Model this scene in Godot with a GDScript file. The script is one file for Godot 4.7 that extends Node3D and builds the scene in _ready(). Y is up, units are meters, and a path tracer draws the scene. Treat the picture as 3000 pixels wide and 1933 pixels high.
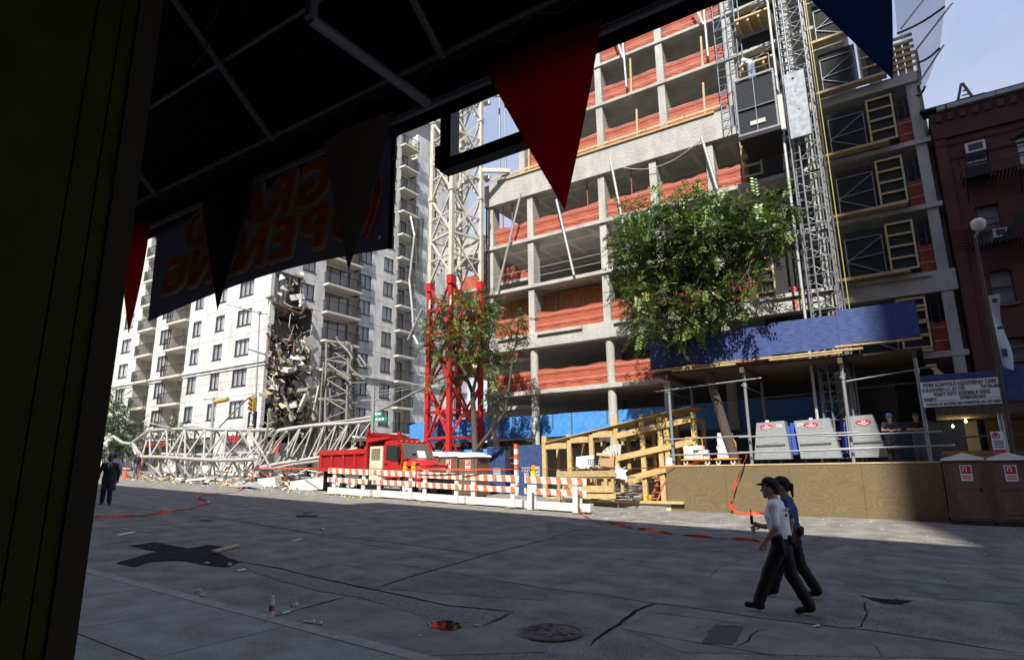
extends Node3D
# A street seen from under a shop awning: fallen tower crane, unfinished concrete building, damaged white apartments.
const FPX := 1819.0
const SLOPE := 0.04
var R: Vector3
var U: Vector3
var FW: Vector3
var EYE := Vector3(0, 1.95, 0)
var used := {}
var mats := {}
var rng := RandomNumberGenerator.new()

# ---------- pixels of the photograph (3000 x 1933) to points on a plane ----------
func ray(x: float, y: float) -> Vector3:
	return FW + R * ((x - 1500.0) / FPX) - U * ((y - 966.5) / FPX)
func PZ(x: float, y: float, z: float) -> Vector3:
	var d := ray(x, y)
	return EYE + d * ((z - EYE.z) / d.z)
func PX(x: float, y: float, xx: float) -> Vector3:
	var d := ray(x, y)
	return EYE + d * ((xx - EYE.x) / d.x)
func gy(x: float, z: float) -> float:
	var xc := clampf(x, -110.0, 60.0)
	return -SLOPE * xc + 0.024 * clampf(xc + 10.0, 0.0, 30.0) * smoothstep(-18.0, -26.0, z)
func PG(x: float, y: float) -> Vector3:
	var d := ray(x, y)
	var lo := 0.5
	var hi := 150.0
	for i in 40:
		var t := (lo + hi) / 2
		var q := EYE + d * t
		if q.y > gy(q.x, q.z): lo = t
		else: hi = t
	var p := EYE + d * lo
	p.y = gy(p.x, p.z)
	return p
func G(x: float, z: float, o := 0.0) -> Vector3:
	return Vector3(x, gy(x, z) + o, z)

# ---------- mesh builder ----------
class MB:
	var v := PackedVector3Array()
	var n := PackedVector3Array()
	var c := PackedColorArray()
	var uv := PackedVector2Array()
	var col := Color.WHITE
	var use_col := false
	var use_uv := false
	func tri(a: Vector3, b: Vector3, d: Vector3, na := Vector3.ZERO, nb := Vector3.ZERO, nd := Vector3.ZERO) -> MB:
		var f := (b - a).cross(d - a).normalized()
		v.append(a); v.append(d); v.append(b)
		n.append(na if na != Vector3.ZERO else f); n.append(nd if nd != Vector3.ZERO else f); n.append(nb if nb != Vector3.ZERO else f)
		if use_col:
			c.append(col); c.append(col); c.append(col)
		return self
	func quad(a: Vector3, b: Vector3, d: Vector3, e: Vector3) -> MB:
		tri(a, b, d); tri(a, d, e)
		if use_uv:
			for q in [[0, 1], [1, 0], [1, 1], [0, 1], [0, 0], [1, 0]]: uv.append(Vector2(q[0], q[1]))
		return self
	func box(at: Vector3, s: Vector3, b := Basis.IDENTITY) -> MB:
		var x := b.x * s.x * 0.5; var y := b.y * s.y * 0.5; var z := b.z * s.z * 0.5
		quad(at - x - y + z, at + x - y + z, at + x + y + z, at - x + y + z)
		quad(at + x - y - z, at - x - y - z, at - x + y - z, at + x + y - z)
		quad(at + x - y + z, at + x - y - z, at + x + y - z, at + x + y + z)
		quad(at - x - y - z, at - x - y + z, at - x + y + z, at - x + y - z)
		quad(at - x + y + z, at + x + y + z, at + x + y - z, at - x + y - z)
		quad(at - x - y - z, at + x - y - z, at + x - y + z, at - x - y + z)
		return self
	func bx(x0: float, x1: float, y0: float, y1: float, z0: float, z1: float) -> MB:
		return box(Vector3((x0 + x1) / 2, (y0 + y1) / 2, (z0 + z1) / 2), Vector3(absf(x1 - x0), absf(y1 - y0), absf(z1 - z0)))
	func bar(a: Vector3, b: Vector3, w: float, h: float, up := Vector3.UP) -> MB:
		var d := b - a
		var l := d.length()
		if l < 1e-5: return self
		var z := d / l
		if absf(z.dot(up)) > 0.99: up = Vector3.RIGHT
		var x := up.cross(z).normalized()
		return box((a + b) / 2, Vector3(w, h, l), Basis(x, z.cross(x), z))
	func tube(a: Vector3, b: Vector3, r: float, k := 8, r2 := -1.0, caps := true) -> MB:
		if r2 < 0: r2 = r
		var z := (b - a).normalized()
		var up := Vector3.RIGHT if absf(z.y) > 0.9 else Vector3.UP
		var x := up.cross(z).normalized()
		var y := z.cross(x)
		for i in k:
			var t0 := TAU * i / k; var t1 := TAU * (i + 1) / k
			var n0 := x * cos(t0) + y * sin(t0); var n1 := x * cos(t1) + y * sin(t1)
			tri(a + n0 * r, a + n1 * r, b + n1 * r2, n0, n1, n1)
			tri(a + n0 * r, b + n1 * r2, b + n0 * r2, n0, n1, n0)
			if caps:
				tri(a, a + n1 * r, a + n0 * r)
				tri(b, b + n0 * r2, b + n1 * r2)
		return self
	func path(p: Array, r: float, k := 6, r2 := -1.0) -> MB:
		if r2 < 0: r2 = r
		for i in p.size() - 1:
			tube(p[i], p[i + 1], lerpf(r, r2, float(i) / (p.size() - 1)), k, lerpf(r, r2, float(i + 1) / (p.size() - 1)))
		return self
	func lathe(at: Vector3, prof: Array, k := 16, ax := Basis.IDENTITY) -> MB:
		for j in prof.size() - 1:
			var p: Vector2 = prof[j]; var q: Vector2 = prof[j + 1]
			var m := Vector2(q.y - p.y, p.x - q.x).normalized()
			for i in k:
				var t0 := TAU * i / k; var t1 := TAU * (i + 1) / k
				var d0 := ax * Vector3(cos(t0), 0, sin(t0)); var d1 := ax * Vector3(cos(t1), 0, sin(t1))
				var n0 := d0 * m.x + ax.y * m.y; var n1 := d1 * m.x + ax.y * m.y
				var a := at + d0 * p.x + ax.y * p.y; var b := at + d1 * p.x + ax.y * p.y
				var e := at + d1 * q.x + ax.y * q.y; var f := at + d0 * q.x + ax.y * q.y
				if q.x > 1e-5: tri(a, f, e, n0, n0, n1)
				if p.x > 1e-5: tri(a, e, b, n0, n1, n1)
		return self
	func prism(pts: Array, dep: Vector3) -> MB: # flat outline (counter-clockwise seen from +dep) pushed along dep
		var nn := pts.size()
		var o2 := PackedVector2Array()
		var ux: Vector3 = (pts[1] - pts[0]).normalized()
		var w := dep.normalized()
		ux = (ux - w * ux.dot(w)).normalized()
		var uy := w.cross(ux)
		for p in pts: o2.append(Vector2((p - pts[0]).dot(ux), (p - pts[0]).dot(uy)))
		var ix := Geometry2D.triangulate_polygon(o2)
		for i in range(0, ix.size(), 3):
			var a: Vector3 = pts[ix[i]]; var b: Vector3 = pts[ix[i + 1]]; var e: Vector3 = pts[ix[i + 2]]
			if (b - a).cross(e - a).dot(w) < 0:
				var s := b; b = e; e = s
			tri(a + dep, b + dep, e + dep); tri(a, e, b)
		for i in nn:
			var a: Vector3 = pts[i]; var b: Vector3 = pts[(i + 1) % nn]
			quad(a, b, b + dep, a + dep)
		return self
	func grid(f: Callable, nu: int, nv: int) -> MB: # f(u, v) -> Vector3, smooth
		var p := []
		for j in nv + 1:
			for i in nu + 1: p.append(f.call(float(i) / nu, float(j) / nv))
		var nr := []
		for j in nv + 1:
			for i in nu + 1:
				var a: Vector3 = p[j * (nu + 1) + mini(i + 1, nu)] - p[j * (nu + 1) + maxi(i - 1, 0)]
				var b: Vector3 = p[mini(j + 1, nv) * (nu + 1) + i] - p[maxi(j - 1, 0) * (nu + 1) + i]
				nr.append(a.cross(b).normalized())
		for j in nv:
			for i in nu:
				var a := j * (nu + 1) + i; var b := a + 1; var d := b + nu + 1; var e := a + nu + 1
				tri(p[a], p[b], p[d], nr[a], nr[b], nr[d]); tri(p[a], p[d], p[e], nr[a], nr[d], nr[e])
				if use_uv:
					var u0 := float(i) / nu; var u1 := float(i + 1) / nu; var v0 := 1.0 - float(j) / nv; var v1 := 1.0 - float(j + 1) / nv
					for q in [[u0, v0], [u1, v1], [u1, v0], [u0, v0], [u0, v1], [u1, v1]]: uv.append(Vector2(q[0], q[1]))
		return self
	func mesh() -> ArrayMesh:
		var m := ArrayMesh.new()
		if v.is_empty(): return m
		var a := []
		a.resize(Mesh.ARRAY_MAX)
		a[Mesh.ARRAY_VERTEX] = v; a[Mesh.ARRAY_NORMAL] = n
		if use_col: a[Mesh.ARRAY_COLOR] = c
		if use_uv and uv.size() == v.size(): a[Mesh.ARRAY_TEX_UV] = uv
		m.add_surface_from_arrays(Mesh.PRIMITIVE_TRIANGLES, a)
		return m

# ---------- nodes ----------
func numbered(s: String) -> String:
	if not used.has(s):
		used[s] = 0
		return s
	used[s] += 1
	return "%s_%03d" % [s, used[s]]
func thing(called: String, label: String, cat: String, at := Vector3.ZERO, group := "", turn := 0.0) -> Node3D:
	var o := Node3D.new()
	o.name = numbered(called)
	add_child(o)
	o.position = at; o.rotation.y = turn
	o.set_meta("label", label); o.set_meta("category", cat)
	if group: o.set_meta("group", group)
	return o
func part(called: String, m, mat: Material, parent: Node, world := false) -> MeshInstance3D: # world: the mesh is given in world coordinates
	var o := MeshInstance3D.new()
	o.name = called
	o.mesh = m.mesh() if m is MB else m
	o.material_override = mat
	parent.add_child(o, true)
	if world and parent is Node3D: o.position = -world_of(parent)
	return o
func world_of(p: Node) -> Vector3:
	var s := Vector3.ZERO
	while p != self and p != null:
		s += (p as Node3D).position
		p = p.get_parent()
	return s
func one(called: String, m, mat: Material, label: String, cat: String, group := "") -> MeshInstance3D: # a thing that is one mesh, in world coordinates
	var o := part(numbered(called), m, mat, self)
	o.set_meta("label", label); o.set_meta("category", cat)
	if group: o.set_meta("group", group)
	return o
func struct(called: String, m, mat: Material) -> MeshInstance3D:
	var o := part(numbered(called), m, mat, self)
	o.set_meta("kind", "structure")
	return o
func copy(t: Node3D, at: Vector3, turn: float, label := "", group := "") -> Node3D:
	var base := String(t.name)
	var r := t.duplicate() as Node3D
	r.name = numbered(base)
	add_child(r)
	r.position = at; r.rotation.y = turn
	if label: r.set_meta("label", label)
	if group: r.set_meta("group", group)
	return r

# ---------- materials (linear base colours) ----------
func lc(r: float, g: float, b: float) -> Color:
	return Color(r, g, b).linear_to_srgb()
func M(key: String, r := 0.5, g := 0.5, b := 0.5, rough := 0.8, metal := 0.0) -> StandardMaterial3D:
	if mats.has(key): return mats[key]
	var m := StandardMaterial3D.new()
	m.albedo_color = lc(r, g, b); m.roughness = rough; m.metallic = metal
	mats[key] = m
	return m
# a mottled surface: two linear colours blended by layered noise, wrapped by world position
func NM(key: String, c0: Color, c1: Color, size: float, rough := 0.85, contrast := 1.4, freq := 0.02, sd := 1, stretch := Vector3.ONE, bump := 0.0, fine := 0.35) -> StandardMaterial3D:
	if mats.has(key): return mats[key]
	var n := FastNoiseLite.new()
	n.seed = sd; n.frequency = freq; n.fractal_octaves = 5; n.fractal_gain = 0.6
	var im := n.get_seamless_image(256, 256)
	im.convert(Image.FORMAT_L8)
	var n2 := FastNoiseLite.new()
	n2.seed = sd + 7; n2.frequency = 0.25; n2.fractal_octaves = 3
	var i2 := n2.get_seamless_image(256, 256)
	i2.convert(Image.FORMAT_L8)
	var d := im.get_data(); var e := i2.get_data()
	var lut := PackedByteArray()
	for i in 256:
		var q := c0.lerp(c1, i / 255.0).linear_to_srgb()
		lut.append(int(clampf(q.r, 0, 1) * 255)); lut.append(int(clampf(q.g, 0, 1) * 255)); lut.append(int(clampf(q.b, 0, 1) * 255))
	var out := PackedByteArray()
	out.resize(256 * 256 * 3)
	for i in 65536:
		var t := (d[i] / 255.0 - 0.5) * contrast + (e[i] / 255.0 - 0.5) * fine + 0.5
		var k := clampi(int(t * 255.0), 0, 255) * 3
		out[i * 3] = lut[k]; out[i * 3 + 1] = lut[k + 1]; out[i * 3 + 2] = lut[k + 2]
	var img := Image.create_from_data(256, 256, false, Image.FORMAT_RGB8, out)
	var m := StandardMaterial3D.new()
	m.albedo_texture = ImageTexture.create_from_image(img)
	m.roughness = rough
	m.uv1_triplanar = true; m.uv1_world_triplanar = true
	m.uv1_scale = stretch / size
	if bump > 0:
		var ni := i2.duplicate() as Image
		ni.convert(Image.FORMAT_RGBA8)
		ni.bump_map_to_normal_map(4.0)
		m.normal_enabled = true; m.normal_texture = ImageTexture.create_from_image(ni); m.normal_scale = bump
	mats[key] = m
	return m
func text(s: String, h: float, mat: Material, parent: Node, at: Vector3, b := Basis.IDENTITY, width := 0.0, font := "Droid Sans", bold := true, depth := 0.006) -> MeshInstance3D:
	var t := TextMesh.new()
	var f := SystemFont.new()
	f.font_names = PackedStringArray([font])
	if bold: f.font_weight = 700
	t.font = f; t.font_size = 64; t.pixel_size = h / 46.0; t.depth = depth; t.text = s
	var o := MeshInstance3D.new()
	o.name = "lettering"; o.mesh = t; o.material_override = mat
	parent.add_child(o, true)
	var sx := 1.0
	if width > 0: sx = width / maxf(t.get_aabb().size.x, 0.001)
	o.transform = Transform3D(Basis(b.x * sx, b.y, b.z), at)
	return o

func _ready() -> void:
	rng.seed = 20080530
	# camera, sky, sun, exposure
	var pitch := deg_to_rad(13.03); var roll := deg_to_rad(0.58); var az := deg_to_rad(56.3)
	FW = Vector3(-cos(az), 0, -sin(az)) * cos(pitch) + Vector3.UP * sin(pitch)
	var r0 := FW.cross(Vector3.UP).normalized()
	var u0 := r0.cross(FW)
	R = r0 * cos(roll) - u0 * sin(roll)
	U = u0 * cos(roll) + r0 * sin(roll)
	var cam := Camera3D.new()
	cam.name = "camera"
	cam.transform = Transform3D(Basis(R, U, -FW), EYE)
	cam.fov = rad_to_deg(2.0 * atan(966.5 / FPX))
	cam.near = 0.05; cam.far = 900.0
	add_child(cam)
	cam.current = true
	var env := Environment.new()
	env.background_mode = Environment.BG_SKY
	var sk := ProceduralSkyMaterial.new()
	sk.sky_top_color = lc(0.15, 0.205, 0.355)
	sk.sky_horizon_color = lc(0.5, 0.53, 0.58)
	sk.sky_curve = 0.3
	sk.ground_bottom_color = lc(0.12, 0.12, 0.12); sk.ground_horizon_color = lc(0.3, 0.32, 0.36)
	sk.sun_angle_max = 1.0
	sk.sky_cover = cirrus()
	sk.sky_cover_modulate = Color(1, 1, 1, 1)
	var sky := Sky.new()
	sky.sky_material = sk
	env.sky = sky
	env.background_energy_multiplier = 1.0
	env.tonemap_mode = Environment.TONE_MAPPER_LINEAR
	env.tonemap_exposure = 1.9
	env.sdfgi_enabled = true; env.ssao_enabled = true; env.ssil_enabled = true
	var we := WorldEnvironment.new()
	we.name = "world"
	we.environment = env
	add_child(we)
	var sun := DirectionalLight3D.new()
	sun.name = "sun"
	var el := deg_to_rad(49.0)
	var dir := Vector3(-0.287 * cos(el), -sin(el), -0.958 * cos(el))
	add_child(sun)
	sun.look_at_from_position(Vector3(0, 80, 0), Vector3(0, 80, 0) + dir, Vector3.UP)
	sun.light_energy = 1.4
	sun.light_color = Color(1.0, 0.98, 0.935)
	sun.light_angular_distance = 0.53
	sun.shadow_enabled = true
	# setting, then things
	build_all()

func cirrus() -> Texture2D:
	var n := FastNoiseLite.new()
	n.seed = 5; n.frequency = 0.012; n.fractal_octaves = 5; n.domain_warp_enabled = true; n.domain_warp_amplitude = 40.0
	var im := Image.create(1024, 512, false, Image.FORMAT_RGBA8)
	for y in 512:
		for x in 1024:
			var a := x * TAU / 1024.0
			var t := n.get_noise_3d(cos(a) * 160.0 + y * 0.5, y * 1.6, sin(a) * 160.0)
			var k := clampf(t * 0.9 + 0.28, 0.0, 1.0)
			im.set_pixel(x, y, Color(0.42, 0.42, 0.44, k * 0.5))
	return ImageTexture.create_from_image(im)


func Q7(x: float, y: float) -> Vector3: return PG(200 + x * 0.5858, 1350 + y * 0.5858)
func Q8(x: float, y: float) -> Vector3: return PG(1600 + x * 0.5858, 1350 + y * 0.5858)

func strip(pts: Array, w0: float, w1: float, up: float, jag := 0.0) -> MB:
	var m := MB.new()
	var q := []
	for i in pts.size() - 1:
		var a: Vector3 = pts[i]; var b: Vector3 = pts[i + 1]
		var k := maxi(1, int(a.distance_to(b) / 0.25)) if jag > 0 else 1
		for j in k: q.append(a.lerp(b, float(j) / k))
	q.append(pts[-1])
	var prev := []
	for i in q.size():
		var d: Vector3 = (q[mini(i + 1, q.size() - 1)] - q[maxi(i - 1, 0)])
		var s := Vector3(-d.z, 0, d.x).normalized()
		var w := lerpf(w0, w1, rng.randf()) * (0.25 if jag > 0 and (i == 0 or i == q.size() - 1) else 1.0)
		var p: Vector3 = q[i] + s * rng.randf_range(-jag, jag)
		var l := p - s * w / 2; var r := p + s * w / 2
		l.y = gy(l.x, l.z) + up; r.y = gy(r.x, r.z) + up
		if prev: m.quad(prev[1], r, l, prev[0])
		prev = [l, r]
	return m
func patch(pts: Array, up: float) -> MB:
	var m := MB.new()
	var o := PackedVector2Array()
	var q := []
	for i in pts.size():
		var a: Vector3 = pts[i]; var b: Vector3 = pts[(i + 1) % pts.size()]
		for j in 5:
			var p := a.lerp(b, j / 5.0) + Vector3(rng.randf_range(-0.025, 0.025), 0, rng.randf_range(-0.025, 0.025))
			p.y = gy(p.x, p.z) + up
			q.append(p); o.append(Vector2(p.x, p.z))
	var ix := Geometry2D.triangulate_polygon(o)
	for i in range(0, ix.size(), 3):
		var a: Vector3 = q[ix[i]]; var b: Vector3 = q[ix[i + 1]]; var c: Vector3 = q[ix[i + 2]]
		if (b - a).cross(c - a).y < 0: m.tri(a, c, b)
		else: m.tri(a, b, c)
	return m

func ground() -> void:
	var asphalt := NM("asphalt", Color(0.125, 0.118, 0.103), Color(0.26, 0.248, 0.222), 3.7, 0.88, 1.1, 0.012, 3, Vector3.ONE, 0.5, 0.7)
	asphalt.metallic_specular = 0.2
	var xs := [-420.0, -300.0, -200.0, -150.0, -110.0]
	for i in range(-100, 62, 2): xs.append(float(i))
	xs.append_array([100.0, 200.0, 400.0])
	var zs := [250.0, 100.0, 40.0, 10.0, 0.0, -4.0, -10.0, -16.0]
	for i in range(17, 29): zs.append(-float(i))
	zs.append_array([-40.0, -80.0, -200.0, -450.0])
	var m := MB.new()
	for j in zs.size() - 1:
		for i in xs.size() - 1:
			var a := G(xs[i], zs[j]); var b := G(xs[i + 1], zs[j]); var c := G(xs[i + 1], zs[j + 1]); var d := G(xs[i], zs[j + 1])
			m.tri(a, b, c, Vector3.UP, Vector3.UP, Vector3.UP); m.tri(a, c, d, Vector3.UP, Vector3.UP, Vector3.UP)
	var road := struct("road", m, asphalt)
	# sealed joints and cracks
	var tar := M("tar", 0.022, 0.022, 0.021, 1.0)
	tar.metallic_specular = 0.1
	var lines := [
		[7, 0.03, 0.05, 0.01, [[130, 215], [700, 280], [1270, 370], [1640, 412], [2090, 470]]],
		[7, 0.02, 0.045, 0.03, [[110, 345], [430, 358], [570, 343], [615, 350], [780, 328]]],
		[7, 0.02, 0.03, 0.012, [[850, 300], [1130, 350], [1280, 380], [1580, 435], [1990, 500]]],
		[7, 0.02, 0.03, 0.012, [[290, 290], [580, 335]]],
		[7, 0.02, 0.05, 0.03, [[110, 435], [300, 405], [480, 385], [560, 395]]],
		[7, 0.02, 0.03, 0.012, [[1300, 460], [1500, 495]]],
		[7, 0.03, 0.05, 0.015, [[2390, 395], [2090, 470], [1830, 545], [1520, 640]]],
		[7, 0.02, 0.035, 0.012, [[1610, 512], [1830, 548], [2100, 590], [2390, 640]]],
		[7, 0.035, 0.06, 0.012, [[830, 500], [1060, 540], [1200, 575], [1500, 640], [1720, 685], [1900, 725], [2230, 755]]],
		[7, 0.02, 0.05, 0.02, [[2230, 755], [2160, 790], [2080, 830]]],
		[7, 0.025, 0.04, 0.008, [[930, 805], [1150, 745], [1390, 680]]],
		[7, 0.015, 0.03, 0.02, [[1170, 550], [1350, 515], [1500, 540]]],
		[7, 0.015, 0.04, 0.05, [[480, 210], [620, 212], [780, 205], [960, 188]]],
		[8, 0.025, 0.04, 0.008, [[0, 640], [230, 665], [560, 715], [700, 730], [1060, 785], [1480, 835], [1600, 845], [2000, 905], [2390, 965]]],
		[8, 0.03, 0.075, 0.03, [[560, 715], [450, 750], [370, 820], [300, 850], [250, 900], [230, 930]]],
		[8, 0.015, 0.03, 0.03, [[1600, 700], [1590, 740], [1610, 780], [1580, 830], [1490, 835]]],
		[8, 0.01, 0.02, 0.02, [[450, 750], [780, 790], [1060, 830]]],
		[8, 0.015, 0.025, 0.015, [[370, 840], [750, 910], [1200, 985]]],
		[8, 0.015, 0.035, 0.03, [[950, 930], [1000, 900], [1060, 850], [1120, 835]]],
		[8, 0.02, 0.04, 0.02, [[0, 395], [120, 355], [210, 330]]],
		[8, 0.015, 0.03, 0.02, [[735, 845], [760, 828], [840, 835]]],
		[8, 0.015, 0.02, 0.02, [[590, 570], [640, 578], [700, 580]]],
		[8, 0.008, 0.015, 0.02, [[800, 590], [880, 530], [1000, 490]]],
		[8, 0.008, 0.015, 0.01, [[0, 500], [700, 545], [1400, 570], [2390, 640]]],
		[8, 0.01, 0.02, 0.02, [[1580, 895], [1650, 930], [1680, 985]]],
	]
	for l in lines:
		var p := []
		for q in l[4]: p.append(Q7(q[0], q[1]) if l[0] == 7 else Q8(q[0], q[1]))
		part("crack", strip(p, l[1] * 0.6, l[2] * 0.8, 0.006, l[3]), tar, road)
	var newtar := NM("newtar", Color(0.012, 0.012, 0.013), Color(0.035, 0.035, 0.036), 1.3, 1.0, 1.2, 0.03, 9, Vector3.ONE, 0.6, 0.9)
	newtar.metallic_specular = 0.15
	var pp := []
	for q in [[300, 425], [430, 408], [600, 440], [700, 422], [780, 430], [740, 462], [860, 508], [800, 532], [700, 525], [560, 500], [420, 505], [330, 532], [240, 512], [380, 470], [440, 455]]: pp.append(Q7(q[0], q[1]))
	part("asphalt_patch", patch(pp, 0.009), newtar, road)
	pp = []
	for q in [[840, 820], [990, 830], [930, 925], [780, 915]]: pp.append(Q8(q[0], q[1]))
	part("asphalt_patch", patch(pp, 0.009), NM("midtar", Color(0.035, 0.035, 0.036), Color(0.06, 0.06, 0.061), 1.3, 0.85, 1.2, 0.03, 19, Vector3.ONE, 0.4, 0.9), road)
	pp = []
	for q in [[1550, 668], [1620, 684], [1700, 692], [1835, 700], [1780, 718], [1700, 716], [1640, 700]]: pp.append(Q8(q[0], q[1]))
	part("pothole", patch(pp, 0.009), newtar, road)
	pp = []
	for q in [[850, 512], [1060, 552], [1300, 605], [1500, 652], [1720, 697], [1900, 738], [2200, 762], [2080, 826], [1960, 800], [1800, 790], [1620, 735], [1480, 690], [1220, 645], [1080, 605], [930, 560]]: pp.append(Q7(q[0], q[1]))
	part("worn_strip", patch(pp, 0.007), NM("worn", Color(0.1, 0.098, 0.09), Color(0.24, 0.235, 0.215), 1.1, 1.0, 1.6, 0.05, 29, Vector3.ONE, 1.0, 1.4), road)
	# repairs and lanes of slightly different asphalt
	var tones := [NM("lane_a", Color(0.15, 0.143, 0.128), Color(0.25, 0.24, 0.217), 2.9, 1.0, 1.3, 0.015, 33), NM("lane_b", Color(0.11, 0.108, 0.1), Color(0.2, 0.195, 0.182), 3.3, 1.0, 1.3, 0.015, 34)]
	for q in [[7, 0, [[940, 810], [1390, 684], [2230, 840], [2390, 960], [1500, 985]]], [8, 0, [[560, 722], [1480, 842], [2390, 975], [2390, 995], [700, 960], [380, 838]]], [7, 1, [[1830, 552], [2390, 645], [2390, 700], [1540, 640]]], [8, 1, [[0, 300], [700, 388], [1500, 420], [1300, 470], [0, 420]]], [7, 1, [[150, 225], [700, 290], [1250, 376], [850, 298], [300, 285]]], [8, 1, [[1400, 575], [2390, 645], [2390, 720], [1700, 665]]]]:
		pp = []
		for k in q[2]: pp.append(Q7(k[0], k[1]) if q[0] == 7 else Q8(k[0], k[1]))
		tones[q[1]].metallic_specular = 0.2
		part("road_repair", patch(pp, 0.004), tones[q[1]], road)
	# old white paint
	var paint := NM("roadpaint", Color(0.3, 0.3, 0.29), Color(0.7, 0.7, 0.68), 0.9, 0.8, 2.0, 0.04, 31)
	for q in [[1855, 1543, 2170, 1553], [1860, 1537, 2110, 1542], [1935, 1527, 2010, 1531], [2010, 1534, 2180, 1542], [1555, 1507, 1730, 1523], [1560, 1520, 1690, 1527], [1850, 1549, 2060, 1557], [2040, 1560, 2160, 1563]]:
		var a := PG(q[0], q[1]); var b := PG(q[2], q[3])
		part("lane_stripe", strip([a, a.lerp(b, 0.3), a.lerp(b, 0.65), b], 0.08, 0.13, 0.008, 0.012), paint, road)
	part("lane_stripe", strip([PG(1095, 1500), PG(1140, 1496), PG(1200, 1494)], 0.1, 0.14, 0.008, 0.01), paint, road)
	# manhole cover
	var iron := NM("iron", Color(0.06, 0.058, 0.054), Color(0.12, 0.115, 0.105), 0.5, 0.6, 1.3, 0.03, 41, Vector3.ONE, 0.4)
	iron.metallic_specular = 0.2
	var mc := PG(1607, 1853)
	var mh := MB.new()
	mh.lathe(mc, [Vector2(0.4, 0.0), Vector2(0.4, 0.014), Vector2(0.375, 0.016), Vector2(0.372, 0.008), Vector2(0.352, 0.008), Vector2(0.35, 0.014), Vector2(0.0001, 0.016)], 40)
	for i in 40:
		var a := rng.randf() * TAU; var rr := sqrt(rng.randf()) * 0.3
		mh.box(mc + Vector3(cos(a) * rr, 0.018, sin(a) * rr), Vector3(0.05, 0.008, 0.02), Basis(Vector3.UP, a))
	one("manhole_cover", mh, iron, "round cast iron manhole cover set in the shaded asphalt", "manhole cover")
	# puddle
	var wm := M("puddle", 0.01, 0.011, 0.012, 0.02)
	pp = []
	for q in [[1800, 820], [1840, 806], [1900, 800], [1950, 815], [1975, 838], [1930, 852], [1860, 846], [1815, 838]]: pp.append(Q7(q[0], q[1]))
	var pu := one("puddle", patch(pp, 0.011), wm, "small puddle of still water in the broken asphalt", "puddle")
	pu.set_meta("kind", "structure")
	# far pavement with kerb stones
	var pave := NM("pave", Color(0.15, 0.147, 0.14), Color(0.25, 0.246, 0.235), 2.9, 0.9, 1.2, 0.02, 51, Vector3.ONE, 0.3)
	var kerbm := NM("kerb", Color(0.18, 0.175, 0.163), Color(0.28, 0.272, 0.255), 1.7, 0.85, 1.3, 0.03, 52)
	pavement("pavement_far", -27.0, 30.0, -26.1, -30.5, pave)
	pavement("pavement_north", -110.0, -43.2, -27.2, -30.2, pave)
	pavement_side(-40.0, -43.2, -30.2, -90.0, pave)
	kerb_run("kerb_far", -27.0, -9.65, -26.1, -25.92, kerbm)
	kerb_run("kerb_corner", -80.0, -43.2, -27.2, -27.0, kerbm)
	pavement("pavement_near", -60.0, 30.0, -4.6, 1.2, pave)
	kerb_run("kerb_near", -60.0, 10.0, -4.6, -4.78, kerbm)

func pavement(called: String, x0: float, x1: float, z0: float, z1: float, mat: Material) -> void: # body in the joints' tone, flags laid on it
	var bed := MB.new()
	var xs := []
	var x := x0
	while x < x1 - 0.01:
		xs.append(x); x += 1.5
	xs.append(x1)
	for i in xs.size() - 1:
		var a := G(xs[i], z0, 0.13); var b := G(xs[i + 1], z0, 0.13); var c := G(xs[i + 1], z1, 0.13); var d := G(xs[i], z1, 0.13)
		if z0 < z1: bed.quad(d, c, b, a)
		else: bed.quad(a, b, c, d)
	var o := struct(called, bed, M("joint", 0.03, 0.03, 0.03, 0.95))
	var rest := MB.new()
	var nz := int(round(absf(z1 - z0) / 1.45))
	for i in xs.size() - 1:
		for j in nz:
			var za := lerpf(z0, z1, float(j) / nz); var zb := lerpf(z0, z1, float(j + 1) / nz)
			var lo := minf(za, zb) + 0.008; var hi := maxf(za, zb) - 0.008
			var near: bool = called == "pavement_near" and xs[i] > -16 and xs[i] < 2
			var f := MB.new() if near else rest
			var e := 0.148 + rng.randf_range(0, 0.003)
			var a := G(xs[i] + 0.008, hi, e); var b := G(xs[i + 1] - 0.008, hi, e); var c := G(xs[i + 1] - 0.008, lo, e); var d := G(xs[i] + 0.008, lo, e)
			var dn := Vector3(0, -0.03, 0)
			f.quad(a, b, c, d); f.quad(a + dn, b + dn, b, a); f.quad(b + dn, c + dn, c, b); f.quad(c + dn, d + dn, d, c); f.quad(d + dn, a + dn, a, d)
			if near: part("paving_flag", f, mat, o)
	var r := part("paving_flags", rest, mat, o)
	r.set_meta("kind", "stuff")
func pavement_side(x0: float, x1: float, z0: float, z1: float, mat: Material) -> void:
	var b := MB.new()
	b.quad(G(x1, z0, 0.15), G(x0, z0, 0.15), G(x0, z1, 0.15), G(x1, z1, 0.15))
	b.quad(G(x0, z0, 0), G(x0, z1, 0), G(x0, z1, 0.15), G(x0, z0, 0.15))
	struct("pavement_side_street", b, mat)
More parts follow.
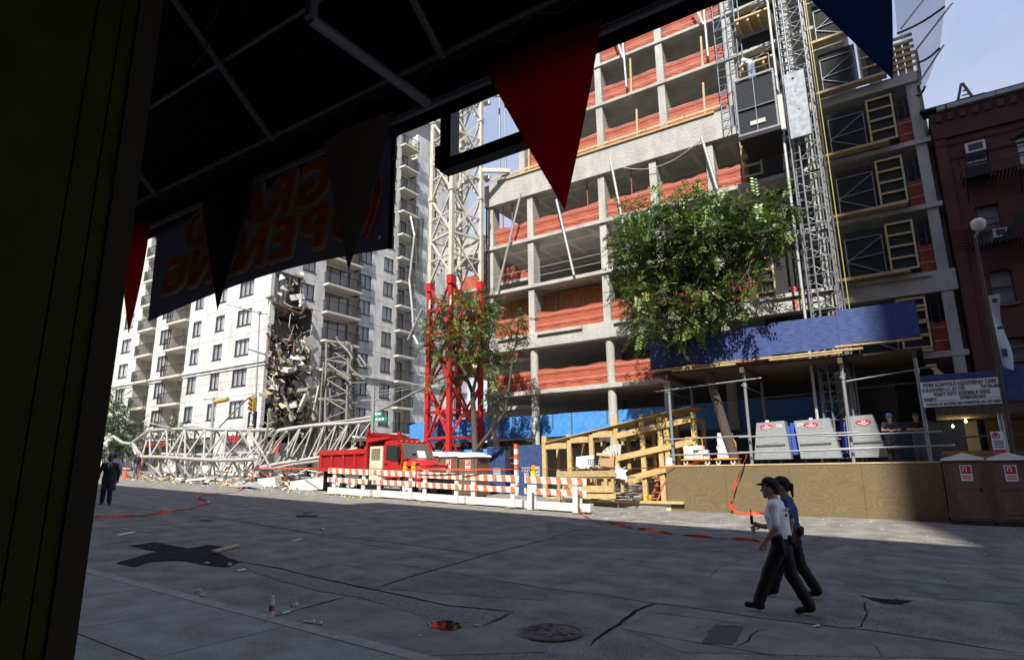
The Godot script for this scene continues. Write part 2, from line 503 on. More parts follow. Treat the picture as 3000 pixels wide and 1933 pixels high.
func kerb_run(called: String, x0: float, x1: float, z0: float, z1: float, mat: Material) -> void:
	var o := Node3D.new()
	o.name = called; add_child(o); o.set_meta("kind", "structure")
	var far := MB.new()
	var x := x0
	while x < x1:
		var l := rng.randf_range(1.3, 2.0)
		var near := x > -50 and x < 5
		var m := MB.new() if near else far
		var a := x + 0.008; var b := minf(x + l, x1) - 0.008
		var lo := minf(z0, z1); var hi := maxf(z0, z1)
		var t := 0.152
		var A := G(a, hi); var B := G(b, hi); var C := G(b, lo); var D := G(a, lo)
		var up := Vector3(0, t, 0); var dn := Vector3(0, -0.05, 0)
		m.quad(A + up, B + up, C + up, D + up); m.quad(A + dn, B + dn, B + up, A + up); m.quad(C + dn, D + dn, D + up, C + up)
		m.quad(B + dn, C + dn, C + up, B + up); m.quad(D + dn, A + dn, A + up, D + up)
		if near: part("kerb_stone", m, mat, o)
		x += l
	if far.v.size() > 0: part("kerb_stones", far, mat, o).set_meta("kind", "stuff")

# ---------- the near side: buildings behind the camera, awning, pillar, banner, pennants ----------
func near_side() -> void:
	var brick := NM("brickdark", Color(0.1, 0.045, 0.032), Color(0.19, 0.085, 0.06), 1.6, 0.9, 1.2, 0.05, 61)
	var b := thing("shop_building", "dark brick shop building that carries the awning", "building", Vector3(-20, 0, 1.2))
	var m := MB.new()
	m.bx(-62, -14, -1, 23.3, 1.2, 14); m.bx(-14, 22, -1, 25.3, 1.2, 14)
	part("wall", m, brick, b, true)
	m = MB.new()
	m.bx(-62, -14.05, 23.3, 23.6, 1.0, 14); m.bx(-13.95, 22, 25.3, 25.6, 1.0, 14)
	part("cornice", m, M("corn", 0.1, 0.1, 0.1), b, true)
	var t := thing("tall_building", "tall brick apartment tower rising behind the shop building", "building", Vector3(40, 0, 30))
	part("wall", MB.new().bx(21.4, 62, -3, 112, 30, 50), brick, t, true)
	part("parapet", MB.new().bx(21.4, 62, 112, 113, 29.9, 50), M("corn"), t, true)
	# pillar of the shop front: board panels with battens, dark olive paint
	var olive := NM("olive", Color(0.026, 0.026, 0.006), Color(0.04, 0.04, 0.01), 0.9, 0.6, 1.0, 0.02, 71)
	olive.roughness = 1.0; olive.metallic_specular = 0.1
	var p := thing("shop_pillar", "dark olive panelled pillar of the shop front", "pillar", Vector3(-1.6, 0, 0.0))
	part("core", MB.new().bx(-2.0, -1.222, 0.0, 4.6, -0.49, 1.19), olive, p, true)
	for q in [[-0.471, -0.447], [-0.444, -0.405], [-0.402, -0.2], [-0.19, 0.2], [0.21, 1.19]]:
		part("panel", MB.new().bx(-1.2215, -1.205, 0.1, 4.6, q[0], q[1]), olive, p, true)
	part("corner_trim", MB.new().bx(-1.26, -1.2, 0.1, 4.6, -0.515, -0.473), M("trim", 0.035, 0.03, 0.022, 1.0), p, true)
	M("trim").metallic_specular = 0.1
	# awning
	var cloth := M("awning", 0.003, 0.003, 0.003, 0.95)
	var steel := M("galv", 0.32, 0.33, 0.345, 0.5, 0.2)
	var a := thing("awning", "black cloth awning on a pipe frame over the pavement", "awning", Vector3(-1.5, 3.5, 1.2))
	var k := 0.8
	m = MB.new()
	m.prism([Vector3(-9, 3.78, -1.86), Vector3(4.5, 3.78, -1.86), Vector3(4.5, 3.78 + k * 3.05, 1.19), Vector3(-9, 3.78 + k * 3.05, 1.19)], Vector3(0, 0.012, -0.01))
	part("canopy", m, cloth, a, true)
	m = MB.new()
	m.bx(-9, 4.5, 3.5, 3.8, -1.9, -1.885)
	part("valance", m, cloth, a, true)
	part("end_panel", MB.new().prism([Vector3(-9, 3.5, -1.88), Vector3(-9, 3.5, 1.19), Vector3(-9, 6.2, 1.19), Vector3(-9, 3.78, -1.86)], Vector3(-0.01, 0, 0)), cloth, a, true)
	part("front_pipe", MB.new().tube(Vector3(-9, 3.545, -1.85), Vector3(4.5, 3.545, -1.85), 0.017, 8), steel, a, true)
	part("front_pipe", MB.new().tube(Vector3(-9, 3.75, -1.82), Vector3(4.5, 3.75, -1.82), 0.014, 8), steel, a, true)
	part("purlin", MB.new().tube(Vector3(-9, 4.02, -1.5), Vector3(4.5, 4.02, -1.5), 0.012, 8), steel, a, true)
	for x in [-6.36, -5.16, -3.96, -2.76, -1.56, -0.36, 0.84, 2.04]:
		part("rafter", MB.new().tube(Vector3(x, 3.72, -1.82), Vector3(x, 3.72 + k * 3.0, 1.18), 0.017, 8), steel, a, true)
	part("strut", MB.new().tube(Vector3(-1.655, 3.545, -1.83), Vector3(-1.655, 3.545, -1.2), 0.022, 8), steel, a, true)
	part("strut", MB.new().tube(Vector3(-1.655, 3.545, -1.2), Vector3(-1.655, 4.3, -1.2), 0.022, 8), steel, a, true)
	# lacing cord looped along the purlin
	var cord := []
	for i in 60:
		var x := -6.0 + i * 0.12
		cord.append(Vector3(x, (3.7 if i % 2 else 3.64) + 0.012 * sin(i * 1.7), -1.79))
	part("lacing", MB.new().path(cord, 0.004, 4), M("cord", 0.15, 0.11, 0.05, 0.9), a, true)
	for q in [[-2.62, 4.1], [-2.68, 3.93], [-3.82, 4.02]]:
		part("lacing", MB.new().path([Vector3(q[0] - 0.14, q[1], -1.38), Vector3(q[0], q[1] + 0.02, -1.36), Vector3(q[0] + 0.06, q[1] + 0.04, -1.34)], 0.005, 4), M("cord"), a, true)
	# hanging frame of square tube
	var blk := NM("blackpaint", Color(0.01, 0.01, 0.011), Color(0.022, 0.022, 0.024), 0.4, 0.5, 1.2, 0.03, 73)
	var f := thing("hanging_sign_frame", "black square tube frame hanging under the awning edge", "bracket", Vector3(-1.3, 3.5, -1.93))
	part("upright", MB.new().bx(-1.645, -1.585, 3.3, 3.72, -1.965, -1.905), blk, f, true)
	part("upright", MB.new().bx(-1.06, -1.0, 3.3, 3.72, -1.965, -1.905), blk, f, true)
	part("rail", MB.new().bx(-1.645, -1.0, 3.245, 3.298, -1.965, -1.905), blk, f, true)
	part("end_plate", MB.new().bx(-1.67, -1.647, 3.27, 3.37, -1.97, -1.9), blk, f, true)
	# banner, seen from behind
	var bn := thing("banner", "dark cloth banner lettered grand opening, seen from its back", "banner", Vector3(-2.9, 3.5, -1.87))
	var sag := func(u: float, v: float) -> Vector3:
		var x := lerpf(-4.02, -1.89, u)
		var bot := 2.9 + 0.075 * sin(PI * clampf(u, 0, 1)) * (0.6 + 0.4 * u) + 0.03 * u
		var y := lerpf(bot, 3.535, v)
		return Vector3(x + 0.03 * (1 - v) * (1 - u), y, -1.872 + 0.02 * pow(u - 0.5, 4.0) * (1 - v))
	var bm := M("bannercloth", 0.09, 0.087, 0.088, 0.9)
	bm.backlight_enabled = true; bm.backlight = lc(0.03, 0.03, 0.045)
	part("cloth", MB.new().grid(sag, 40, 12), bm, bn, true)
	part("hem", MB.new().bx(-1.905, -1.882, 2.93, 3.54, -1.876, -1.866), M("hem", 0.008, 0.008, 0.009), bn, true)
	var orange := M("bannerorange", 0.8, 0.25, 0.08, 0.9)
	var cream := M("bannercream", 0.85, 0.8, 0.6, 0.9)
	var bas := Basis(Vector3(-1, 0, 0), Vector3(0.2, 1, 0), Vector3(0, 0, -1))
	var words := [["GRAND", 0.22, -2.98, 3.4, 1.3], ["OPENING", 0.21, -2.92, 3.145, 1.8]]
	var lift := 0.006 # every copy a little prouder than the last
	for w in words:
		for d in [[0.021, 0.0], [-0.021, 0.0], [0.0, 0.019], [0.0, -0.019], [0.016, 0.014], [-0.016, -0.014], [0.016, -0.014], [-0.016, 0.014]]:
			text(w[0], w[1], cream, bn, Vector3(w[2] + d[0], w[3] + d[1], -1.872) - bn.position, bas, w[4], "Droid Sans", true, lift)
			lift += 0.001
		for d in [[0.003, 0.002], [-0.003, -0.002]]:
			text(w[0], w[1], orange, bn, Vector3(w[2] + d[0], w[3] + d[1], -1.872) - bn.position, bas, w[4], "Droid Sans", true, lift + 0.012)
			lift += 0.001
	part("swash", MB.new().prism([Vector3(-1.99, 3.27, -1.86), Vector3(-1.965, 3.3, -1.86), Vector3(-1.955, 3.24, -1.86), Vector3(-2.0, 3.1, -1.86), Vector3(-2.05, 3.0, -1.86), Vector3(-2.03, 3.12, -1.86)], Vector3(0, 0, -0.03)), orange, bn, true)
	part("grommet", MB.new().lathe(Vector3(-1.965, 3.0, -1.868), [Vector2(0.008, -0.01), Vector2(0.013, 0.0), Vector2(0.008, 0.01)], 10, Basis(Vector3.RIGHT, PI / 2)), M("brass", 0.7, 0.7, 0.65, 0.3, 0.8), bn, true)
	# pennants on the front pipe
	var red := M("pennred", 0.16, 0.001, 0.001, 0.8); red.backlight_enabled = true; red.backlight = lc(0.24, 0.0, 0.0)
	var navy := M("pennnavy", 0.012, 0.022, 0.05, 0.85)
	var blue := M("pennblue", 0.012, 0.04, 0.14, 0.75); blue.backlight_enabled = true; blue.backlight = lc(0.005, 0.02, 0.08)
	var grey := M("penngrey", 0.3, 0.27, 0.23, 0.9)
	var pn := [[-1.33, -0.8, -0.99, 2.87, red, "large red pennant hanging beside the black hanging frame"], [-0.25, 0.09, 0.04, 2.99, blue, "blue pennant hanging against the sky"], [-3.42, -2.9, -3.16, 2.83, navy, "navy pennant hanging across the banner lettering"], [-2.33, -1.85, -2.12, 2.86, grey, "grey pennant hanging over the plain end of the banner"], [-4.42, -4.0, -4.14, 2.83, red, "red pennant hanging between the pillar and the banner"]]
	for q in pn:
		var cur := 0.02 if q[0] > -3.5 else 0.07
		var fn := func(u: float, v: float) -> Vector3:
			var l: float = lerpf(q[0], q[2], 1 - v); var r: float = lerpf(q[1], q[2], 1 - v)
			var y := lerpf(q[3], 3.57, v)
			var x := lerpf(l, r, u) + cur * 0.6 * sin((1 - v) * PI) * (u - 0.3)
			return Vector3(x, y, -1.815 + cur * sin(u * PI) * v - 0.02 * (1 - v))
		one("pennant", MB.new().grid(fn, 8, 14), q[4], q[5], "pennant", "pennants strung along the awning pipe")

# ---------- the unfinished concrete building ----------
const CZ := -30.0
func concrete_building() -> void:
	var conc := NM("concrete", Color(0.32, 0.315, 0.29), Color(0.5, 0.49, 0.455), 6.0, 0.9, 1.1, 0.012, 101, Vector3(1.6, 0.5, 1.6), 0.2, 0.5)
	var strip_m := M("soffitstrip", 0.6, 0.54, 0.45, 0.9)
	var steel := M("scaf", 0.3, 0.32, 0.35, 0.45, 0.5)
	var cable := M("cable", 0.55, 0.55, 0.55, 0.5, 0.3)
	var timber := NM("timber", Color(0.38, 0.27, 0.13), Color(0.6, 0.46, 0.25), 1.4, 0.8, 1.3, 0.02, 103, Vector3(1, 1, 1))
	var net := NM("net", Color(0.3, 0.06, 0.028), Color(0.42, 0.1, 0.05), 1.3, 0.75, 1.3, 0.03, 104)
	var plyi := NM("plywoodwall", Color(0.4, 0.17, 0.05), Color(0.62, 0.33, 0.13), 2.2, 0.8, 1.3, 0.02, 105, Vector3(1, 0.35, 1))
	var b := thing("concrete_building", "unfinished concrete frame building hung with orange safety nets", "building", Vector3(-10, gy(-10, CZ), CZ))
	var X0 := -22.0; var X1 := 1.65; var ZB := -47.0
	var floors := [[6.34, 6.58], [9.7, 9.93], [12.68, 12.88], [15.65, 15.86], [18.85, 19.05], [22.93, 23.1], [25.55, 25.72], [28.2, 28.37], [30.85, 31.02], [33.5, 33.7]]
	for i in floors.size():
		var f: Array = floors[i]
		var m := MB.new()
		var xr := X1 if i < 5 else -1.2
		m.bx(X0 if i < 5 else -19.9, xr, f[0], f[1], CZ, ZB)
		part("floor_slab", m, conc, b, true)
		# form lines of the soffit boards
		var s := MB.new()
		if i == 2 or i == 3 or i == 4:
			for x in range(-21, 1, 2): s.bx(x, x + 0.28, f[0] - 0.006, f[0], CZ - 0.4, -40)
			for k in 5: s.bx(X0 + 0.2, X1 - 3, f[0] - 0.009, f[0] - 0.006, CZ - 1.2 - k * 2.0, CZ - 1.5 - k * 2.0)
			part("form_line", s, strip_m, b, true)
	# deep edge beams
	part("edge_beam", MB.new().bx(X0, X1 + 0.02, 9.04, 9.69, CZ + 0.02, CZ - 0.5), conc, b, true)
	part("edge_beam", MB.new().bx(X0 - 0.03, X1 + 0.02, 18.6, 18.84, CZ + 0.03, CZ - 0.5), conc, b, true)
	part("edge_beam", MB.new().bx(X0 - 0.03, -6.35, 19.06, 20.1, CZ + 0.03, CZ - 0.4), conc, b, true)
	part("beam_face", MB.new().bx(X0 - 0.031, X1 + 0.021, 18.842, 19.058, CZ + 0.03, CZ - 0.05), conc, b, true)
	part("beam_face", MB.new().bx(X0, X1 + 0.02, 9.692, 9.9, CZ + 0.02, CZ - 0.05), conc, b, true)
	part("floor_slab", MB.new().bx(-19.9, -6.3, 20.14, 20.3, CZ - 0.02, ZB), conc, b, true)
	for q in [[-21.0, -18.9], [-18.2, -15.3], [-13.4, -11.1], [-5.4, -2.2], [-1.9, 0.8]]:
		part("ledge", MB.new().bx(q[0], q[1], 9.72, 9.9, CZ + 0.16, CZ + 0.022), conc, b, true)
	# timber kickers on the beam
	for i in 7:
		var x := -21.9 + i * 2.2
		part("kicker_board", MB.new().bx(x, x + 2.15, 20.32, 20.46, CZ + 0.12, CZ + 0.08), timber, b, true)
	part("kicker_board", MB.new().bx(-21.0, -7.2, 20.11, 20.2, CZ + 0.12, CZ - 0.1), timber, b, true)
	# columns
	var cx := [-21.66, -18.68, -13.86, -10.76, -7.68, -3.0, 1.28]
	var yb := gy(-10, CZ)
	for x in cx:
		var rnd: bool = x > -20 and x < 0
		if rnd:
			for q in [[yb, 6.34], [6.58, 9.04]]:
				part("column", MB.new().tube(Vector3(x, q[0], CZ - 0.35), Vector3(x, q[1], CZ - 0.35), 0.235, 20), conc, b, true)
		else:
			for q in [[yb - 0.2, 6.34], [6.58, 9.04]]: part("column", MB.new().bx(x - 0.2, x + 0.2, q[0], q[1], CZ - 0.03, CZ - 0.7), conc, b, true)
		for q in [[9.93, 12.68], [12.88, 15.65], [15.86, 18.6]]:
			part("column", MB.new().bx(x - 0.2, x + 0.2, q[0], q[1], CZ - 0.12, CZ - 0.85), conc, b, true)
	for x in [-19.2, -13.75, -9.95, -6.2, -3.4]:
		for q in [[20.3, 22.93], [23.1, 25.55], [25.72, 28.2], [28.37, 30.85], [31.02, 33.5]]:
			part("column", MB.new().bx(x - 0.2, x + 0.2, q[0], q[1], CZ - 0.08, CZ - 1.1), conc, b, true)
	# steel prop column at the corner and inner columns, back wall
	part("steel_post", MB.new().tube(Vector3(-21.93, 9.93, CZ - 0.08), Vector3(-21.93, 18.6, CZ - 0.08), 0.06, 10), M("darksteel", 0.09, 0.095, 0.1, 0.5, 0.3), b, true)
	for x in [-16.0, -12.0, -8.5, -4.0, 0.0]:
		part("inner_column", MB.new().bx(x - 0.3, x + 0.3, yb, 33.5, CZ - 6.0, CZ - 6.5), conc, b, true)
	part("core_wall", MB.new().bx(X0 + 0.1, -1.3, yb, 20.0, -40.0, -40.3).bx(-15.0, -1.3, 20.01, 33.5, -40.0, -40.3), conc, b, true)
	part("core_wall", MB.new().bx(-1.3, X1, yb, 19.0, -38.0, -38.3), conc, b, true)
	part("side_wall", MB.new().bx(X1 - 0.1, X1 + 0.05, yb, 19.0, CZ - 1.6, ZB), conc, b, true)
	# plywood lining on the floor above the first deep beam
	for q in [[-21.4, -18.9], [-18.5, -16.2], [-16.18, -14.1], [-13.6, -11.0]]:
		part("plywood_sheet", MB.new().bx(q[0], q[1], 9.95, 12.5, CZ - 1.3, CZ - 1.32), plyi, b, true)
	for x in [-20.9, -20.3, -19.7, -19.1, -18.1, -17.6]:
		part("stud", MB.new().bx(x, x + 0.05, 9.95, 12.45, CZ - 1.2, CZ - 1.26), steel, b, true)
	# safety nets with sag, cables and posts
	var bays := []
	for q in [[6.58, 1.2, 0], [9.93, 1.22, 0], [15.86, 1.25, 0]]:
		for r in [[-21.4, -18.9], [-18.45, -14.1], [-13.6, -11.0], [-10.5, -7.95], [-7.4, -6.0]]: bays.append([r[0], r[1], q[0], q[1]])
	for y in [20.3, 23.1, 25.72, 28.37, 31.02]:
		for r in [[-18.9, -14.0], [-13.5, -10.2], [-9.7, -6.45]]: bays.append([r[0], r[1], y, 1.15])
	for y in [6.58, 9.93, 12.88, 15.86]: bays.append([0.55, 1.08, y, 1.3])
	for q in bays:
		var ph := rng.randf() * 6.0
		var amp := rng.randf_range(0.015, 0.045)
		var w: float = q[1] - q[0]
		var fn := func(u: float, v: float) -> Vector3:
			var x: float = lerpf(q[0], q[1], u)
			var sg: float = 0.09 * sin(u * PI) * v + 0.03 * sin(u * 17 + ph) * v
			var y: float = q[2] + 0.02 + v * (q[3] - sg)
			return Vector3(x, y, CZ - 0.32 + amp * sin(x * 5.0 + ph + v * 2.0) * (1.1 - v) + amp * 0.6 * sin(x * 11.0 - v * 5.0 + ph) * (1.1 - v))
		part("safety_net", MB.new().grid(fn, maxi(6, int(w * 8)), 6), net, b, true)
		for k in 2:
			var yy: float = q[2] + 0.45 + 0.55 * k
			part("guard_cable", MB.new().tube(Vector3(q[0] - 0.1, yy, CZ - 0.2), Vector3(q[1] + 0.1, yy + 0.02, CZ - 0.2), 0.014, 5), cable, b, true)
	for r in [[-21.4, -18.9], [-18.45, -14.1], [-13.6, -11.0]]:
		for k in 2: part("guard_cable", MB.new().tube(Vector3(r[0], 13.4 + 0.5 * k, CZ - 0.2), Vector3(r[1], 13.42 + 0.5 * k, CZ - 0.2), 0.014, 5), cable, b, true)
	# timber props on the upper floors, rusty jacks below
	for q in [[-15.9, 20.3, 22.93], [-16.0, 23.1, 24.6], [-11.5, 20.3, 22.0], [-11.7, 23.1, 25.5], [-7.6, 23.1, 25.0], [-7.7, 20.3, 22.2], [-7.5, 25.72, 28.0], [-16.0, 25.72, 28.0], [-18.7, 20.3, 22.9]]:
		part("timber_prop", MB.new().bar(Vector3(q[0], q[1], CZ - 0.15), Vector3(q[0] + 0.02, q[2], CZ - 0.2), 0.1, 0.1), timber, b, true)
	var rust := M("rust", 0.23, 0.1, 0.06, 0.8)
	for q in [[-20.2, 15.86, 18.6], [-14.9, 15.86, 18.6], [-12.15, 15.86, 18.6], [-20.9, 15.86, 18.6]]:
		part("jack_post", MB.new().tube(Vector3(q[0], q[1], CZ - 0.45), Vector3(q[0], q[2], CZ - 0.45), 0.04, 8), rust, b, true)
	# long raking pipes
	var pipe := M("pipe", 0.5, 0.52, 0.54, 0.35, 0.5)
	for q in [[1526, 566, 1458, 852], [1630, 585, 1682, 806], [1788, 465, 1848, 770], [2056, 402, 2108, 574]]:
		part("raking_pipe", MB.new().tube(PZ(q[0], q[1], CZ + 0.25), PZ(q[2], q[3], CZ + 0.18), 0.075, 10), pipe, b, true)
	for q in [[1820, 60, 1836, 255], [1793, 78, 1826, 170], [2060, 0, 2075, 165], [2025, 0, 2062, 72]]:
		part("raking_pipe", MB.new().tube(PZ(q[0], q[1], CZ + 0.25), PZ(q[2], q[3], CZ + 0.18), 0.07, 10), pipe, b, true)
	var wirepts := []
	for i in 13:
		var u := i / 12.0
		var a := PZ(1826, 490, CZ + 0.1).lerp(PZ(2056, 405, CZ + 0.1), u)
		wirepts.append(a - Vector3(0, 1.4 * 4 * u * (1 - u) * 0.5, 0))
	part("cable", MB.new().path(wirepts, 0.018, 5), cable, b, true)
	# recessed wing beyond the corner
	for i in 5:
		var f: Array = floors[i]
		part("wing_slab", MB.new().bx(-31.0, X0, f[0], f[1], -36.5, -48), conc, b, true)
		if i in [1, 2, 3]:
			var fn2 := func(u: float, v: float) -> Vector3: return Vector3(lerpf(-30.9, X0, u), f[1] + v * 1.15, -36.7 + 0.05 * sin(u * 50 + v * 3))
			part("safety_net", MB.new().grid(fn2, 40, 3), net, b, true)
	part("wing_beam", MB.new().bx(-31.0, X0 - 0.03, 18.6, 20.0, -36.4, -36.9), conc, b, true)
	for x in [-30.6, -26.4]: part("wing_column", MB.new().bx(x - 0.2, x + 0.2, 1.2, 18.6, -36.6, -37.3), conc, b, true)
	part("wing_wall", MB.new().bx(-31.0, X0, 1.2, 19.0, -43, -43.3), conc, b, true)
	for x in [-20.9, -20.45]: part("steel_post", MB.new().tube(Vector3(x, 20.1, CZ - 0.1), Vector3(x, 30.0, CZ - 0.1), 0.06, 8), steel, b, true)
	for q in [[2330, 888], [2326, 857]]: text("3", 0.55, M("sprayred", 0.6, 0.05, 0.05, 0.8), b, PZ(q[0], q[1], CZ + 0.03) - b.position, Basis.IDENTITY, 0.32)
	var wl := thing("amber_lamps", "pair of lit amber lamps under the deep concrete beam", "lamp", PZ(2084, 440, CZ - 0.4))
	var am := M("amberglow", 1, 0.6, 0.15); am.emission_enabled = true; am.emission = Color(1, 0.55, 0.12); am.emission_energy_multiplier = 4.0
	for k in 2:
		part("bulb", MB.new().lathe(Vector3(0, k * 0.3 - 0.15, 0), [Vector2(0.0001, -0.1), Vector2(0.09, -0.04), Vector2(0.1, 0.03), Vector2(0.0001, 0.1)], 12), am, wl)
	part("cord", MB.new().tube(Vector3(0, 0.2, 0), Vector3(0.02, 0.5, 0), 0.012, 5), M("black", 0.004, 0.004, 0.004), wl)
	var ol := OmniLight3D.new()
	ol.name = "glow"; ol.light_color = Color(1, 0.55, 0.15); ol.light_energy = 0.2; ol.light_size = 0.08; ol.omni_range = 14.0; ol.omni_attenuation = 2.0; ol.shadow_enabled = true
	wl.add_child(ol); ol.position = Vector3(0, 0, 0.13)
	hoist(b, steel, timber, net)
	formwork(timber)

func frame_gate(x0: float, x1: float, y0: float, y1: float, z: float, rails: int, mat: Material, t: float, parent: Node, called: String) -> void:
	var m := MB.new()
	m.bx(x0, x0 + t, y0, y1, z, z + t); m.bx(x1 - t, x1, y0, y1, z, z + t)
	for i in rails + 2:
		var y := lerpf(y0 + t / 2, y1 - t / 2, float(i) / (rails + 1))
		m.bx(x0 + t, x1 - t, y - t / 2, y + t / 2, z + 0.003, z + t - 0.003)
	part(called, m, mat, parent, true)

func hoist(b: Node3D, steel: Material, timber: Material, net: Material) -> void:
	var mesh := M("debrismesh", 0.03, 0.032, 0.033, 0.9)
	mesh.transparency = BaseMaterial3D.TRANSPARENCY_ALPHA
	mesh.albedo_color.a = 0.8
	var ys := [6.58, 9.93, 12.88, 15.86, 19.05, 21.75, 24.4, 27.05, 29.7]
	var bluep := M("bluepaint", 0.06, 0.1, 0.28, 0.5)
	for i in ys.size():
		var y: float = ys[i]
		# landing planks, mesh door with tube frame, timber gate
		for k in 2: part("landing_plank", MB.new().bx(-2.5 + 0.01 * i, 0.45 - 0.3 * (i % 2) - 0.4 * k, y + 0.02 + 0.06 * k, y + 0.075 + 0.06 * k, CZ + 0.55, CZ + 0.1 + 0.05 * k), timber, b, true)
		if i >= 4: part("floor_slab", MB.new().bx(-2.4, 1.62 if i == 4 else -1.0, y - 0.2, y, CZ + 0.0, CZ - 3.0), mats["concrete"], b, true) if i > 4 else null
		part("mesh_screen", MB.new().bx(-2.15, -0.62, y + 0.15, y + 2.3, CZ + 0.06, CZ + 0.055), mesh, b, true)
		var dr := MB.new()
		var a := Vector3(-2.1, y + 0.1, CZ + 0.1); var w := 1.42; var h := 1.85
		for q in [[0, 0, 0, 1], [1, 0, 1, 1], [0, 1, 1, 1], [0, 0.5, 1, 0.55], [0, 0.45, 1, 0.95], [0, 0.45, 1, 0.05]]:
			dr.tube(a + Vector3(q[0] * w, q[1] * h, 0), a + Vector3(q[2] * w, q[3] * h, 0), 0.025, 6)
		part("landing_door", dr, steel, b, true)
		if i < 5 or i > 5:
			frame_gate(-0.53, 0.5, y + 0.12, y + 2.25, CZ + 0.36, 3, timber, 0.08, b, "timber_gate")
			part("gate_screen", MB.new().bx(-0.46, 0.43, y + 0.2, y + 2.2, CZ + 0.33, CZ + 0.335), mesh, b, true)
		# blue ladder frame behind
		if i < 4:
			var lf := MB.new()
			lf.tube(Vector3(0.62, y + 0.6, CZ - 0.6), Vector3(0.62, y + 2.3, CZ - 0.6), 0.025, 6); lf.tube(Vector3(0.92, y + 0.6, CZ - 0.6), Vector3(0.92, y + 2.3, CZ - 0.6), 0.025, 6)
			for k in 4: lf.tube(Vector3(0.62, y + 0.7 + 0.45 * k, CZ - 0.6), Vector3(0.92, y + 0.7 + 0.45 * k, CZ - 0.6), 0.02, 6)
			part("ladder_frame", lf, bluep, b, true)
		# mesh behind and gates on the other side of the mast
		part("mesh_screen", MB.new().bx(-5.9, -3.7, y + 0.1, y + 2.4, CZ - 0.5, CZ - 0.505), mesh, b, true)
		if i in [1, 2, 3, 4]:
			frame_gate(-6.05, -5.1, y + 0.1, y + 2.35, CZ + 0.3, 3, timber, 0.075, b, "timber_gate")
		if i in [5, 6, 7]:
			part("landing_plank", MB.new().bx(-5.6, -3.9, y - 0.12, y - 0.02, CZ + 0.9, CZ - 0.3), timber, b, true)
			for k in 4: part("landing_joist", MB.new().bx(-5.5 + 0.5 * k, -5.4 + 0.5 * k, y - 0.32, y - 0.13, CZ + 0.85, CZ - 0.3), timber, b, true)
			var d2 := MB.new()
			for q in [[0, 0, 0, 1], [1, 0, 1, 1], [0, 1, 1, 1], [0, 0.5, 1, 0.6], [0, 0.1, 1, 0.5]]:
				d2.tube(Vector3(-5.5 + q[0] * 1.5, y + q[1] * 2.0, CZ + 0.15), Vector3(-5.5 + q[2] * 1.5, y + q[3] * 2.0, CZ + 0.15), 0.03, 6)
			part("landing_door", d2, M("scafblue", 0.17, 0.21, 0.29, 0.5, 0.4), b, true)
	part("plank_wall", MB.new().bx(-2.62, -2.5, 5.6, 31.0, CZ + 0.3, CZ + 0.15), timber, b, true)
	# the hoist itself: lattice mast, car, motor panel
	var h := thing("construction_hoist", "grey lattice hoist mast with a dark cage car running up the concrete building", "hoist", Vector3(-3, gy(-3, -28), -28))
	var zf := -27.6
	var galv := NM("galvm", Color(0.15, 0.165, 0.19), Color(0.28, 0.3, 0.33), 0.9, 0.4, 1.2, 0.03, 111)
	galv.metallic = 0.5
	var x0 := -3.5; var x1 := -2.45; var z1 := zf - 0.65
	for q in [[x0, zf], [x0 + 0.33, zf], [x1, zf], [x0, z1], [x1, z1], [x1 + 0.15, z1]]:
		part("mast_leg", MB.new().tube(Vector3(q[0], 0.6, q[1]), Vector3(q[0], 33.0, q[1]), 0.042, 8), galv, h, true)
	var seg := 0.0
	var y := 0.9
	while y < 32.5:
		var m := MB.new()
		var d := 0.75
		m.tube(Vector3(x0, y, zf), Vector3(x1, y, zf), 0.022, 6); m.tube(Vector3(x0 + 0.33, y, zf), Vector3(x1, y + d, zf), 0.022, 6)
		m.tube(Vector3(x0, y, z1), Vector3(x1, y, z1), 0.022, 6); m.tube(Vector3(x0, y + d, z1), Vector3(x1, y, z1), 0.022, 6)
		m.tube(Vector3(x0, y, zf), Vector3(x0, y + d, z1), 0.02, 6); m.tube(Vector3(x1, y, zf), Vector3(x1, y + d, z1), 0.02, 6)
		m.tube(Vector3(x1, y + 0.35, zf), Vector3(x1 + 0.15, y + 0.35, z1), 0.02, 6); m.tube(Vector3(x0, y + 0.37, zf), Vector3(x0 + 0.33, y + 0.37, zf), 0.018, 6)
		part("mast_lacing", m, galv, h, true)
		y += d
	var cagep := NM("cage", Color(0.008, 0.01, 0.013), Color(0.022, 0.026, 0.032), 1.1, 0.85, 1.4, 0.03, 112)
	var car := part("car", MB.new().bx(-5.45, -3.78, 16.75, 19.45, -27.0, -28.75), cagep, h, true)
	for q in [[-5.49, -5.42], [-4.66, -4.63], [-3.82, -3.74]]: part("car_frame", MB.new().bx(q[0], q[1], 16.7, 19.55, -26.98, -26.93), galv, car).position = Vector3.ZERO
	for q in [[16.68, 16.78], [17.95, 17.98], [19.47, 19.56]]: part("car_frame", MB.new().bx(-5.49, -3.74, q[0], q[1], -26.985, -26.92), galv, car)
	part("car_window", MB.new().bx(-4.95, -4.3, 17.1, 17.3, -26.95, -26.995), M("carwin", 0.45, 0.45, 0.42, 0.5), car)
	part("car_floor", MB.new().bx(-5.5, -3.7, 16.5, 16.68, -26.9, -29.3), M("carfloor", 0.012, 0.012, 0.013, 0.8), car)
	for q in [[-5.3, -27.1], [-3.9, -27.1], [-5.3, -28.6], [-3.9, -28.6], [-4.6, -27.1]]:
		part("roof_rail_post", MB.new().tube(Vector3(q[0], 19.45, q[1]), Vector3(q[0], 20.5, q[1]), 0.022, 6), galv, h, true)
	for yy in [19.95, 20.5]: part("roof_rail", MB.new().path([Vector3(-5.3, yy, -28.6), Vector3(-5.3, yy, -27.1), Vector3(-3.9, yy, -27.1), Vector3(-3.9, yy, -28.6)], 0.02, 6), galv, h, true)
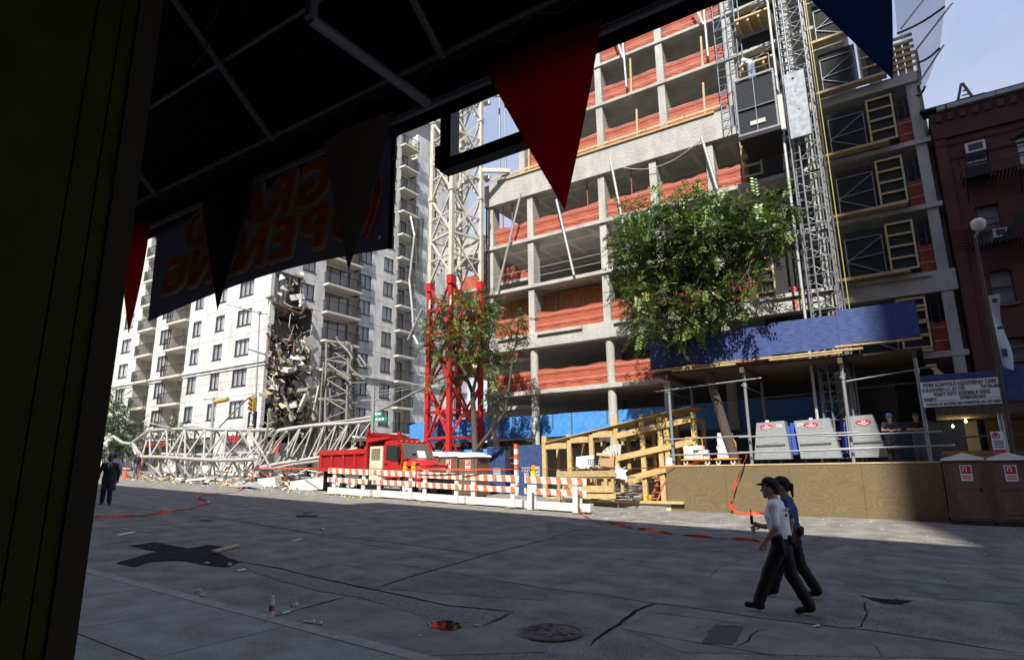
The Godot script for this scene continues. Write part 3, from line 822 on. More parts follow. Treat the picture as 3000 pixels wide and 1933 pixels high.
	part("motor_panel", MB.new().bx(-3.42, -2.58, 16.1, 19.25, -27.3, -27.42), NM("panelsteel", Color(0.2, 0.23, 0.27), Color(0.4, 0.43, 0.48), 1.6, 0.5, 1.3, 0.02, 113, Vector3.ONE, 0.0, 0.1), h, true)
	for q in [[-3.05, 18.95, 0.06], [-3.0, 18.3, 0.03], [-2.95, 17.4, 0.03]]: part("panel_hole", MB.new().lathe(Vector3(q[0], q[1], -27.296), [Vector2(q[2], 0.0), Vector2(0.0001, 0.001)], 12, Basis(Vector3.RIGHT, PI / 2)), M("black", 0.004, 0.004, 0.004), h, true)
	part("control_box", MB.new().bx(-3.72, -3.53, 16.5, 18.2, -27.0, -27.2), M("ctrlbox", 0.5, 0.5, 0.46, 0.5), h, true)
	part("cable_loop", MB.new().path([Vector3(-3.62, 18.2, -27.1), Vector3(-3.62, 19.0, -27.05), Vector3(-3.72, 19.3, -27.05), Vector3(-3.85, 19.2, -27.05)], 0.03, 6), galv, h, true)
	part("guide_rail", MB.new().tube(Vector3(-3.72, 2.2, -27.45), Vector3(-3.72, 33, -27.45), 0.06, 8), M("railw", 0.5, 0.5, 0.5, 0.4, 0.3), h, true)
	# yellow hose
	one("concrete_hose", MB.new().path([Vector3(-2.1, 8.0, -27.75), Vector3(-2.12, 14, -27.7), Vector3(-2.16, 20, -27.7), Vector3(-2.2, 26, -27.7), Vector3(-2.2, 32, -27.7)], 0.02, 8), M("yellow", 0.5, 0.44, 0.08, 0.6), "thin yellow hose running straight up beside the hoist mast", "hose")
	# ladder scaffold tower beside the car
	var s := thing("scaffold_tower", "blue grey frame scaffold tower climbing beside the hoist car", "scaffold", Vector3(-6.2, 18.6, CZ + 0.8))
	var sb := M("scafblue", 0.17, 0.21, 0.29, 0.5, 0.4)
	for k in 8:
		var yy := 18.7 + k * 1.9
		for xx in [-6.75, -6.1]:
			var m := MB.new()
			m.tube(Vector3(xx, yy, CZ + 0.35), Vector3(xx, yy + 1.85, CZ + 0.35), 0.028, 6); m.tube(Vector3(xx + 0.42, yy, CZ + 0.35), Vector3(xx + 0.42, yy + 1.85, CZ + 0.35), 0.028, 6)
			for j in 4: m.tube(Vector3(xx, yy + 0.25 + 0.45 * j, CZ + 0.35), Vector3(xx + 0.42, yy + 0.25 + 0.45 * j, CZ + 0.35), 0.02, 6)
			part("ladder_frame", m, sb, s, true)
		part("cross_brace", MB.new().tube(Vector3(-6.75, yy, CZ + 0.38), Vector3(-5.68, yy + 1.8, CZ + 0.38), 0.018, 6), sb, s, true)
		part("ledger", MB.new().tube(Vector3(-6.75, yy + 0.1, CZ + 0.4), Vector3(-5.0, yy + 0.15, CZ + 0.4), 0.02, 6), sb, s, true)

func formwork(timber: Material) -> void:
	var f := thing("column_formwork", "timber column formwork standing on the stepped concrete roof corner", "formwork", Vector3(1.2, 19.06, CZ - 0.4))
	for k in 6: part("yoke", MB.new().bx(0.55 + 0.05 * (k % 2), 1.62, 19.3 + k * 0.3, 19.42 + k * 0.3, CZ + 0.1, CZ + 0.02), timber, f, true)
	for x in [0.75, 1.05, 1.35]: part("form_board", MB.new().bx(x - 0.12, x + 0.12, 19.06, 20.7 + 0.3 * sin(x * 9), CZ - 0.02, CZ - 0.5), timber, f, true)
	part("tie_block", MB.new().bx(1.62, 1.72, 18.9, 20.0, CZ + 0.06, CZ - 0.4), timber, f, true)
	# debris netting on outrigger poles at the roof edge
	var n := thing("debris_net", "grey debris netting stretched on white poles off the roof corner", "netting", Vector3(1.7, 19.0, CZ))
	var nm := M("greynet", 0.05, 0.054, 0.075, 0.95)
	nm.transparency = BaseMaterial3D.TRANSPARENCY_ALPHA
	nm.albedo_color.a = 0.4
	var white := M("polewhite", 0.75, 0.74, 0.7, 0.5)
	var poles := [[2690, 248, 2767, 131], [2677, 157, 2792, 8], [2640, 85, 2710, -5]]
	for q in poles: part("outrigger_pole", MB.new().tube(PZ(q[0], q[1], CZ), PZ(q[2], q[3], CZ + 0.6), 0.04, 8), white, n, true)
	var e := [[2620, -20, 2775, -30], [2630, 98, 2770, 18], [2684, 185, 2755, 140], [2688, 280, 2712, 252]]
	for i in 3:
		var a := PZ(e[i][0], e[i][1], CZ); var c := PZ(e[i][2], e[i][3], CZ + 0.6); var d := PZ(e[i + 1][0], e[i + 1][1], CZ); var g := PZ(e[i + 1][2], e[i + 1][3], CZ + 0.6)
		var fn := func(u: float, v: float) -> Vector3:
			return d.lerp(g, u).lerp(a.lerp(c, u), v) + Vector3(0.1, -0.5, 0.15) * sin(u * PI) * sin(v * PI) * 0.6
		part("net_panel", MB.new().grid(fn, 10, 8), nm, n, true)
		var hem := []
		for j in 11: hem.append(fn.call(j / 10.0, 0.0) + Vector3(0, -0.12 * sin(j / 10.0 * PI), 0))
		part("net_hem", MB.new().path(hem, 0.05, 5), M("nethem", 0.07, 0.07, 0.075), n, true)

# ---------- white apartment building with the torn corner ----------
const WX := -44.08
const WZ := -30.0
const WT0 := 8.06
const FH := 2.6
var npanel := 0
func face_xf(face: int, u: float, y: float, out: float) -> Transform3D: # face 0 looks along +z, face 1 along +x; u is x or z
	if face == 0: return Transform3D(Basis.IDENTITY, Vector3(u, y, WZ + out))
	return Transform3D(Basis(Vector3.UP, PI / 2), Vector3(WX + out, y, u))
func face_box(m: MB, face: int, u0: float, u1: float, y0: float, y1: float, o0: float, o1: float) -> void:
	if face == 0: m.bx(u0, u1, y0, y1, WZ + o0, WZ + o1)
	else: m.bx(WX + o0, WX + o1, y0, y1, u0, u1)

func white_building() -> void:
	var wall := NM("whitewall", Color(0.46, 0.455, 0.44), Color(0.68, 0.675, 0.66), 5.0, 0.85, 1.5, 0.015, 201, Vector3(1, 0.3, 1), 0.15)
	var room := M("room", 0.4, 0.39, 0.37, 0.95)
	var frame := M("winframe", 0.03, 0.03, 0.032, 0.5)
	var glass := M("glass", 0.12, 0.15, 0.19, 0.04)
	glass.transparency = BaseMaterial3D.TRANSPARENCY_ALPHA
	glass.albedo_color.a = 0.12
	var blinds := [M("blind0", 0.66, 0.66, 0.64, 0.9), M("blind1", 0.42, 0.43, 0.44, 0.9), M("blind2", 0.5, 0.48, 0.43, 0.9), M("blind3", 0.75, 0.75, 0.74, 0.9)]
	var slabm := NM("balcslab", Color(0.46, 0.43, 0.36), Color(0.6, 0.57, 0.5), 2.0, 0.85, 1.2, 0.03, 202)
	var railm := M("railing", 0.02, 0.021, 0.022, 0.5)
	var b := thing("white_apartment_building", "white panelled apartment building with a gaping hole torn in its corner", "building", Vector3(-57, gy(-57, WZ), WZ))
	var top := 43.0
	var core := MB.new()
	core.bx(-78, -50, 1.0, top, WZ - 1.7, -57); core.bx(-50, WX - 1.0, 1.0, top, -35.2, -57)
	core.bx(-50, WX - 0.5, 1.0, 4.6, WZ - 0.5, -35.2); core.bx(-50, WX - 0.5, 18.7, top, WZ - 0.5, -35.2)
	part("core", core, room, b, true)
	# torn floors inside the hole
	for k in 5:
		var y := 5.5 + FH * k
		var m := MB.new()
		m.prism([Vector3(-50, y, -30.5), Vector3(-50, y, -35.2), Vector3(-44.6 - 0.5 * (k % 3), y, -35.1), Vector3(-45.2 - 0.4 * (k % 2), y, -33.6), Vector3(-44.9 - 0.7 * ((k + 1) % 2), y, -32.2), Vector3(-44.5, y, -30.5)], Vector3(0, 0.2, 0))
		part("torn_floor", m, M("tornfloor", 0.3, 0.29, 0.27, 0.95), b, true)
	part("room_wall", MB.new().bx(-46.6, -46.5, 15.9, 18.5, -30.5, -35.1), M("plaster", 0.55, 0.54, 0.5, 0.9), b, true)
	part("room_wall", MB.new().bx(-47.6, -47.5, 8.3, 15.6, -32.2, -35.1), mats["plaster"], b, true)
	for q in [[-30.55, -31.15], [-31.25, -31.6], [-31.68, -31.95]]:
		part("room_wall", MB.new().bx(-44.75, -44.65, 15.95, 18.5, q[0], q[1]), mats["plaster"], b, true)
	# columns of each face: [from, to, kind]
	var left := [[-44.08, -46.45, "w"], [-46.45, -48.45, "3"], [-48.45, -50.4, "w"], [-50.4, -51.75, "2"], [-51.75, -54.05, "w"], [-54.05, -55.4, "2"], [-55.4, -56.2, "w"], [-56.2, -59.8, "b"], [-59.8, -61.15, "2"], [-61.15, -62.2, "w"], [-62.2, -65.3, "b"], [-65.3, -66.95, "w"], [-66.95, -68.8, "2"], [-68.8, -69.8, "w"], [-69.8, -73.4, "b"], [-73.4, -75.0, "w"], [-75.0, -76.8, "2"], [-76.8, -78.0, "w"]]
	var right := [[-30.0, -30.35, "w"], [-30.35, -33.05, "h"], [-33.05, -34.4, "2h"], [-34.4, -35.55, "w"], [-35.55, -39.7, "b"], [-39.7, -41.1, "2"], [-41.1, -42.75, "w"], [-42.75, -44.1, "2"], [-44.1, -44.75, "w"], [-44.75, -47.2, "b"], [-47.2, -49.3, "w"], [-49.3, -50.65, "2"], [-50.65, -52.6, "w"], [-52.6, -54.0, "2"], [-54.0, -56.6, "w"]]
	var win := {}
	var rest := MB.new()
	var wn := 0
	for face in 2:
		for c in (left if face == 0 else right):
			var kind: String = c[2]
			var u0: float = c[1] + 0.014; var u1: float = c[0] - 0.014
			var cu := (u0 + u1) / 2; var w := u1 - u0
			for k in 13:
				var wt := WT0 + FH * k
				var y0 := wt - 2.2 + 0.014; var y1 := wt + 0.4 - 0.014
				if face == 0 and k > 7: # hidden by the awning: one plain storey
					face_box(rest, face, u0, u1, y0, y1, -0.3, 0.0)
					continue
				var torn := face == 1 and (kind == "h" or kind == "2h") and k < 4
				if kind == "h" and k < 5:
					continue
				if kind == "2h" and (k == 0 or k == 2 or k == 3): continue
				var bands := []
				if kind == "w" or kind == "h": bands.append([y0, y1])
				elif kind.begins_with("2") or kind == "3":
					bands.append([y0, wt - 1.4]); bands.append([wt, y1])
				for q in bands:
					var n := 1
					if k < 2: n = maxi(1, int(round((q[1] - q[0]) / 0.65)))
					for j in n:
						var a := lerpf(q[0], q[1], float(j) / n) + (0.011 if j > 0 else 0.0); var e := lerpf(q[0], q[1], float(j + 1) / n) - (0.011 if j < n - 1 else 0.0)
						if npanel < 290 and (k < 6 or face == 1):
							var m := MB.new()
							face_box(m, face, u0, u1, a, e, -0.3, rng.randf_range(0, 0.006))
							part("wall_panel", m, wall, b, true)
							npanel += 1
						else: face_box(rest, face, u0, u1, a, e, -0.3, rng.randf_range(0, 0.006))
				if kind.begins_with("2") or kind == "3":
					var np := 3 if kind == "3" or (face == 0 and k < 2 and w > 1.5) else 2
					var key := "%d_%.2f" % [np, w]
					if not win.has(key):
						var fm := MB.new()
						fm.bx(-w / 2, w / 2, 0, 0.07, -0.12, -0.02); fm.bx(-w / 2, w / 2, 1.34, 1.4, -0.12, -0.02)
						for j in np + 1:
							var x := lerpf(-w / 2 + 0.03, w / 2 - 0.03, float(j) / np)
							fm.bx(x - 0.03, x + 0.03, 0.07, 1.34, -0.115, -0.025)
						fm.bx(-w / 2 - 0.06, w / 2 + 0.06, -0.06, -0.005, -0.02, 0.05)
						var pw := (w - 0.06) / np - 0.06
						win[key] = [fm.mesh(), MB.new().bx(-pw / 2, pw / 2, 0.07, 1.34, -0.08, -0.075).mesh(), MB.new().bx(-w / 2, w / 2, 0.0, 1.4, -0.22, -0.215).mesh(), pw]
					var o := part("window", win[key][0], frame, b)
					o.transform = face_xf(face, cu, wt - 1.4, 0.0)
					o.position -= b.position
					for j in np:
						var x := lerpf(-w / 2 + 0.03, w / 2 - 0.03, (j + 0.5) / np)
						part("pane", win[key][1], glass, o).position = Vector3(x, 0, 0)
					part("curtain", win[key][2], blinds[rng.randi() % 4], o)
					wn += 1
				if kind == "b": balcony(b, face, u0, u1, wt, slabm, railm, frame, glass, blinds, wall, rest)
	part("wall_panels", rest, wall, b, true).set_meta("kind", "stuff")
	# bands of the ledge above the stone storeys
	for q in [[-44.0, -56.2], [-59.8, -62.2], [-65.3, -69.8]]:
		var m := MB.new()
		face_box(m, 0, q[1], q[0] + 0.06, 10.98, 11.22, 0.006, 0.16); face_box(m, 0, q[1], q[0] + 0.03, 10.72, 10.84, 0.006, 0.08)
		part("ledge", m, wall, b, true)
	for q in [[-33.0, -35.55], [-39.7, -44.75], [-47.2, -56.6]]:
		var m := MB.new()
		face_box(m, 1, q[1], q[0], 10.98, 11.22, 0.006, 0.16); face_box(m, 1, q[1], q[0], 10.72, 10.84, 0.006, 0.08)
		part("ledge", m, wall, b, true)
	# ground storey: piers, shop windows, fascia
	var gb := gy(-50, WZ) - 0.4
	for q in [[-44.08, -45.6], [-48.8, -50.2], [-55.6, -57.2], [-62, -64], [-69, -70.4], [-76.5, -78]]:
		var m := MB.new()
		for j in 6: face_box(m, 0, q[1], q[0], lerpf(gb, 5.2, j / 6.0) + 0.006, lerpf(gb, 5.2, (j + 1) / 6.0) - 0.006, -0.3, 0.0)
		part("pier", m, wall, b, true)
	var fas := MB.new()
	face_box(fas, 0, -78, -44.1, 5.21, 5.84, -0.3, 0.03)
	part("fascia", fas, wall, b, true)
	for q in [[-45.6, -48.8], [-50.2, -55.6], [-57.2, -62], [-64, -69], [-70.4, -76.5]]:
		var m := MB.new(); face_box(m, 0, q[1], q[0], 2.9, 4.6, -0.35, -0.33)
		part("shop_window", m, glass, b, true)
		m = MB.new(); face_box(m, 0, q[1], q[0], gb, 2.88, -0.4, -0.2)
		part("stall_riser", m, wall, b, true)
		m = MB.new(); face_box(m, 0, q[1], q[0], 4.62, 5.2, -0.35, -0.1)
		part("shop_head", m, M("shophead", 0.12, 0.11, 0.1, 0.8), b, true)
		m = MB.new()
		for i in 9: face_box(m, 0, lerpf(q[1], q[0], (i + 0.15) / 9.0), lerpf(q[1], q[0], (i + 0.85) / 9.0), 2.9, 3.3 + 0.5 * rng.randf(), -0.8, -0.7)
		part("shop_goods", m, M("goods", 0.25, 0.12, 0.1, 0.9), b, true)
	var redm := M("shopred", 0.6, 0.02, 0.03, 0.6)
	var m2 := MB.new(); face_box(m2, 0, -68, -58, 4.75, 5.1, -0.098, -0.06)
	part("shop_sign", m2, redm, b, true)
	text("obe", 0.62, redm, b, Vector3(-47.35, 4.98, WZ + 0.05) - b.position, Basis.IDENTITY, 1.6, "Droid Sans", true, 0.06)
	for q in [[-35.5, -39.7], [-39.7, -45], [-45, -56.6]]:
		var m := MB.new()
		face_box(m, 1, q[1], q[0] - 0.01, gb, 5.84, -0.3, 0.0)
		part("base_wall", m, wall, b, true)
	part("roof_slab", MB.new().bx(-78, WX + 0.1, top, top + 0.4, WZ + 0.1, -57), slabm, b, true)
	part("penthouse", MB.new().bx(-66, -52, top + 0.4, top + 6, -36, -54), wall, b, true)

func balcony(b: Node3D, face: int, u0: float, u1: float, wt: float, slabm: Material, railm: Material, frame: Material, glass: Material, blinds: Array, wall: Material, rest: MB) -> void:
	var f := wt - 2.2
	var dep := -0.9 if face == 1 else -1.4
	var out := 0.75 if face == 1 else 0.35
	var e := 0.25 if face == 1 else 0.02
	var s := MB.new()
	face_box(s, face, u0 - 0.02 + (0.4 if face == 1 else 0.0), u1 + e, f - 0.16, f + 0.04, dep, out)
	var o := part("balcony", s, slabm, b, true)
	# back wall with a glazed door, side cheeks
	var m := MB.new()
	var d0 := u1 - (u1 - u0) * (0.35 if face == 0 else 0.95); var d1 := u1 - 0.15
	if face == 1: d0 = u0 + 0.5
	face_box(rest, face, u0 - 0.01, d0, f + 0.045, f + FH - 0.17, dep - 0.3, dep)
	face_box(rest, face, d0, u1 + 0.01, f + 2.25, f + FH - 0.17, dep - 0.3, dep)
	face_box(rest, face, u0 - 0.012, u0 + 0.0, f + 0.045, f + FH - 0.17, dep, -0.3)
	face_box(rest, face, u1 - 0.0, u1 + 0.012, f + 0.045, f + FH - 0.17, dep, -0.3)
	var fr := MB.new()
	var n := 3
	for j in n + 1:
		var u := lerpf(d0 + 0.03, d1 - 0.03, float(j) / n)
		face_box(fr, face, u - 0.03, u + 0.03, f + 0.05, f + 2.2, dep - 0.08, dep - 0.02)
	face_box(fr, face, d0, d1, f + 2.2, f + 2.25, dep - 0.08, dep - 0.02)
	part("door_frame", fr, frame, o)
	m = MB.new(); face_box(m, face, d0, d1, f + 0.05, f + 2.2, dep - 0.06, dep - 0.055)
	part("door_glass", m, glass, o)
	m = MB.new(); face_box(m, face, d0 + rng.randf() * 0.8, d1 - rng.randf() * 0.8, f + 0.05, f + 2.2, dep - 0.25, dep - 0.245)
	part("curtain", m, blinds[rng.randi() % 4], o)
	# railing
	var r := MB.new()
	var a0 := u0 + (0.42 if face == 1 else 0.02); var a1 := u1 + e - 0.03
	for y in [f + 0.12, f + 1.05]: face_box(r, face, a0, a1, y, y + 0.05, out - 0.08, out - 0.03)
	var k := int((a1 - a0) / 0.12)
	for i in k + 1:
		var u := lerpf(a0, a1 - 0.02, float(i) / k)
		face_box(r, face, u, u + 0.018, f + 0.16, f + 1.06, out - 0.064, out - 0.046)
	for u in [a0, a1 - 0.03]:
		for y in [f + 0.12, f + 1.05]: face_box(r, face, u, u + 0.04, y + 0.002, y + 0.048, 0.0, out - 0.08)
		for j in 5: face_box(r, face, u + 0.01, u + 0.028, f + 0.16, f + 1.06, 0.05 + j * (out - 0.1) / 5.0, 0.068 + j * (out - 0.1) / 5.0)
		face_box(r, face, u, u + 0.05, f + 0.04, f + 1.1, out - 0.08, out - 0.03)
	part("railing", r, railm, o)

# ---------- red brick building ----------
func brick_building_right() -> void:
	var z := -30.0
	var brick := NM("redbrick", Color(0.075, 0.027, 0.023), Color(0.13, 0.047, 0.04), 0.9, 0.9, 1.3, 0.06, 301, Vector3(0.35, 1.6, 0.35), 0.4)
	var trim := NM("brickdarktrim", Color(0.05, 0.024, 0.02), Color(0.08, 0.035, 0.03), 0.8, 0.9, 1.2, 0.05, 302)
	var b := thing("red_brick_building", "old red brick tenement with arched windows and a black fire escape", "building", Vector3(8, gy(8, z), z))
	var frame := M("winframe")
	var glass := mats["glass"] as Material
	var blind := M("blind3")
	# windows: [x0, x1, y0, y1, arched]
	var wins := []
	for c in [[2.66, 3.42], [4.3, 5.06], [5.95, 6.7], [7.6, 8.35], [9.2, 10.0]]:
		for r in [[13.55, 14.92, true], [10.72, 12.3, false], [8.2, 9.55, true], [5.98, 6.85, false]]: wins.append([c[0], c[1], r[0], r[1], r[2]])
	var x0 := 1.72; var x1 := 12.0; var y0 := -0.6; var y1 := 16.1
	var xs := [x0, 2.66, 3.42, 4.3, 5.06, 5.95, 6.7, 7.6, 8.35, 9.2, 10.0, x1]
	var ys := [y0, 5.98, 6.85, 8.2, 9.55, 10.72, 12.3, 13.55, 14.92, y1]
	var m := MB.new()
	for i in xs.size() - 1:
		for j in ys.size() - 1:
			if i % 2 == 1 and j % 2 == 1: continue
			m.quad(Vector3(xs[i], ys[j], z), Vector3(xs[i + 1], ys[j], z), Vector3(xs[i + 1], ys[j + 1], z), Vector3(xs[i], ys[j + 1], z))
	m.quad(Vector3(x0, y0, z - 14), Vector3(x0, y0, z), Vector3(x0, y1 + 1, z), Vector3(x0, y1 + 1, z - 14))
	m.quad(Vector3(x0, y1, z), Vector3(x1, y1, z), Vector3(x1, y1, z - 14), Vector3(x0, y1, z - 14))
	for w in wins:
		m.quad(Vector3(w[0], w[2], z - 0.25), Vector3(w[0], w[2], z), Vector3(w[0], w[3], z), Vector3(w[0], w[3], z - 0.25))
		m.quad(Vector3(w[1], w[2], z), Vector3(w[1], w[2], z - 0.25), Vector3(w[1], w[3], z - 0.25), Vector3(w[1], w[3], z))
		m.quad(Vector3(w[0], w[3], z), Vector3(w[1], w[3], z), Vector3(w[1], w[3], z - 0.25), Vector3(w[0], w[3], z - 0.25))
	part("wall", m, brick, b, true)
	part("interior", MB.new().bx(x0 + 0.1, x1, y0, y1, z - 0.6, z - 0.7), M("room"), b, true)
	for q in [[1.75, 2.12], [11.4, 11.95]]: part("pilaster", MB.new().bx(q[0], q[1], y0, 15.9, z + 0.002, z + 0.09), brick, b, true)
	for i in 7: part("brick_band", MB.new().bx(1.76, 2.45, 10.6 + i * 0.13, 10.66 + i * 0.13, z + 0.09, z + 0.115), trim, b, true)
	part("string_course", MB.new().bx(x0, x1, 14.55, 14.63, z + 0.002, z + 0.05), trim, b, true)
	part("string_course", MB.new().bx(x0, x1, 15.55, 15.68, z + 0.092, z + 0.14), trim, b, true)
	part("string_course", MB.new().bx(x0, x1, 15.2, 15.28, z + 0.092, z + 0.12), trim, b, true)
	part("parapet", MB.new().bx(x0 - 0.02, x1, 15.69, 16.75, z + 0.1, z - 0.3), trim, b, true)
	for i in 24: part("corbel", MB.new().bx(1.9 + i * 0.42, 2.1 + i * 0.42, 16.3, 16.6, z + 0.102, z + 0.2), trim, b, true)
	for q in [[2.0, 2.35], [2.3, 4.0], [4.02, 7.0], [7.02, 12.0]]: part("coping", MB.new().bx(q[0], q[1], 16.78, 16.95, z + 0.28, z - 0.3), M("coping", 0.35, 0.36, 0.38, 0.6), b, true)
	part("roof_edge", MB.new().bx(1.4, 12, 16.96, 17.04, z + 0.2, z - 0.6), M("rooftar", 0.03, 0.03, 0.03), b, true)
	for w in wins:
		var o := MB.new()
		var x: float = (w[0] + w[1]) / 2.0
		o.bx(w[0], w[0] + 0.05, w[2], w[3], z - 0.2, z - 0.13); o.bx(w[1] - 0.05, w[1], w[2], w[3], z - 0.2, z - 0.13)
		o.bx(w[0] + 0.05, w[1] - 0.05, w[3] - 0.05, w[3], z - 0.2, z - 0.13); o.bx(w[0] + 0.05, w[1] - 0.05, w[2], w[2] + 0.06, z - 0.2, z - 0.13)
		var my: float = (w[2] + w[3]) / 2.0
		o.bx(w[0] + 0.05, w[1] - 0.05, my - 0.03, my + 0.03, z - 0.2, z - 0.13)
		var win := part("window", o, frame, b, true)
		part("pane", MB.new().bx(w[0] + 0.05, w[1] - 0.05, w[2] + 0.06, w[3] - 0.05, z - 0.17, z - 0.165), glass, win)
		part("blind", MB.new().bx(w[0] + 0.04, w[1] - 0.04, w[2] + (0.0 if rng.randf() < 0.6 else 0.6), w[3], z - 0.3, z - 0.295), [blind, M("blind1"), M("blind1")][rng.randi() % 3], win)
		part("sill", MB.new().bx(w[0] - 0.08, w[1] + 0.08, w[2] - 0.1, w[2] - 0.002, z - 0.1, z + 0.1), M("sill", 0.12, 0.1, 0.095, 0.8), win)
		if w[4]: # arch: voussoir course above a segmental head
			var pts := []
			for i in 9: pts.append(Vector3(lerpf(w[0] - 0.02, w[1] + 0.02, i / 8.0), w[3] - 0.14 + 0.24 * sin(PI * i / 8.0), z + 0.004))
			for i in 9: pts.append(Vector3(lerpf(w[1] + 0.12, w[0] - 0.12, i / 8.0), w[3] - 0.05 + 0.36 * sin(PI * i / 8.0), z + 0.004))
			part("arch", MB.new().prism(pts, Vector3(0, 0, 0.05)), trim, b, true)
	# air conditioner boxes
	for q in [[2.7, 3.36, 14.55, 14.98, "white window air conditioner above a fire escape balcony"], [3.05, 3.5, 10.8, 11.15, "white window air conditioner behind the lower fire escape rail"]]:
		var ac := thing("air_conditioner", q[4], "air conditioner", Vector3(q[0], q[2], z))
		part("case", MB.new().bx(q[0], q[1], q[2], q[3], z - 0.12, z + 0.32), M("acwhite", 0.62, 0.62, 0.6, 0.5), ac, true)
		part("grille", MB.new().bx(q[0] + 0.09, q[1] - 0.09, q[2] + 0.07, q[3] - 0.07, z + 0.321, z + 0.335), M("acgrille", 0.05, 0.05, 0.055, 0.6), ac, true)
		for i in 4: part("slat", MB.new().bx(q[0] + 0.09, q[1] - 0.09, q[2] + 0.1 + i * 0.07, q[2] + 0.115 + i * 0.07, z + 0.336, z + 0.345), M("acslat", 0.1, 0.1, 0.1, 0.6), ac, true)
	# fire escape
	var fe := thing("fire_escape", "black iron fire escape with two balconies on the red brick wall", "fire escape", Vector3(5, 10.5, z))
	var iron := M("feiron", 0.012, 0.012, 0.013, 0.6)
	for q in [[13.3, 2.4, 8.6], [10.5, 2.35, 8.6]]:
		var y: float = q[0]
		var gr := MB.new()
		var i := 0
		while q[1] + i * 0.12 < q[2]:
			gr.bx(q[1] + i * 0.12, q[1] + i * 0.12 + 0.05, y - 0.02, y + 0.02, z + 0.02, z + 1.0); i += 1
		gr.bx(q[1], q[2], y - 0.06, y - 0.022, z + 0.95, z + 1.02)
		part("platform", gr, iron, fe, true)
		for yy in [0.35, 0.9]: part("rail", MB.new().path([Vector3(q[1], y + yy, z + 0.02), Vector3(q[1], y + yy, z + 1.0), Vector3(q[2], y + yy, z + 1.0)], 0.02, 5), iron, fe, true)
		var bl := MB.new()
		i = 0
		while q[1] + i * 0.2 < q[2]:
			bl.tube(Vector3(q[1] + i * 0.2, y, z + 1.0), Vector3(q[1] + i * 0.2, y + 0.9, z + 1.0), 0.01, 4); i += 1
		part("baluster", bl, iron, fe, true)
		for x in [q[1] + 0.1, 4.2, 6.5]: part("bracket", MB.new().bar(Vector3(x, y - 0.05, z + 0.95), Vector3(x, y - 0.75, z + 0.02), 0.04, 0.06), iron, fe, true)
	part("stair_stringer", MB.new().bar(Vector3(3.3, 10.6, z + 0.75), Vector3(5.6, 13.3, z + 0.75), 0.06, 0.16), iron, fe, true)
	part("stair_stringer", MB.new().bar(Vector3(3.3, 10.6, z + 0.3), Vector3(5.6, 13.3, z + 0.3), 0.06, 0.16), iron, fe, true)
	part("planter_box", MB.new().bx(2.55, 3.3, 13.32, 13.75, z + 0.3, z + 0.85), iron, fe, true)
	# trestle on the roof
	var tr := thing("roof_trestle", "small timber trestle standing on the brick roof edge", "trestle", Vector3(3.0, 17.05, z))
	var tm := M("trestle", 0.2, 0.11, 0.09, 0.8)
	for q in [[2.78, 3.0], [3.28, 3.04]]: part("leg", MB.new().bar(Vector3(q[0], 17.1, z), Vector3(q[1], 17.85, z), 0.07, 0.1), tm, tr, true)
	for yy in [17.3, 17.5]: part("rung", MB.new().bar(Vector3(2.95 + (yy - 17.3) * 0.2, yy, z - 0.02), Vector3(3.18 - (yy - 17.3) * 0.2, yy, z - 0.02), 0.04, 0.05), tm, tr, true)
	part("board", MB.new().bx(2.7, 3.7, 17.05, 17.12, z + 0.1, z - 0.2), M("timberdull", 0.2, 0.16, 0.1), tr, true)

# ---------- tower crane mast ----------
func lattice(parent: Node3D, c: Array, y0: float, y1: float, h: float, leg: Material, lw: float, bw: float, phase := 0) -> void: # c: four corner points (x, z)
	for q in c: part("mast_leg", MB.new().bx(q.x - lw / 2, q.x + lw / 2, y0, y1, q.y - lw / 2, q.y + lw / 2), leg, parent, true)
	var y := y0
	var k := phase
	while y < y1 - 0.3:
		var t := minf(y + h, y1)
		for i in 4:
			var a: Vector2 = c[i]; var b: Vector2 = c[(i + 1) % 4]
			var A := Vector3(a.x, y, a.y); var B := Vector3(b.x, y, b.y); var C := Vector3(b.x, t, b.y); var D := Vector3(a.x, t, a.y)
			part("diagonal", MB.new().bar(A, C, bw, bw), leg, parent, true)
			part("diagonal", MB.new().bar(B + (D - B) * 0.003, D, bw * 0.98, bw * 0.98), leg, parent, true)
			part("cross_bar", MB.new().bar((A + D) / 2, (B + C) / 2, bw * 0.9, bw * 0.9), leg, parent, true)
			if k % 2 == 0: part("cross_bar", MB.new().bar(D, C, bw * 1.3, bw * 1.3), leg, parent, true)
		y = t
		k += 1

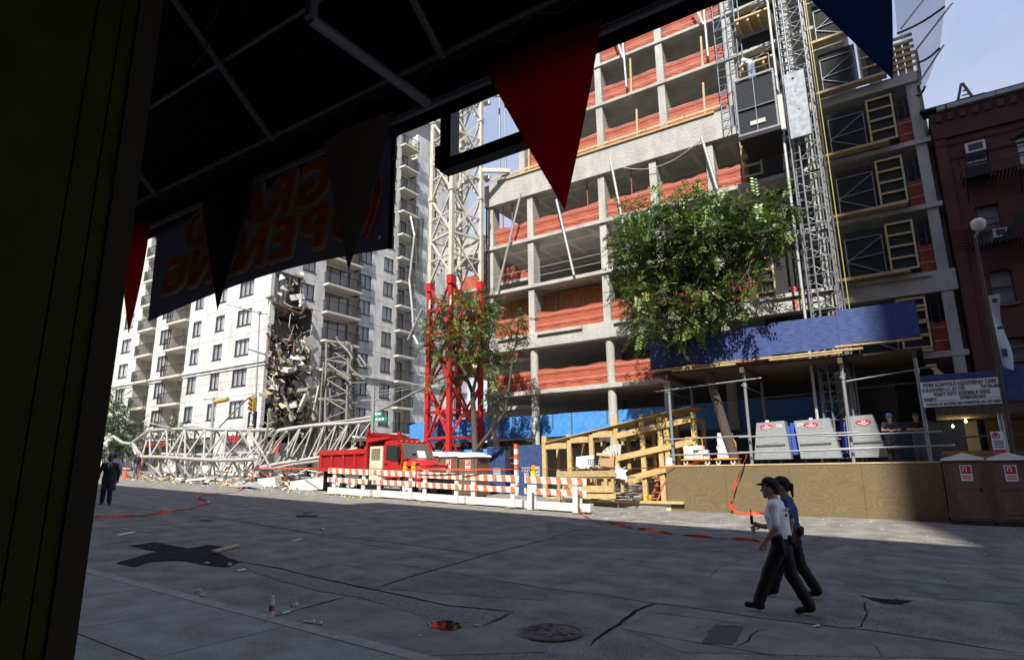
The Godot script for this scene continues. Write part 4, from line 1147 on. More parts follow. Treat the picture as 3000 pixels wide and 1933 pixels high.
func crane_mast() -> void:
	var cream := NM("craneivory", Color(0.42, 0.4, 0.32), Color(0.6, 0.58, 0.5), 1.6, 0.6, 1.5, 0.03, 401, Vector3(1, 0.4, 1))
	var red := NM("cranered", Color(0.36, 0.012, 0.011), Color(0.5, 0.028, 0.024), 1.6, 0.5, 1.3, 0.03, 402)
	var t := thing("crane_mast", "ivory lattice crane mast on a red lattice base beside the concrete building", "crane", Vector3(-22.2, gy(-22, -27), -27.4))
	var c := [Vector2(-22.04, -26.7), Vector2(-24.15, -27.29), Vector2(-23.56, -29.4), Vector2(-21.45, -28.81)]
	lattice(t, c, 0.9, 13.0, 3.025, red, 0.25, 0.115)
	lattice(t, c, 13.25, 35.0, 2.7, cream, 0.24, 0.1)
	for q in c:
		part("joint_plate", MB.new().bx(q.x - 0.19, q.x + 0.19, 12.7, 13.23, q.y - 0.19, q.y + 0.19), red, t, true)
		for k in 3: part("joint_plate", MB.new().bx(q.x - 0.17, q.x + 0.17, 18.6 + k * 5.4, 18.85 + k * 5.4, q.y - 0.17, q.y + 0.17), cream, t, true)
	# ladder inside
	var l := MB.new()
	for s in [-0.2, 0.2]: l.tube(Vector3(-22.2 + s, 1.2, -27.6), Vector3(-22.2 + s, 33, -27.6), 0.02, 5)
	for i in 100: l.tube(Vector3(-22.4, 1.4 + i * 0.31, -27.6), Vector3(-22.0, 1.4 + i * 0.31, -27.6), 0.012, 4)
	part("ladder", l, M("darksteel"), t, true)
	for q in [[-24.0, -27.12, 11.6], [-21.9, -26.53, 11.4]]: part("number_plate", MB.new().bx(q[0] - 0.06, q[0] + 0.06, q[2], q[2] + 0.55, q[1], q[1] + 0.012), M("plate", 0.7, 0.7, 0.7), t, true)
	# tie collar to the building
	for q in [[20.6, 0.2], [26.0, 0.2]]:
		part("tie_beam", MB.new().bar(Vector3(-21.45, q[0], -28.81), Vector3(-20.0, q[0], -29.9), 0.2, 0.25), cream, t, true)
		part("tie_beam", MB.new().bar(Vector3(-23.56, q[0], -29.4), Vector3(-21.5, q[0], -29.9), 0.2, 0.25), cream, t, true)

# ---------- fences, sheds, platform ----------
func plywood_mat(key: String, c0: Color, c1: Color, sx: float, sy: float, sd: int) -> StandardMaterial3D: # flat sawn grain with rings
	if mats.has(key): return mats[key]
	var n := FastNoiseLite.new()
	n.seed = sd; n.frequency = 0.0045; n.fractal_octaves = 2
	var n2 := FastNoiseLite.new()
	n2.seed = sd + 3; n2.frequency = 0.05
	var im := Image.create(512, 256, false, Image.FORMAT_RGB8)
	for y in 256:
		for x in 512:
			var w := n.get_noise_2d(x, y * 2.2)
			var g := 0.5 + 0.5 * sin(w * 46.0 + y * 0.05)
			var f := n2.get_noise_2d(x * 0.12, y * 6.0)
			var q := c0.lerp(c1, clampf(pow(g, 1.3) * 0.75 + 0.1 + f * 0.4, 0, 1)).linear_to_srgb()
			im.set_pixel(x, y, q)
	var m := StandardMaterial3D.new()
	m.albedo_texture = ImageTexture.create_from_image(im)
	m.roughness = 0.8
	m.uv1_triplanar = true; m.uv1_world_triplanar = true; m.uv1_scale = Vector3(1.0 / sx, 1.0 / sy, 1.0 / sx)
	mats[key] = m
	return m

func site_front() -> void:
	var timber := mats["timber"] as Material
	var pine := NM("pine", Color(0.42, 0.29, 0.115), Color(0.58, 0.43, 0.2), 1.2, 0.75, 1.2, 0.02, 411, Vector3(0.6, 0.6, 0.6))
	var bluep := NM("bluepanel", Color(0.02, 0.045, 0.17), Color(0.055, 0.085, 0.24), 1.6, 0.55, 1.7, 0.03, 412, Vector3(0.5, 2.2, 0.5))
	var brightblue := NM("brightblue", Color(0.04, 0.2, 0.62), Color(0.08, 0.3, 0.72), 2.0, 0.6, 1.3, 0.02, 413)
	var navy := NM("navyfence", Color(0.02, 0.045, 0.13), Color(0.04, 0.08, 0.2), 1.6, 0.6, 1.3, 0.02, 414)
	var steel := M("scaf")
	var dk := NM("darkplank", Color(0.05, 0.038, 0.025), Color(0.12, 0.09, 0.06), 1.2, 0.9, 1.3, 0.03, 415)
	var moss := M("drip", 0.07, 0.11, 0.05, 0.9)
	# blue hoarding inside the column line
	var f := thing("blue_hoarding", "bright blue plywood hoarding behind the round concrete columns", "hoarding", Vector3(-15, 4.0, -31.4))
	var x := -22.2
	while x < -3.3:
		part("panel", MB.new().bx(x + 0.004, x + 2.436, 3.95, 5.2 + 0.012 * sin(x), -30.62, -30.64), brightblue, f, true)
		x += 2.44
	part("deck", MB.new().bx(-22.2, -3, 3.55, 3.85, -30.7, -32.5), dk, f, true)
	for i in 16: part("joist", MB.new().bx(-22 + i * 1.2, -21.9 + i * 1.2, 3.35, 3.54, -30.62, -32.3), timber, f, true)
	for q in [[-17.75, 4.4, 5.2], [-16.55, 4.1, 5.19], [-14.4, 4.5, 5.2], [-20.3, 4.4, 5.18]]:
		var d := MB.new()
		d.bx(q[0], q[0] + 0.09, q[1], q[2], -30.605, -30.618)
		part("green_drip", d, moss, f, true)
	part("back_wall", MB.new().bx(-22.2, 1.5, 0.0, 3.5, -33, -33.2), mats["concrete"], f, true)
	# blue parapet of the shed round the crane base
	var p := thing("blue_shed_parapet", "blue plywood parapet round the red crane base", "hoarding", Vector3(-25, 3.8, -29))
	for q in [[-27.1, -25.4, bluep], [-25.38, -24.2, navy], [-24.18, -22.7, brightblue], [-22.68, -21.0, brightblue]]:
		part("panel", MB.new().bx(q[0], q[1], 3.8, 5.1, -29.0, -29.03), brightblue if q[2] == bluep else q[2], p, true)
	part("return_panel", MB.new().bx(-27.14, -27.11, 3.75, 5.15, -29.0, -32.5), bluep, p, true)
	part("deck", MB.new().bx(-27.1, -22.21, 3.5, 3.78, -28.7, -33), dk, p, true)
	for xx in [-26.9, -24.5]: part("post", MB.new().tube(G(xx, -28.9), Vector3(xx, 3.5, -28.9), 0.06, 8), steel, p, true)
	# crushed shed roof with rubble on top
	var s := thing("crushed_shed", "dark sidewalk shed roof heaped with rubble behind the truck", "shed", Vector3(-30, 4, -30))
	for i in 6: part("roof_plank", MB.new().bx(-33.5, -27.3 + 0.1 * (i % 2), 4.1 + 0.02 * (i % 2), 4.25 + 0.02 * (i % 2), -28.5 - i * 0.62, -29.08 - i * 0.62), dk, s, true)
	for i in 8: part("joist", MB.new().bx(-33.3 + i * 0.8, -33.15 + i * 0.8, 3.8, 4.09, -28.4, -32.3), dk, s, true)
	for xx in [-33.0, -30.8, -28.5]: part("post", MB.new().tube(G(xx, -28.8), Vector3(xx, 3.8, -28.8), 0.06, 8), steel, s, true)
	scatter(s, "rubble", -33.2, -27.6, -28.6, -31.8, 4.27, 90, 0.12, 0.5)
	# low fence and gate leaves by the toilets
	var lf := thing("blue_fence", "low blue plywood fence behind the brown portable toilets", "fence", Vector3(-22, 1.0, -27.9))
	for i in 3: part("panel", MB.new().bx(-24.4 + i * 1.42, -23.0 + i * 1.42, gy(-22, -28) + 0.15, 3.28, -27.9, -27.93), brightblue, lf, true)
	var g1 := thing("gate_leaf", "navy plywood gate leaf standing open beside the toilets", "gate", G(-19.5, -27.6))
	part("sheet", MB.new().bx(-20.1, -18.92, gy(-19.5, -27) + 0.15, 3.37, -27.6, -27.64), navy, g1, true)
	sticker(g1, -19.45, 1.9, -27.58, 0.45, 0.62)
	var g2 := thing("gate_leaf", "navy plywood gate leaf stencilled post no bills", "gate", G(-17.2, -27.4))
	part("sheet", MB.new().bx(-17.94, -16.55, gy(-17, -27) + 0.15, 3.38, -27.4, -27.44), navy, g2, true)
	text("POST", 0.2, M("stencil", 0.5, 0.52, 0.55), g2, Vector3(-17.5, 2.15, -27.385) - g2.position, Basis.IDENTITY, 0.5, "Droid Sans", true)
	text("NO", 0.2, M("stencil"), g2, Vector3(-17.48, 1.9, -27.385) - g2.position, Basis.IDENTITY, 0.26, "Droid Sans", true)
	sticker(g2, -16.85, 1.95, -27.38, 0.35, 0.62)
	var bp := thing("striped_post", "orange and white striped timber post between the navy gate leaves", "post", G(-18.0, -27.3))
	for i in 10: part("band", MB.new().bx(-18.1, -17.92, 0.85 + i * 0.26, 0.85 + (i + 1) * 0.26 - 0.004, -27.2, -27.36), M("bandorange", 0.6, 0.12, 0.03) if i % 2 else M("bandwhite", 0.65, 0.63, 0.58), bp, true)
	for i in 7: one("stacked_board", MB.new().bx(-18.85, -18.15, 0.95 + i * 0.3, 1.0 + i * 0.3, -28.3 - 0.02 * i, -28.0), M("redboard", 0.28, 0.06, 0.05), "dark red board on edge in the gap between the navy gate leaves", "board", "red boards between the gate leaves")
	# loading platform
	var ply := plywood_mat("plyolive", Color(0.13, 0.095, 0.046), Color(0.17, 0.128, 0.065), 6.5, 3.0, 421)
	var pl := thing("loading_platform", "plywood faced loading platform along the kerb", "platform", G(-4.7, -26))
	for i in 4:
		var a := -9.55 + i * 2.42
		var b := minf(a + 2.412, 0.1)
		var g0 := gy((a + b) / 2, -26) - 0.08
		part("facing_sheet", MB.new().bx(a, b, g0, 2.16 + 0.015 * i, -26.0, -26.02 - 0.003 * i), ply, pl, true)
	part("facing_sheet", MB.new().bx(-9.58, -9.555, 0.3, 2.15, -26.0, -29.6), ply, pl, true)
	for i in 9: part("deck_plank", MB.new().bx(-9.6, 0.12, 2.17 + 0.008 * i / 9.0, 2.225, -25.98 - i * 0.42, -26.39 - i * 0.42), dk if i > 0 else timber, pl, true)
	# guard rails and shed posts
	for q in [[-9.45, -6.0, 3.3], [-9.4, -6.1, 2.64], [-6.45, -2.2, 3.28], [-6.5, -1.9, 2.68], [-3.3, 0.3, 3.2], [-3.2, 0.6, 2.72]]:
		part("guard_rail", MB.new().tube(Vector3(q[0], q[2], -26.06 - 0.01 * q[0]), Vector3(q[1], q[2] + 0.02, -26.06 - 0.01 * q[1]), 0.032, 8), steel, pl, true)
	var sh := thing("sidewalk_shed", "blue fronted sidewalk shed on pipe posts over the loading platform", "shed", Vector3(-5, 2.2, -26))
	for q in [[-9.95, -8.4, 6.38, 7.66], [-8.396, -4.9, 6.4, 7.68], [-4.896, -2.46, 6.46, 7.74], [-2.45, 0.12, 6.58, 7.9]]:
		part("parapet_panel", MB.new().bx(q[0], q[1], q[2], q[3], -26.0, -26.025), bluep, sh, true)
	part("side_panel", MB.new().bx(-9.98, -9.955, 6.38, 7.64, -26.0, -29.8), bluep, sh, true)
	for i in 5: part("side_rail", MB.new().bx(0.13, 0.45, 5.5 + i * 0.55, 5.58 + i * 0.55, -26.3 - 0.01 * i, -26.38), timber, sh, true)
	for q in [[-10.0, -5.6, 6.28], [-7.0, -1.7, 6.31], [-2.6, 0.15, 6.46], [-5.0, -2.4, 6.22], [-9.0, -6.3, 6.2]]: part("fascia_plank", MB.new().bx(q[0], q[1], q[2], q[2] + 0.055, -25.85, -26.1 + 0.004 * q[0]), timber, sh, true)
	for i in 14: part("deck_plank", MB.new().bx(-9.95, 0.1, 6.1, 6.19, -26.12 - i * 0.28, -26.39 - i * 0.28), dk, sh, true)
	for xx in [-9.3, -6.1, -2.52, -0.16]:
		part("header_beam", MB.new().bx(xx - 0.08, xx + 0.08, 5.86, 6.08, -25.95, -30), dk, sh, true)
		part("post", MB.new().tube(Vector3(xx, 2.23, -26.25), Vector3(xx, 5.85, -26.25), 0.062, 10), steel, sh, true)
		part("post", MB.new().tube(Vector3(xx, 2.23, -29.4), Vector3(xx, 5.85, -29.4), 0.062, 10), steel, sh, true)
		part("ledger", MB.new().tube(Vector3(xx - 0.05, 5.35, -26.0), Vector3(xx - 0.05, 5.35, -29.7), 0.03, 8), steel, sh, true)
		part("coupler", MB.new().tube(Vector3(xx, 5.28, -26.25), Vector3(xx, 5.45, -26.25), 0.09, 8), steel, sh, true)
	part("ledger", MB.new().tube(Vector3(-9.9, 5.4, -26.15), Vector3(-5.4, 5.6, -26.15), 0.028, 8), steel, sh, true)
	part("ledger", MB.new().tube(Vector3(-8.7, 5.05, -29.4), Vector3(0.3, 5.35, -29.4), 0.028, 8), steel, sh, true)
	part("ledger", MB.new().tube(Vector3(-2.6, 5.2, -26.35), Vector3(0.4, 5.5, -26.35), 0.028, 8), steel, sh, true)
	for q in [[-9.3, -6.1], [-2.52, -6.1]]: part("brace", MB.new().tube(Vector3(q[0], 5.2, -29.4), Vector3(q[1], 3.0, -29.4), 0.028, 8), steel, sh, true)
	part("back_hoarding", MB.new().bx(-9, 1.5, 2.2, 3.85, -30.1, -30.13), navy, sh, true)
	for i in 3: part("loose_timber", MB.new().bar(Vector3(0.3 + 0.1 * i, 5.9 - i * 0.25, -29.0), Vector3(1.25 + 0.05 * i, 4.7 - i * 0.12, -29.2), 0.08, 0.16), timber, sh, true)
	# second shed by the brick building, with the sign
	var s2 := thing("corner_shed", "dark blue sidewalk shed in front of the red brick building", "shed", Vector3(4, 0.2, -26))
	part("parapet_panel", MB.new().bx(-0.1, 2.12, 4.95, 5.16, -26.05, -26.08), bluep, s2, true)
	for i in 4: part("parapet_panel", MB.new().bx(2.125 + i * 2.44, 4.56 + i * 2.44, 4.12, 5.3, -26.05, -26.08), bluep, s2, true)
	part("deck", MB.new().bx(0.2, 12, 3.75, 4.02, -26.0, -30), dk, s2, true)
	for xx in [1.95, 4.6, 7.2]: part("post", MB.new().tube(G(xx, -26.2), Vector3(xx, 3.75, -26.2), 0.08, 10), steel, s2, true)
	for yy in [3.0, 2.4]: part("rail", MB.new().tube(Vector3(-0.4, yy, -26.3), Vector3(10, yy + 0.1, -26.3), 0.03, 8), M("darksteel"), s2, true)
	part("shop_front", MB.new().bx(1.72, 12, 0.2, 3.7, -29.9, -29.95), M("shopbrown", 0.1, 0.07, 0.05, 0.8), s2, true)
	part("plywood_screen", MB.new().bx(0.2, 3.2, 1.2, 2.6, -28.6, -28.63), ply, s2, true)
	var sg := thing("shed_sign", "white sidewalk shed permit sign with black lettering", "sign", Vector3(1.0, 4.05, -25.99))
	part("board", MB.new().bx(-0.13, 2.14, 4.05, 4.92, -25.97, -26.0), M("signwhite", 0.7, 0.72, 0.75, 0.6), sg, true)
	var ink := M("ink", 0.01, 0.01, 0.012, 0.7)
	for q in [["YORK SCAFFOLD EQUIPMENT CORP.", 0.135, 1.0, 4.8, 2.1], ["37-20 12TH STREET L.I.C., N.Y. 11101", 0.12, 0.52, 4.625, 1.22], ["718-784-6666", 0.12, 1.83, 4.635, 0.55], ["HEAVY DUTY SIDEWALK SHED", 0.135, 1.0, 4.465, 1.55], ["PERMIT #", 0.12, 0.1, 4.3, 0.36], ["EXPIRATION DATE", 0.12, 1.3, 4.31, 0.7], ["STORAGE OF MATERIAL NOT PERMITTED ON THIS SHED", 0.095, 1.0, 4.13, 2.05]]:
		text(q[0], q[1], ink, sg, Vector3(q[2], q[3], -25.966) - sg.position, Basis.IDENTITY, q[4])
	for q in [[0.3, 0.86], [1.68, 2.1]]: part("rule", MB.new().bx(q[0], q[1], 4.245, 4.253, -25.969, -25.965), ink, sg, true)
	for q in [[2831, 1234, 0.05], [2793, 1249, 0.045]]:
		var lp := PZ(q[0], q[1], -28.0)
		var bl := thing("work_light", "small lit bulb hanging in the dark under the corner shed", "lamp", lp, "bulbs under the corner shed")
		var em := M("bulbglow", 1, 0.9, 0.6); em.emission_enabled = true; em.emission = Color(1, 0.9, 0.62); em.emission_energy_multiplier = 6.0
		part("bulb", MB.new().lathe(Vector3.ZERO, [Vector2(0.0001, -q[2]), Vector2(q[2] * 0.7, -q[2] * 0.7), Vector2(q[2], 0), Vector2(q[2] * 0.6, q[2] * 0.8), Vector2(0.02, q[2] * 1.3)], 12), em, bl)
		part("socket", MB.new().tube(Vector3(0, q[2] * 1.2, 0), Vector3(0, 3.75 - lp.y, 0), 0.014, 6), M("black"), bl)
		var ol := OmniLight3D.new()
		ol.name = "glow"; ol.light_color = Color(1, 0.88, 0.6); ol.light_energy = 0.15; ol.light_size = 0.04; ol.omni_range = 12.0; ol.omni_attenuation = 2.0; ol.shadow_enabled = true
		bl.add_child(ol)
		ol.position = Vector3(0, 0, 0)

func sticker(parent: Node3D, x: float, y: float, z: float, w: float, h: float) -> void:
	part("notice", MB.new().bx(x - w / 2, x + w / 2, y - h / 2, y + h / 2, z, z + 0.006), M("noticegrey", 0.4, 0.42, 0.45), parent, true)
	for i in 3: part("notice_line", MB.new().bx(x - w * 0.4, x + w * 0.4, y - h * 0.3 + i * h * 0.25, y - h * 0.2 + i * h * 0.25, z + 0.006, z + 0.009), M("noticedark", 0.1, 0.12, 0.16), parent, true)
	part("notice_frame", MB.new().bx(x - w / 2, x + w / 2, y + h / 2, y + h / 2 + 0.03, z, z + 0.009), M("bandyellow", 0.6, 0.45, 0.05), parent, true)

func scatter(parent: Node3D, called: String, x0: float, x1: float, z0: float, z1: float, y: float, n: int, s0: float, s1: float) -> void: # broken pieces heaped on a surface
	var cols := [Color(0.5, 0.49, 0.46), Color(0.3, 0.29, 0.27), Color(0.6, 0.58, 0.5), Color(0.14, 0.13, 0.12), Color(0.5, 0.42, 0.18), Color(0.34, 0.2, 0.12)]
	var m := MB.new()
	m.use_col = true
	for i in n:
		m.col = cols[rng.randi() % cols.size()]
		var p := Vector3(rng.randf_range(x0, x1), 0, rng.randf_range(minf(z0, z1), maxf(z0, z1)))
		p.y = (gy(p.x, p.z) if y < -50 else y) + rng.randf() * s0
		var s := rng.randf_range(s0, s1)
		var b := Basis.from_euler(Vector3(rng.randf_range(-0.5, 0.5), rng.randf() * TAU, rng.randf_range(-0.5, 0.5)))
		if rng.randf() < 0.35: m.box(p, Vector3(s, s * 0.05, s * 0.7), b)
		elif rng.randf() < 0.4: m.box(p, Vector3(s * 1.8, s * 0.12, s * 0.14), b)
		else: m.box(p, Vector3(s, s * 0.5, s * 0.7) * 0.6, b)
	var mat := M("rubblemat", 1, 1, 1, 0.95)
	mat.vertex_color_use_as_albedo = true
	part(called, m, mat, parent, true).set_meta("kind", "stuff")

func timber_stair() -> void:
	var pine := mats["pine"] as Material
	var t := thing("timber_stair", "pine timber ramp enclosure with a sloping plywood roof", "ramp", G(-12, -27.2))
	var z := -27.2; var zb := -28.6
	for q in [[-16.3, 3.78], [-14.87, 3.79], [-13.66, 3.76], [-12.36, 4.63], [-11.05, 4.57], [-10.2, 4.4], [-9.9, 4.35], [-8.65, 4.5]]:
		part("post", MB.new().bx(q[0] - 0.11, q[0] + 0.11, gy(q[0], z), q[1], z, z - 0.15), pine, t, true)
		part("post", MB.new().bx(q[0] - 0.08, q[0] + 0.08, gy(q[0], z), q[1] - 0.25 + (0.5 if q[0] > -11.9 and q[0] < -11 else 0.0), zb, zb - 0.15), pine, t, true)
	var ra := Vector3(-16.2, 3.42, 0); var rb := Vector3(-8.7, 4.75, 0)
	for i in 5:
		var a := ra.lerp(rb, i / 5.0 + 0.002); var b := ra.lerp(rb, (i + 1) / 5.0 - 0.002)
		part("roof_sheet", MB.new().prism([a + Vector3(0, 0, z + 0.12), b + Vector3(0, 0, z + 0.12), b + Vector3(0, 0, zb - 0.5), a + Vector3(0, 0, zb - 0.5)], Vector3(0, 0.03, 0)), pine, t, true)
	for q in [[-12.3, 3.52, -8.7, 4.12], [-12.3, 2.5, -8.7, 3.15], [-12.3, 1.45, -9.9, 2.0]]:
		for zz in [z + 0.05, zb - 0.16]:
			part("rail", MB.new().bar(Vector3(q[0], q[1] + 0.1, zz), Vector3(q[2], q[3] + 0.1, zz), 0.05, 0.26), pine, t, true)
	for xx in [-15.9, -14.0, -12.8, -11.5, -9.5]:
		var yy: float = 3.3 + (xx + 16.2) * 0.178
		part("rafter", MB.new().bx(xx, xx + 0.1, yy - 0.15, yy + 0.05, z - 0.15, zb), pine, t, true)
	for q in [[-16.2, -15.0], [-14.75, -13.8], [-13.55, -12.5]]:
		var yr: float = 3.42 + (q[0] + 16.2) * 0.178
		part("level_board", MB.new().bx(q[0], q[1], yr - 0.3, yr - 0.02, z - 0.02, z + 0.03), pine, t, true)
	part("back_board", MB.new().bx(-16.1, -13.3, 0.7, 2.6, zb - 0.3, zb - 0.33), pine, t, true)
	for i in 8: part("tread", MB.new().bx(-12.2 + i * 0.32, -11.92 + i * 0.32, 1.0 + i * 0.16, 1.05 + i * 0.16, z - 0.2, zb), pine, t, true)
	# low deck in front
	var d := thing("timber_deck", "low pine deck with a long edge plank beside the barricades", "deck", G(-11, -26))
	part("edge_plank", MB.new().bx(-13.8, -8.85, 0.66, 0.76, -25.85, -26.1), pine, d, true)
	part("edge_plank", MB.new().bx(-15.4, -13.6, 0.78, 0.86, -25.9, -26.12), pine, d, true)
	for i in 3: part("riser_sheet", MB.new().bx(-13.7 + i * 1.42, -12.29 + i * 1.42, 0.3, 0.655, -25.98, -26.0), NM("osb", Color(0.55, 0.42, 0.22), Color(0.75, 0.62, 0.38), 0.6, 0.85, 1.6, 0.06, 431), d, true)
	for i in 6: part("deck_plank", MB.new().bx(-13.9, -9.62, 0.6, 0.65, -26.12 - i * 0.35, -26.46 - i * 0.35), timber_alt(), d, true)
	# skid cart with salvaged material
	var c := thing("material_cart", "timber skid cart loaded with sheet metal and boxes", "cart", G(-12.9, -25.6))
	var old := NM("oldtimber", Color(0.3, 0.21, 0.1), Color(0.48, 0.36, 0.18), 1.1, 0.85, 1.4, 0.02, 432)
	for q in [[-14.6, 0.75, 2.1], [-11.9, 0.75, 2.1], [-11.45, 1.1, 2.1]]: part("leg", MB.new().bx(q[0], q[0] + 0.13, q[1], q[2], -25.5, -25.63), old, c, true)
	part("side_board", MB.new().bx(-14.6, -11.3, 1.78, 2.04, -25.45, -25.5), old, c, true)
	part("side_board", MB.new().bx(-14.3, -11.8, 1.12, 1.4, -25.45, -25.5), pine, c, true)
	part("side_board", MB.new().bx(-14.0, -11.7, 0.85, 1.05, -25.46, -25.51), pine, c, true)
	part("bed", MB.new().bx(-14.6, -11.3, 1.7, 1.77, -25.5, -26.8), old, c, true)
	part("bed", MB.new().bx(-14.4, -11.5, 1.05, 1.11, -25.55, -26.6), old, c, true)
	for q in [[-13.35], [-12.55]]: part("stamp", MB.new().lathe(Vector3(q[0], 1.91, -25.447), [Vector2(0.08, 0), Vector2(0.05, 0.002), Vector2(0.0001, 0.002)], 14, Basis(Vector3.RIGHT, PI / 2)), M("stamp", 0.4, 0.25, 0.2), c, true)
	scatter(c, "scrap", -14.2, -11.6, -25.6, -26.5, 2.1, 40, 0.1, 0.45)
	var wm := M("sheetmetal", 0.7, 0.71, 0.72, 0.4, 0.4)
	one("sheet_bundle", MB.new().box(Vector3(-13.4, 2.42, -26.0), Vector3(0.85, 0.6, 0.05), Basis.from_euler(Vector3(-0.35, 0.1, 0.08))), wm, "bright white sheet leaning on the loaded skid cart", "sheet")
	var arc := MB.new()
	for i in 8:
		var a0 := PI * i / 14.0; var a1 := PI * (i + 1) / 14.0
		arc.bar(Vector3(-12.55 + 0.75 - 0.75 * cos(a0), 2.2 + 0.75 * sin(a0), -26.1), Vector3(-12.55 + 0.75 - 0.75 * cos(a1), 2.2 + 0.75 * sin(a1), -26.1), 0.5, 0.03, Vector3.FORWARD)
	one("curved_panel", arc, wm, "curved white metal panel on the loaded skid cart", "panel")
	var cb := thing("cardboard_box", "open brown cardboard box on the loaded skid cart", "box", Vector3(-12.2, 2.2, -25.9))
	part("carton", MB.new().box(Vector3(0, 0.25, 0), Vector3(0.6, 0.5, 0.5), Basis.from_euler(Vector3(0, 0.3, -0.12))), M("cardboard", 0.4, 0.26, 0.13), cb)
	part("flap", MB.new().box(Vector3(-0.1, 0.53, 0.25), Vector3(0.58, 0.02, 0.25), Basis.from_euler(Vector3(0.5, 0.3, -0.12))), M("cardboard"), cb)
	var tray := thing("black_tray", "black plastic tray on the loaded skid cart", "tray", Vector3(-12.75, 2.3, -25.75))
	for q in [[-0.28, 0.28, 0.0, 0.03], [-0.28, 0.28, 0.2, 0.24], [-0.28, 0.28, 0.09, 0.12]]: part("slat", MB.new().bx(q[0], q[1], q[2], q[3], 0.0, 0.3), M("blackplastic", 0.015, 0.015, 0.017, 0.6), tray)
	for k in 7: part("bar", MB.new().bx(-0.28 + k * 0.09, -0.26 + k * 0.09, 0.03, 0.2, 0.28, 0.3), M("blackplastic"), tray)
	var st := thing("metal_stack", "stack of crumpled grey metal sheets beside the skid cart", "sheets", Vector3(-11.3, 0.8, -26))
	for k in 12: part("sheet", MB.new().box(Vector3(rng.randf_range(-0.1, 0.1), 0.06 * k, 0), Vector3(0.9, 0.02, 0.7), Basis.from_euler(Vector3(rng.randf_range(-0.06, 0.06), rng.randf_range(-0.3, 0.3), rng.randf_range(-0.08, 0.08)))), M("greysheet", 0.45, 0.47, 0.48, 0.4, 0.5), st)
	var fold := func(u: float, v: float) -> Vector3: return Vector3(-11.6 + u * 0.5 + 0.05 * sin(v * 9), 2.15 - 0.42 * v * v - 0.1 * u, -25.5 + 0.18 * v + 0.04 * sin(u * 14))
	one("plastic_sheet", MB.new().grid(fold, 16, 10), wm, "crumpled silver plastic sheet draped off the skid cart", "sheet")
	var sp := thing("cable_reel", "wooden cable reel lying behind the last barricade", "reel", G(-13.6, -25.0, 0.02))
	for xx in [-0.28, 0.28]: part("flange", MB.new().lathe(Vector3(xx, 0.42, 0), [Vector2(0.0001, -0.025), Vector2(0.42, -0.025), Vector2(0.42, 0.025), Vector2(0.0001, 0.025)], 24, Basis(Vector3.FORWARD, PI / 2)), old, sp)
	part("drum", MB.new().tube(Vector3(-0.25, 0.42, 0), Vector3(0.25, 0.42, 0), 0.22, 16), M("drumcable", 0.5, 0.5, 0.52), sp)
	for k in 2: one("yellow_pail", MB.new().lathe(Vector3(-10.75 + 0.3 * k, 0.66, -26.4), [Vector2(0.11, 0), Vector2(0.13, 0.3), Vector2(0.14, 0.31), Vector2(0.13, 0.33), Vector2(0.0001, 0.33)], 16), M("pail", 0.6, 0.42, 0.05, 0.5), "yellow plastic pail on the low pine deck", "pail", "pails on the pine deck")
	var sm := thing("styrofoam_block", "white foam block dropped at the kerb by the pine deck", "block", PG(1895, 1490))
	part("foam", MB.new().box(Vector3(0, 0.11, 0), Vector3(0.36, 0.22, 0.25), Basis.from_euler(Vector3(0.05, 0.3, 0.08))), M("foam", 0.8, 0.8, 0.8, 0.9), sm)
	part("foam_lip", MB.new().box(Vector3(0.05, 0.23, 0.0), Vector3(0.25, 0.03, 0.2), Basis.from_euler(Vector3(0.05, 0.3, 0.08))), M("foam"), sm)
	var lad := thing("step_ladder", "small orange step ladder leaning at the platform corner", "ladder", Vector3(-9.95, 0.66, -26.2))
	for s in [-0.16, 0.16]: part("stile", MB.new().bar(Vector3(s - 0.35, 0, 0.1), Vector3(s + 0.15, 1.1, -0.1), 0.04, 0.07), M("ladderred", 0.4, 0.1, 0.05), lad)
	for k in 4: part("step", MB.new().bar(Vector3(-0.47 + 0.11 * k, 0.2 + 0.26 * k, 0.05), Vector3(-0.13 + 0.11 * k, 0.2 + 0.26 * k, 0.05), 0.08, 0.03), M("ladderred"), lad)
func timber_alt() -> Material: return NM("greytimber", Color(0.3, 0.26, 0.2), Color(0.48, 0.43, 0.35), 1.4, 0.9, 1.3, 0.02, 433)

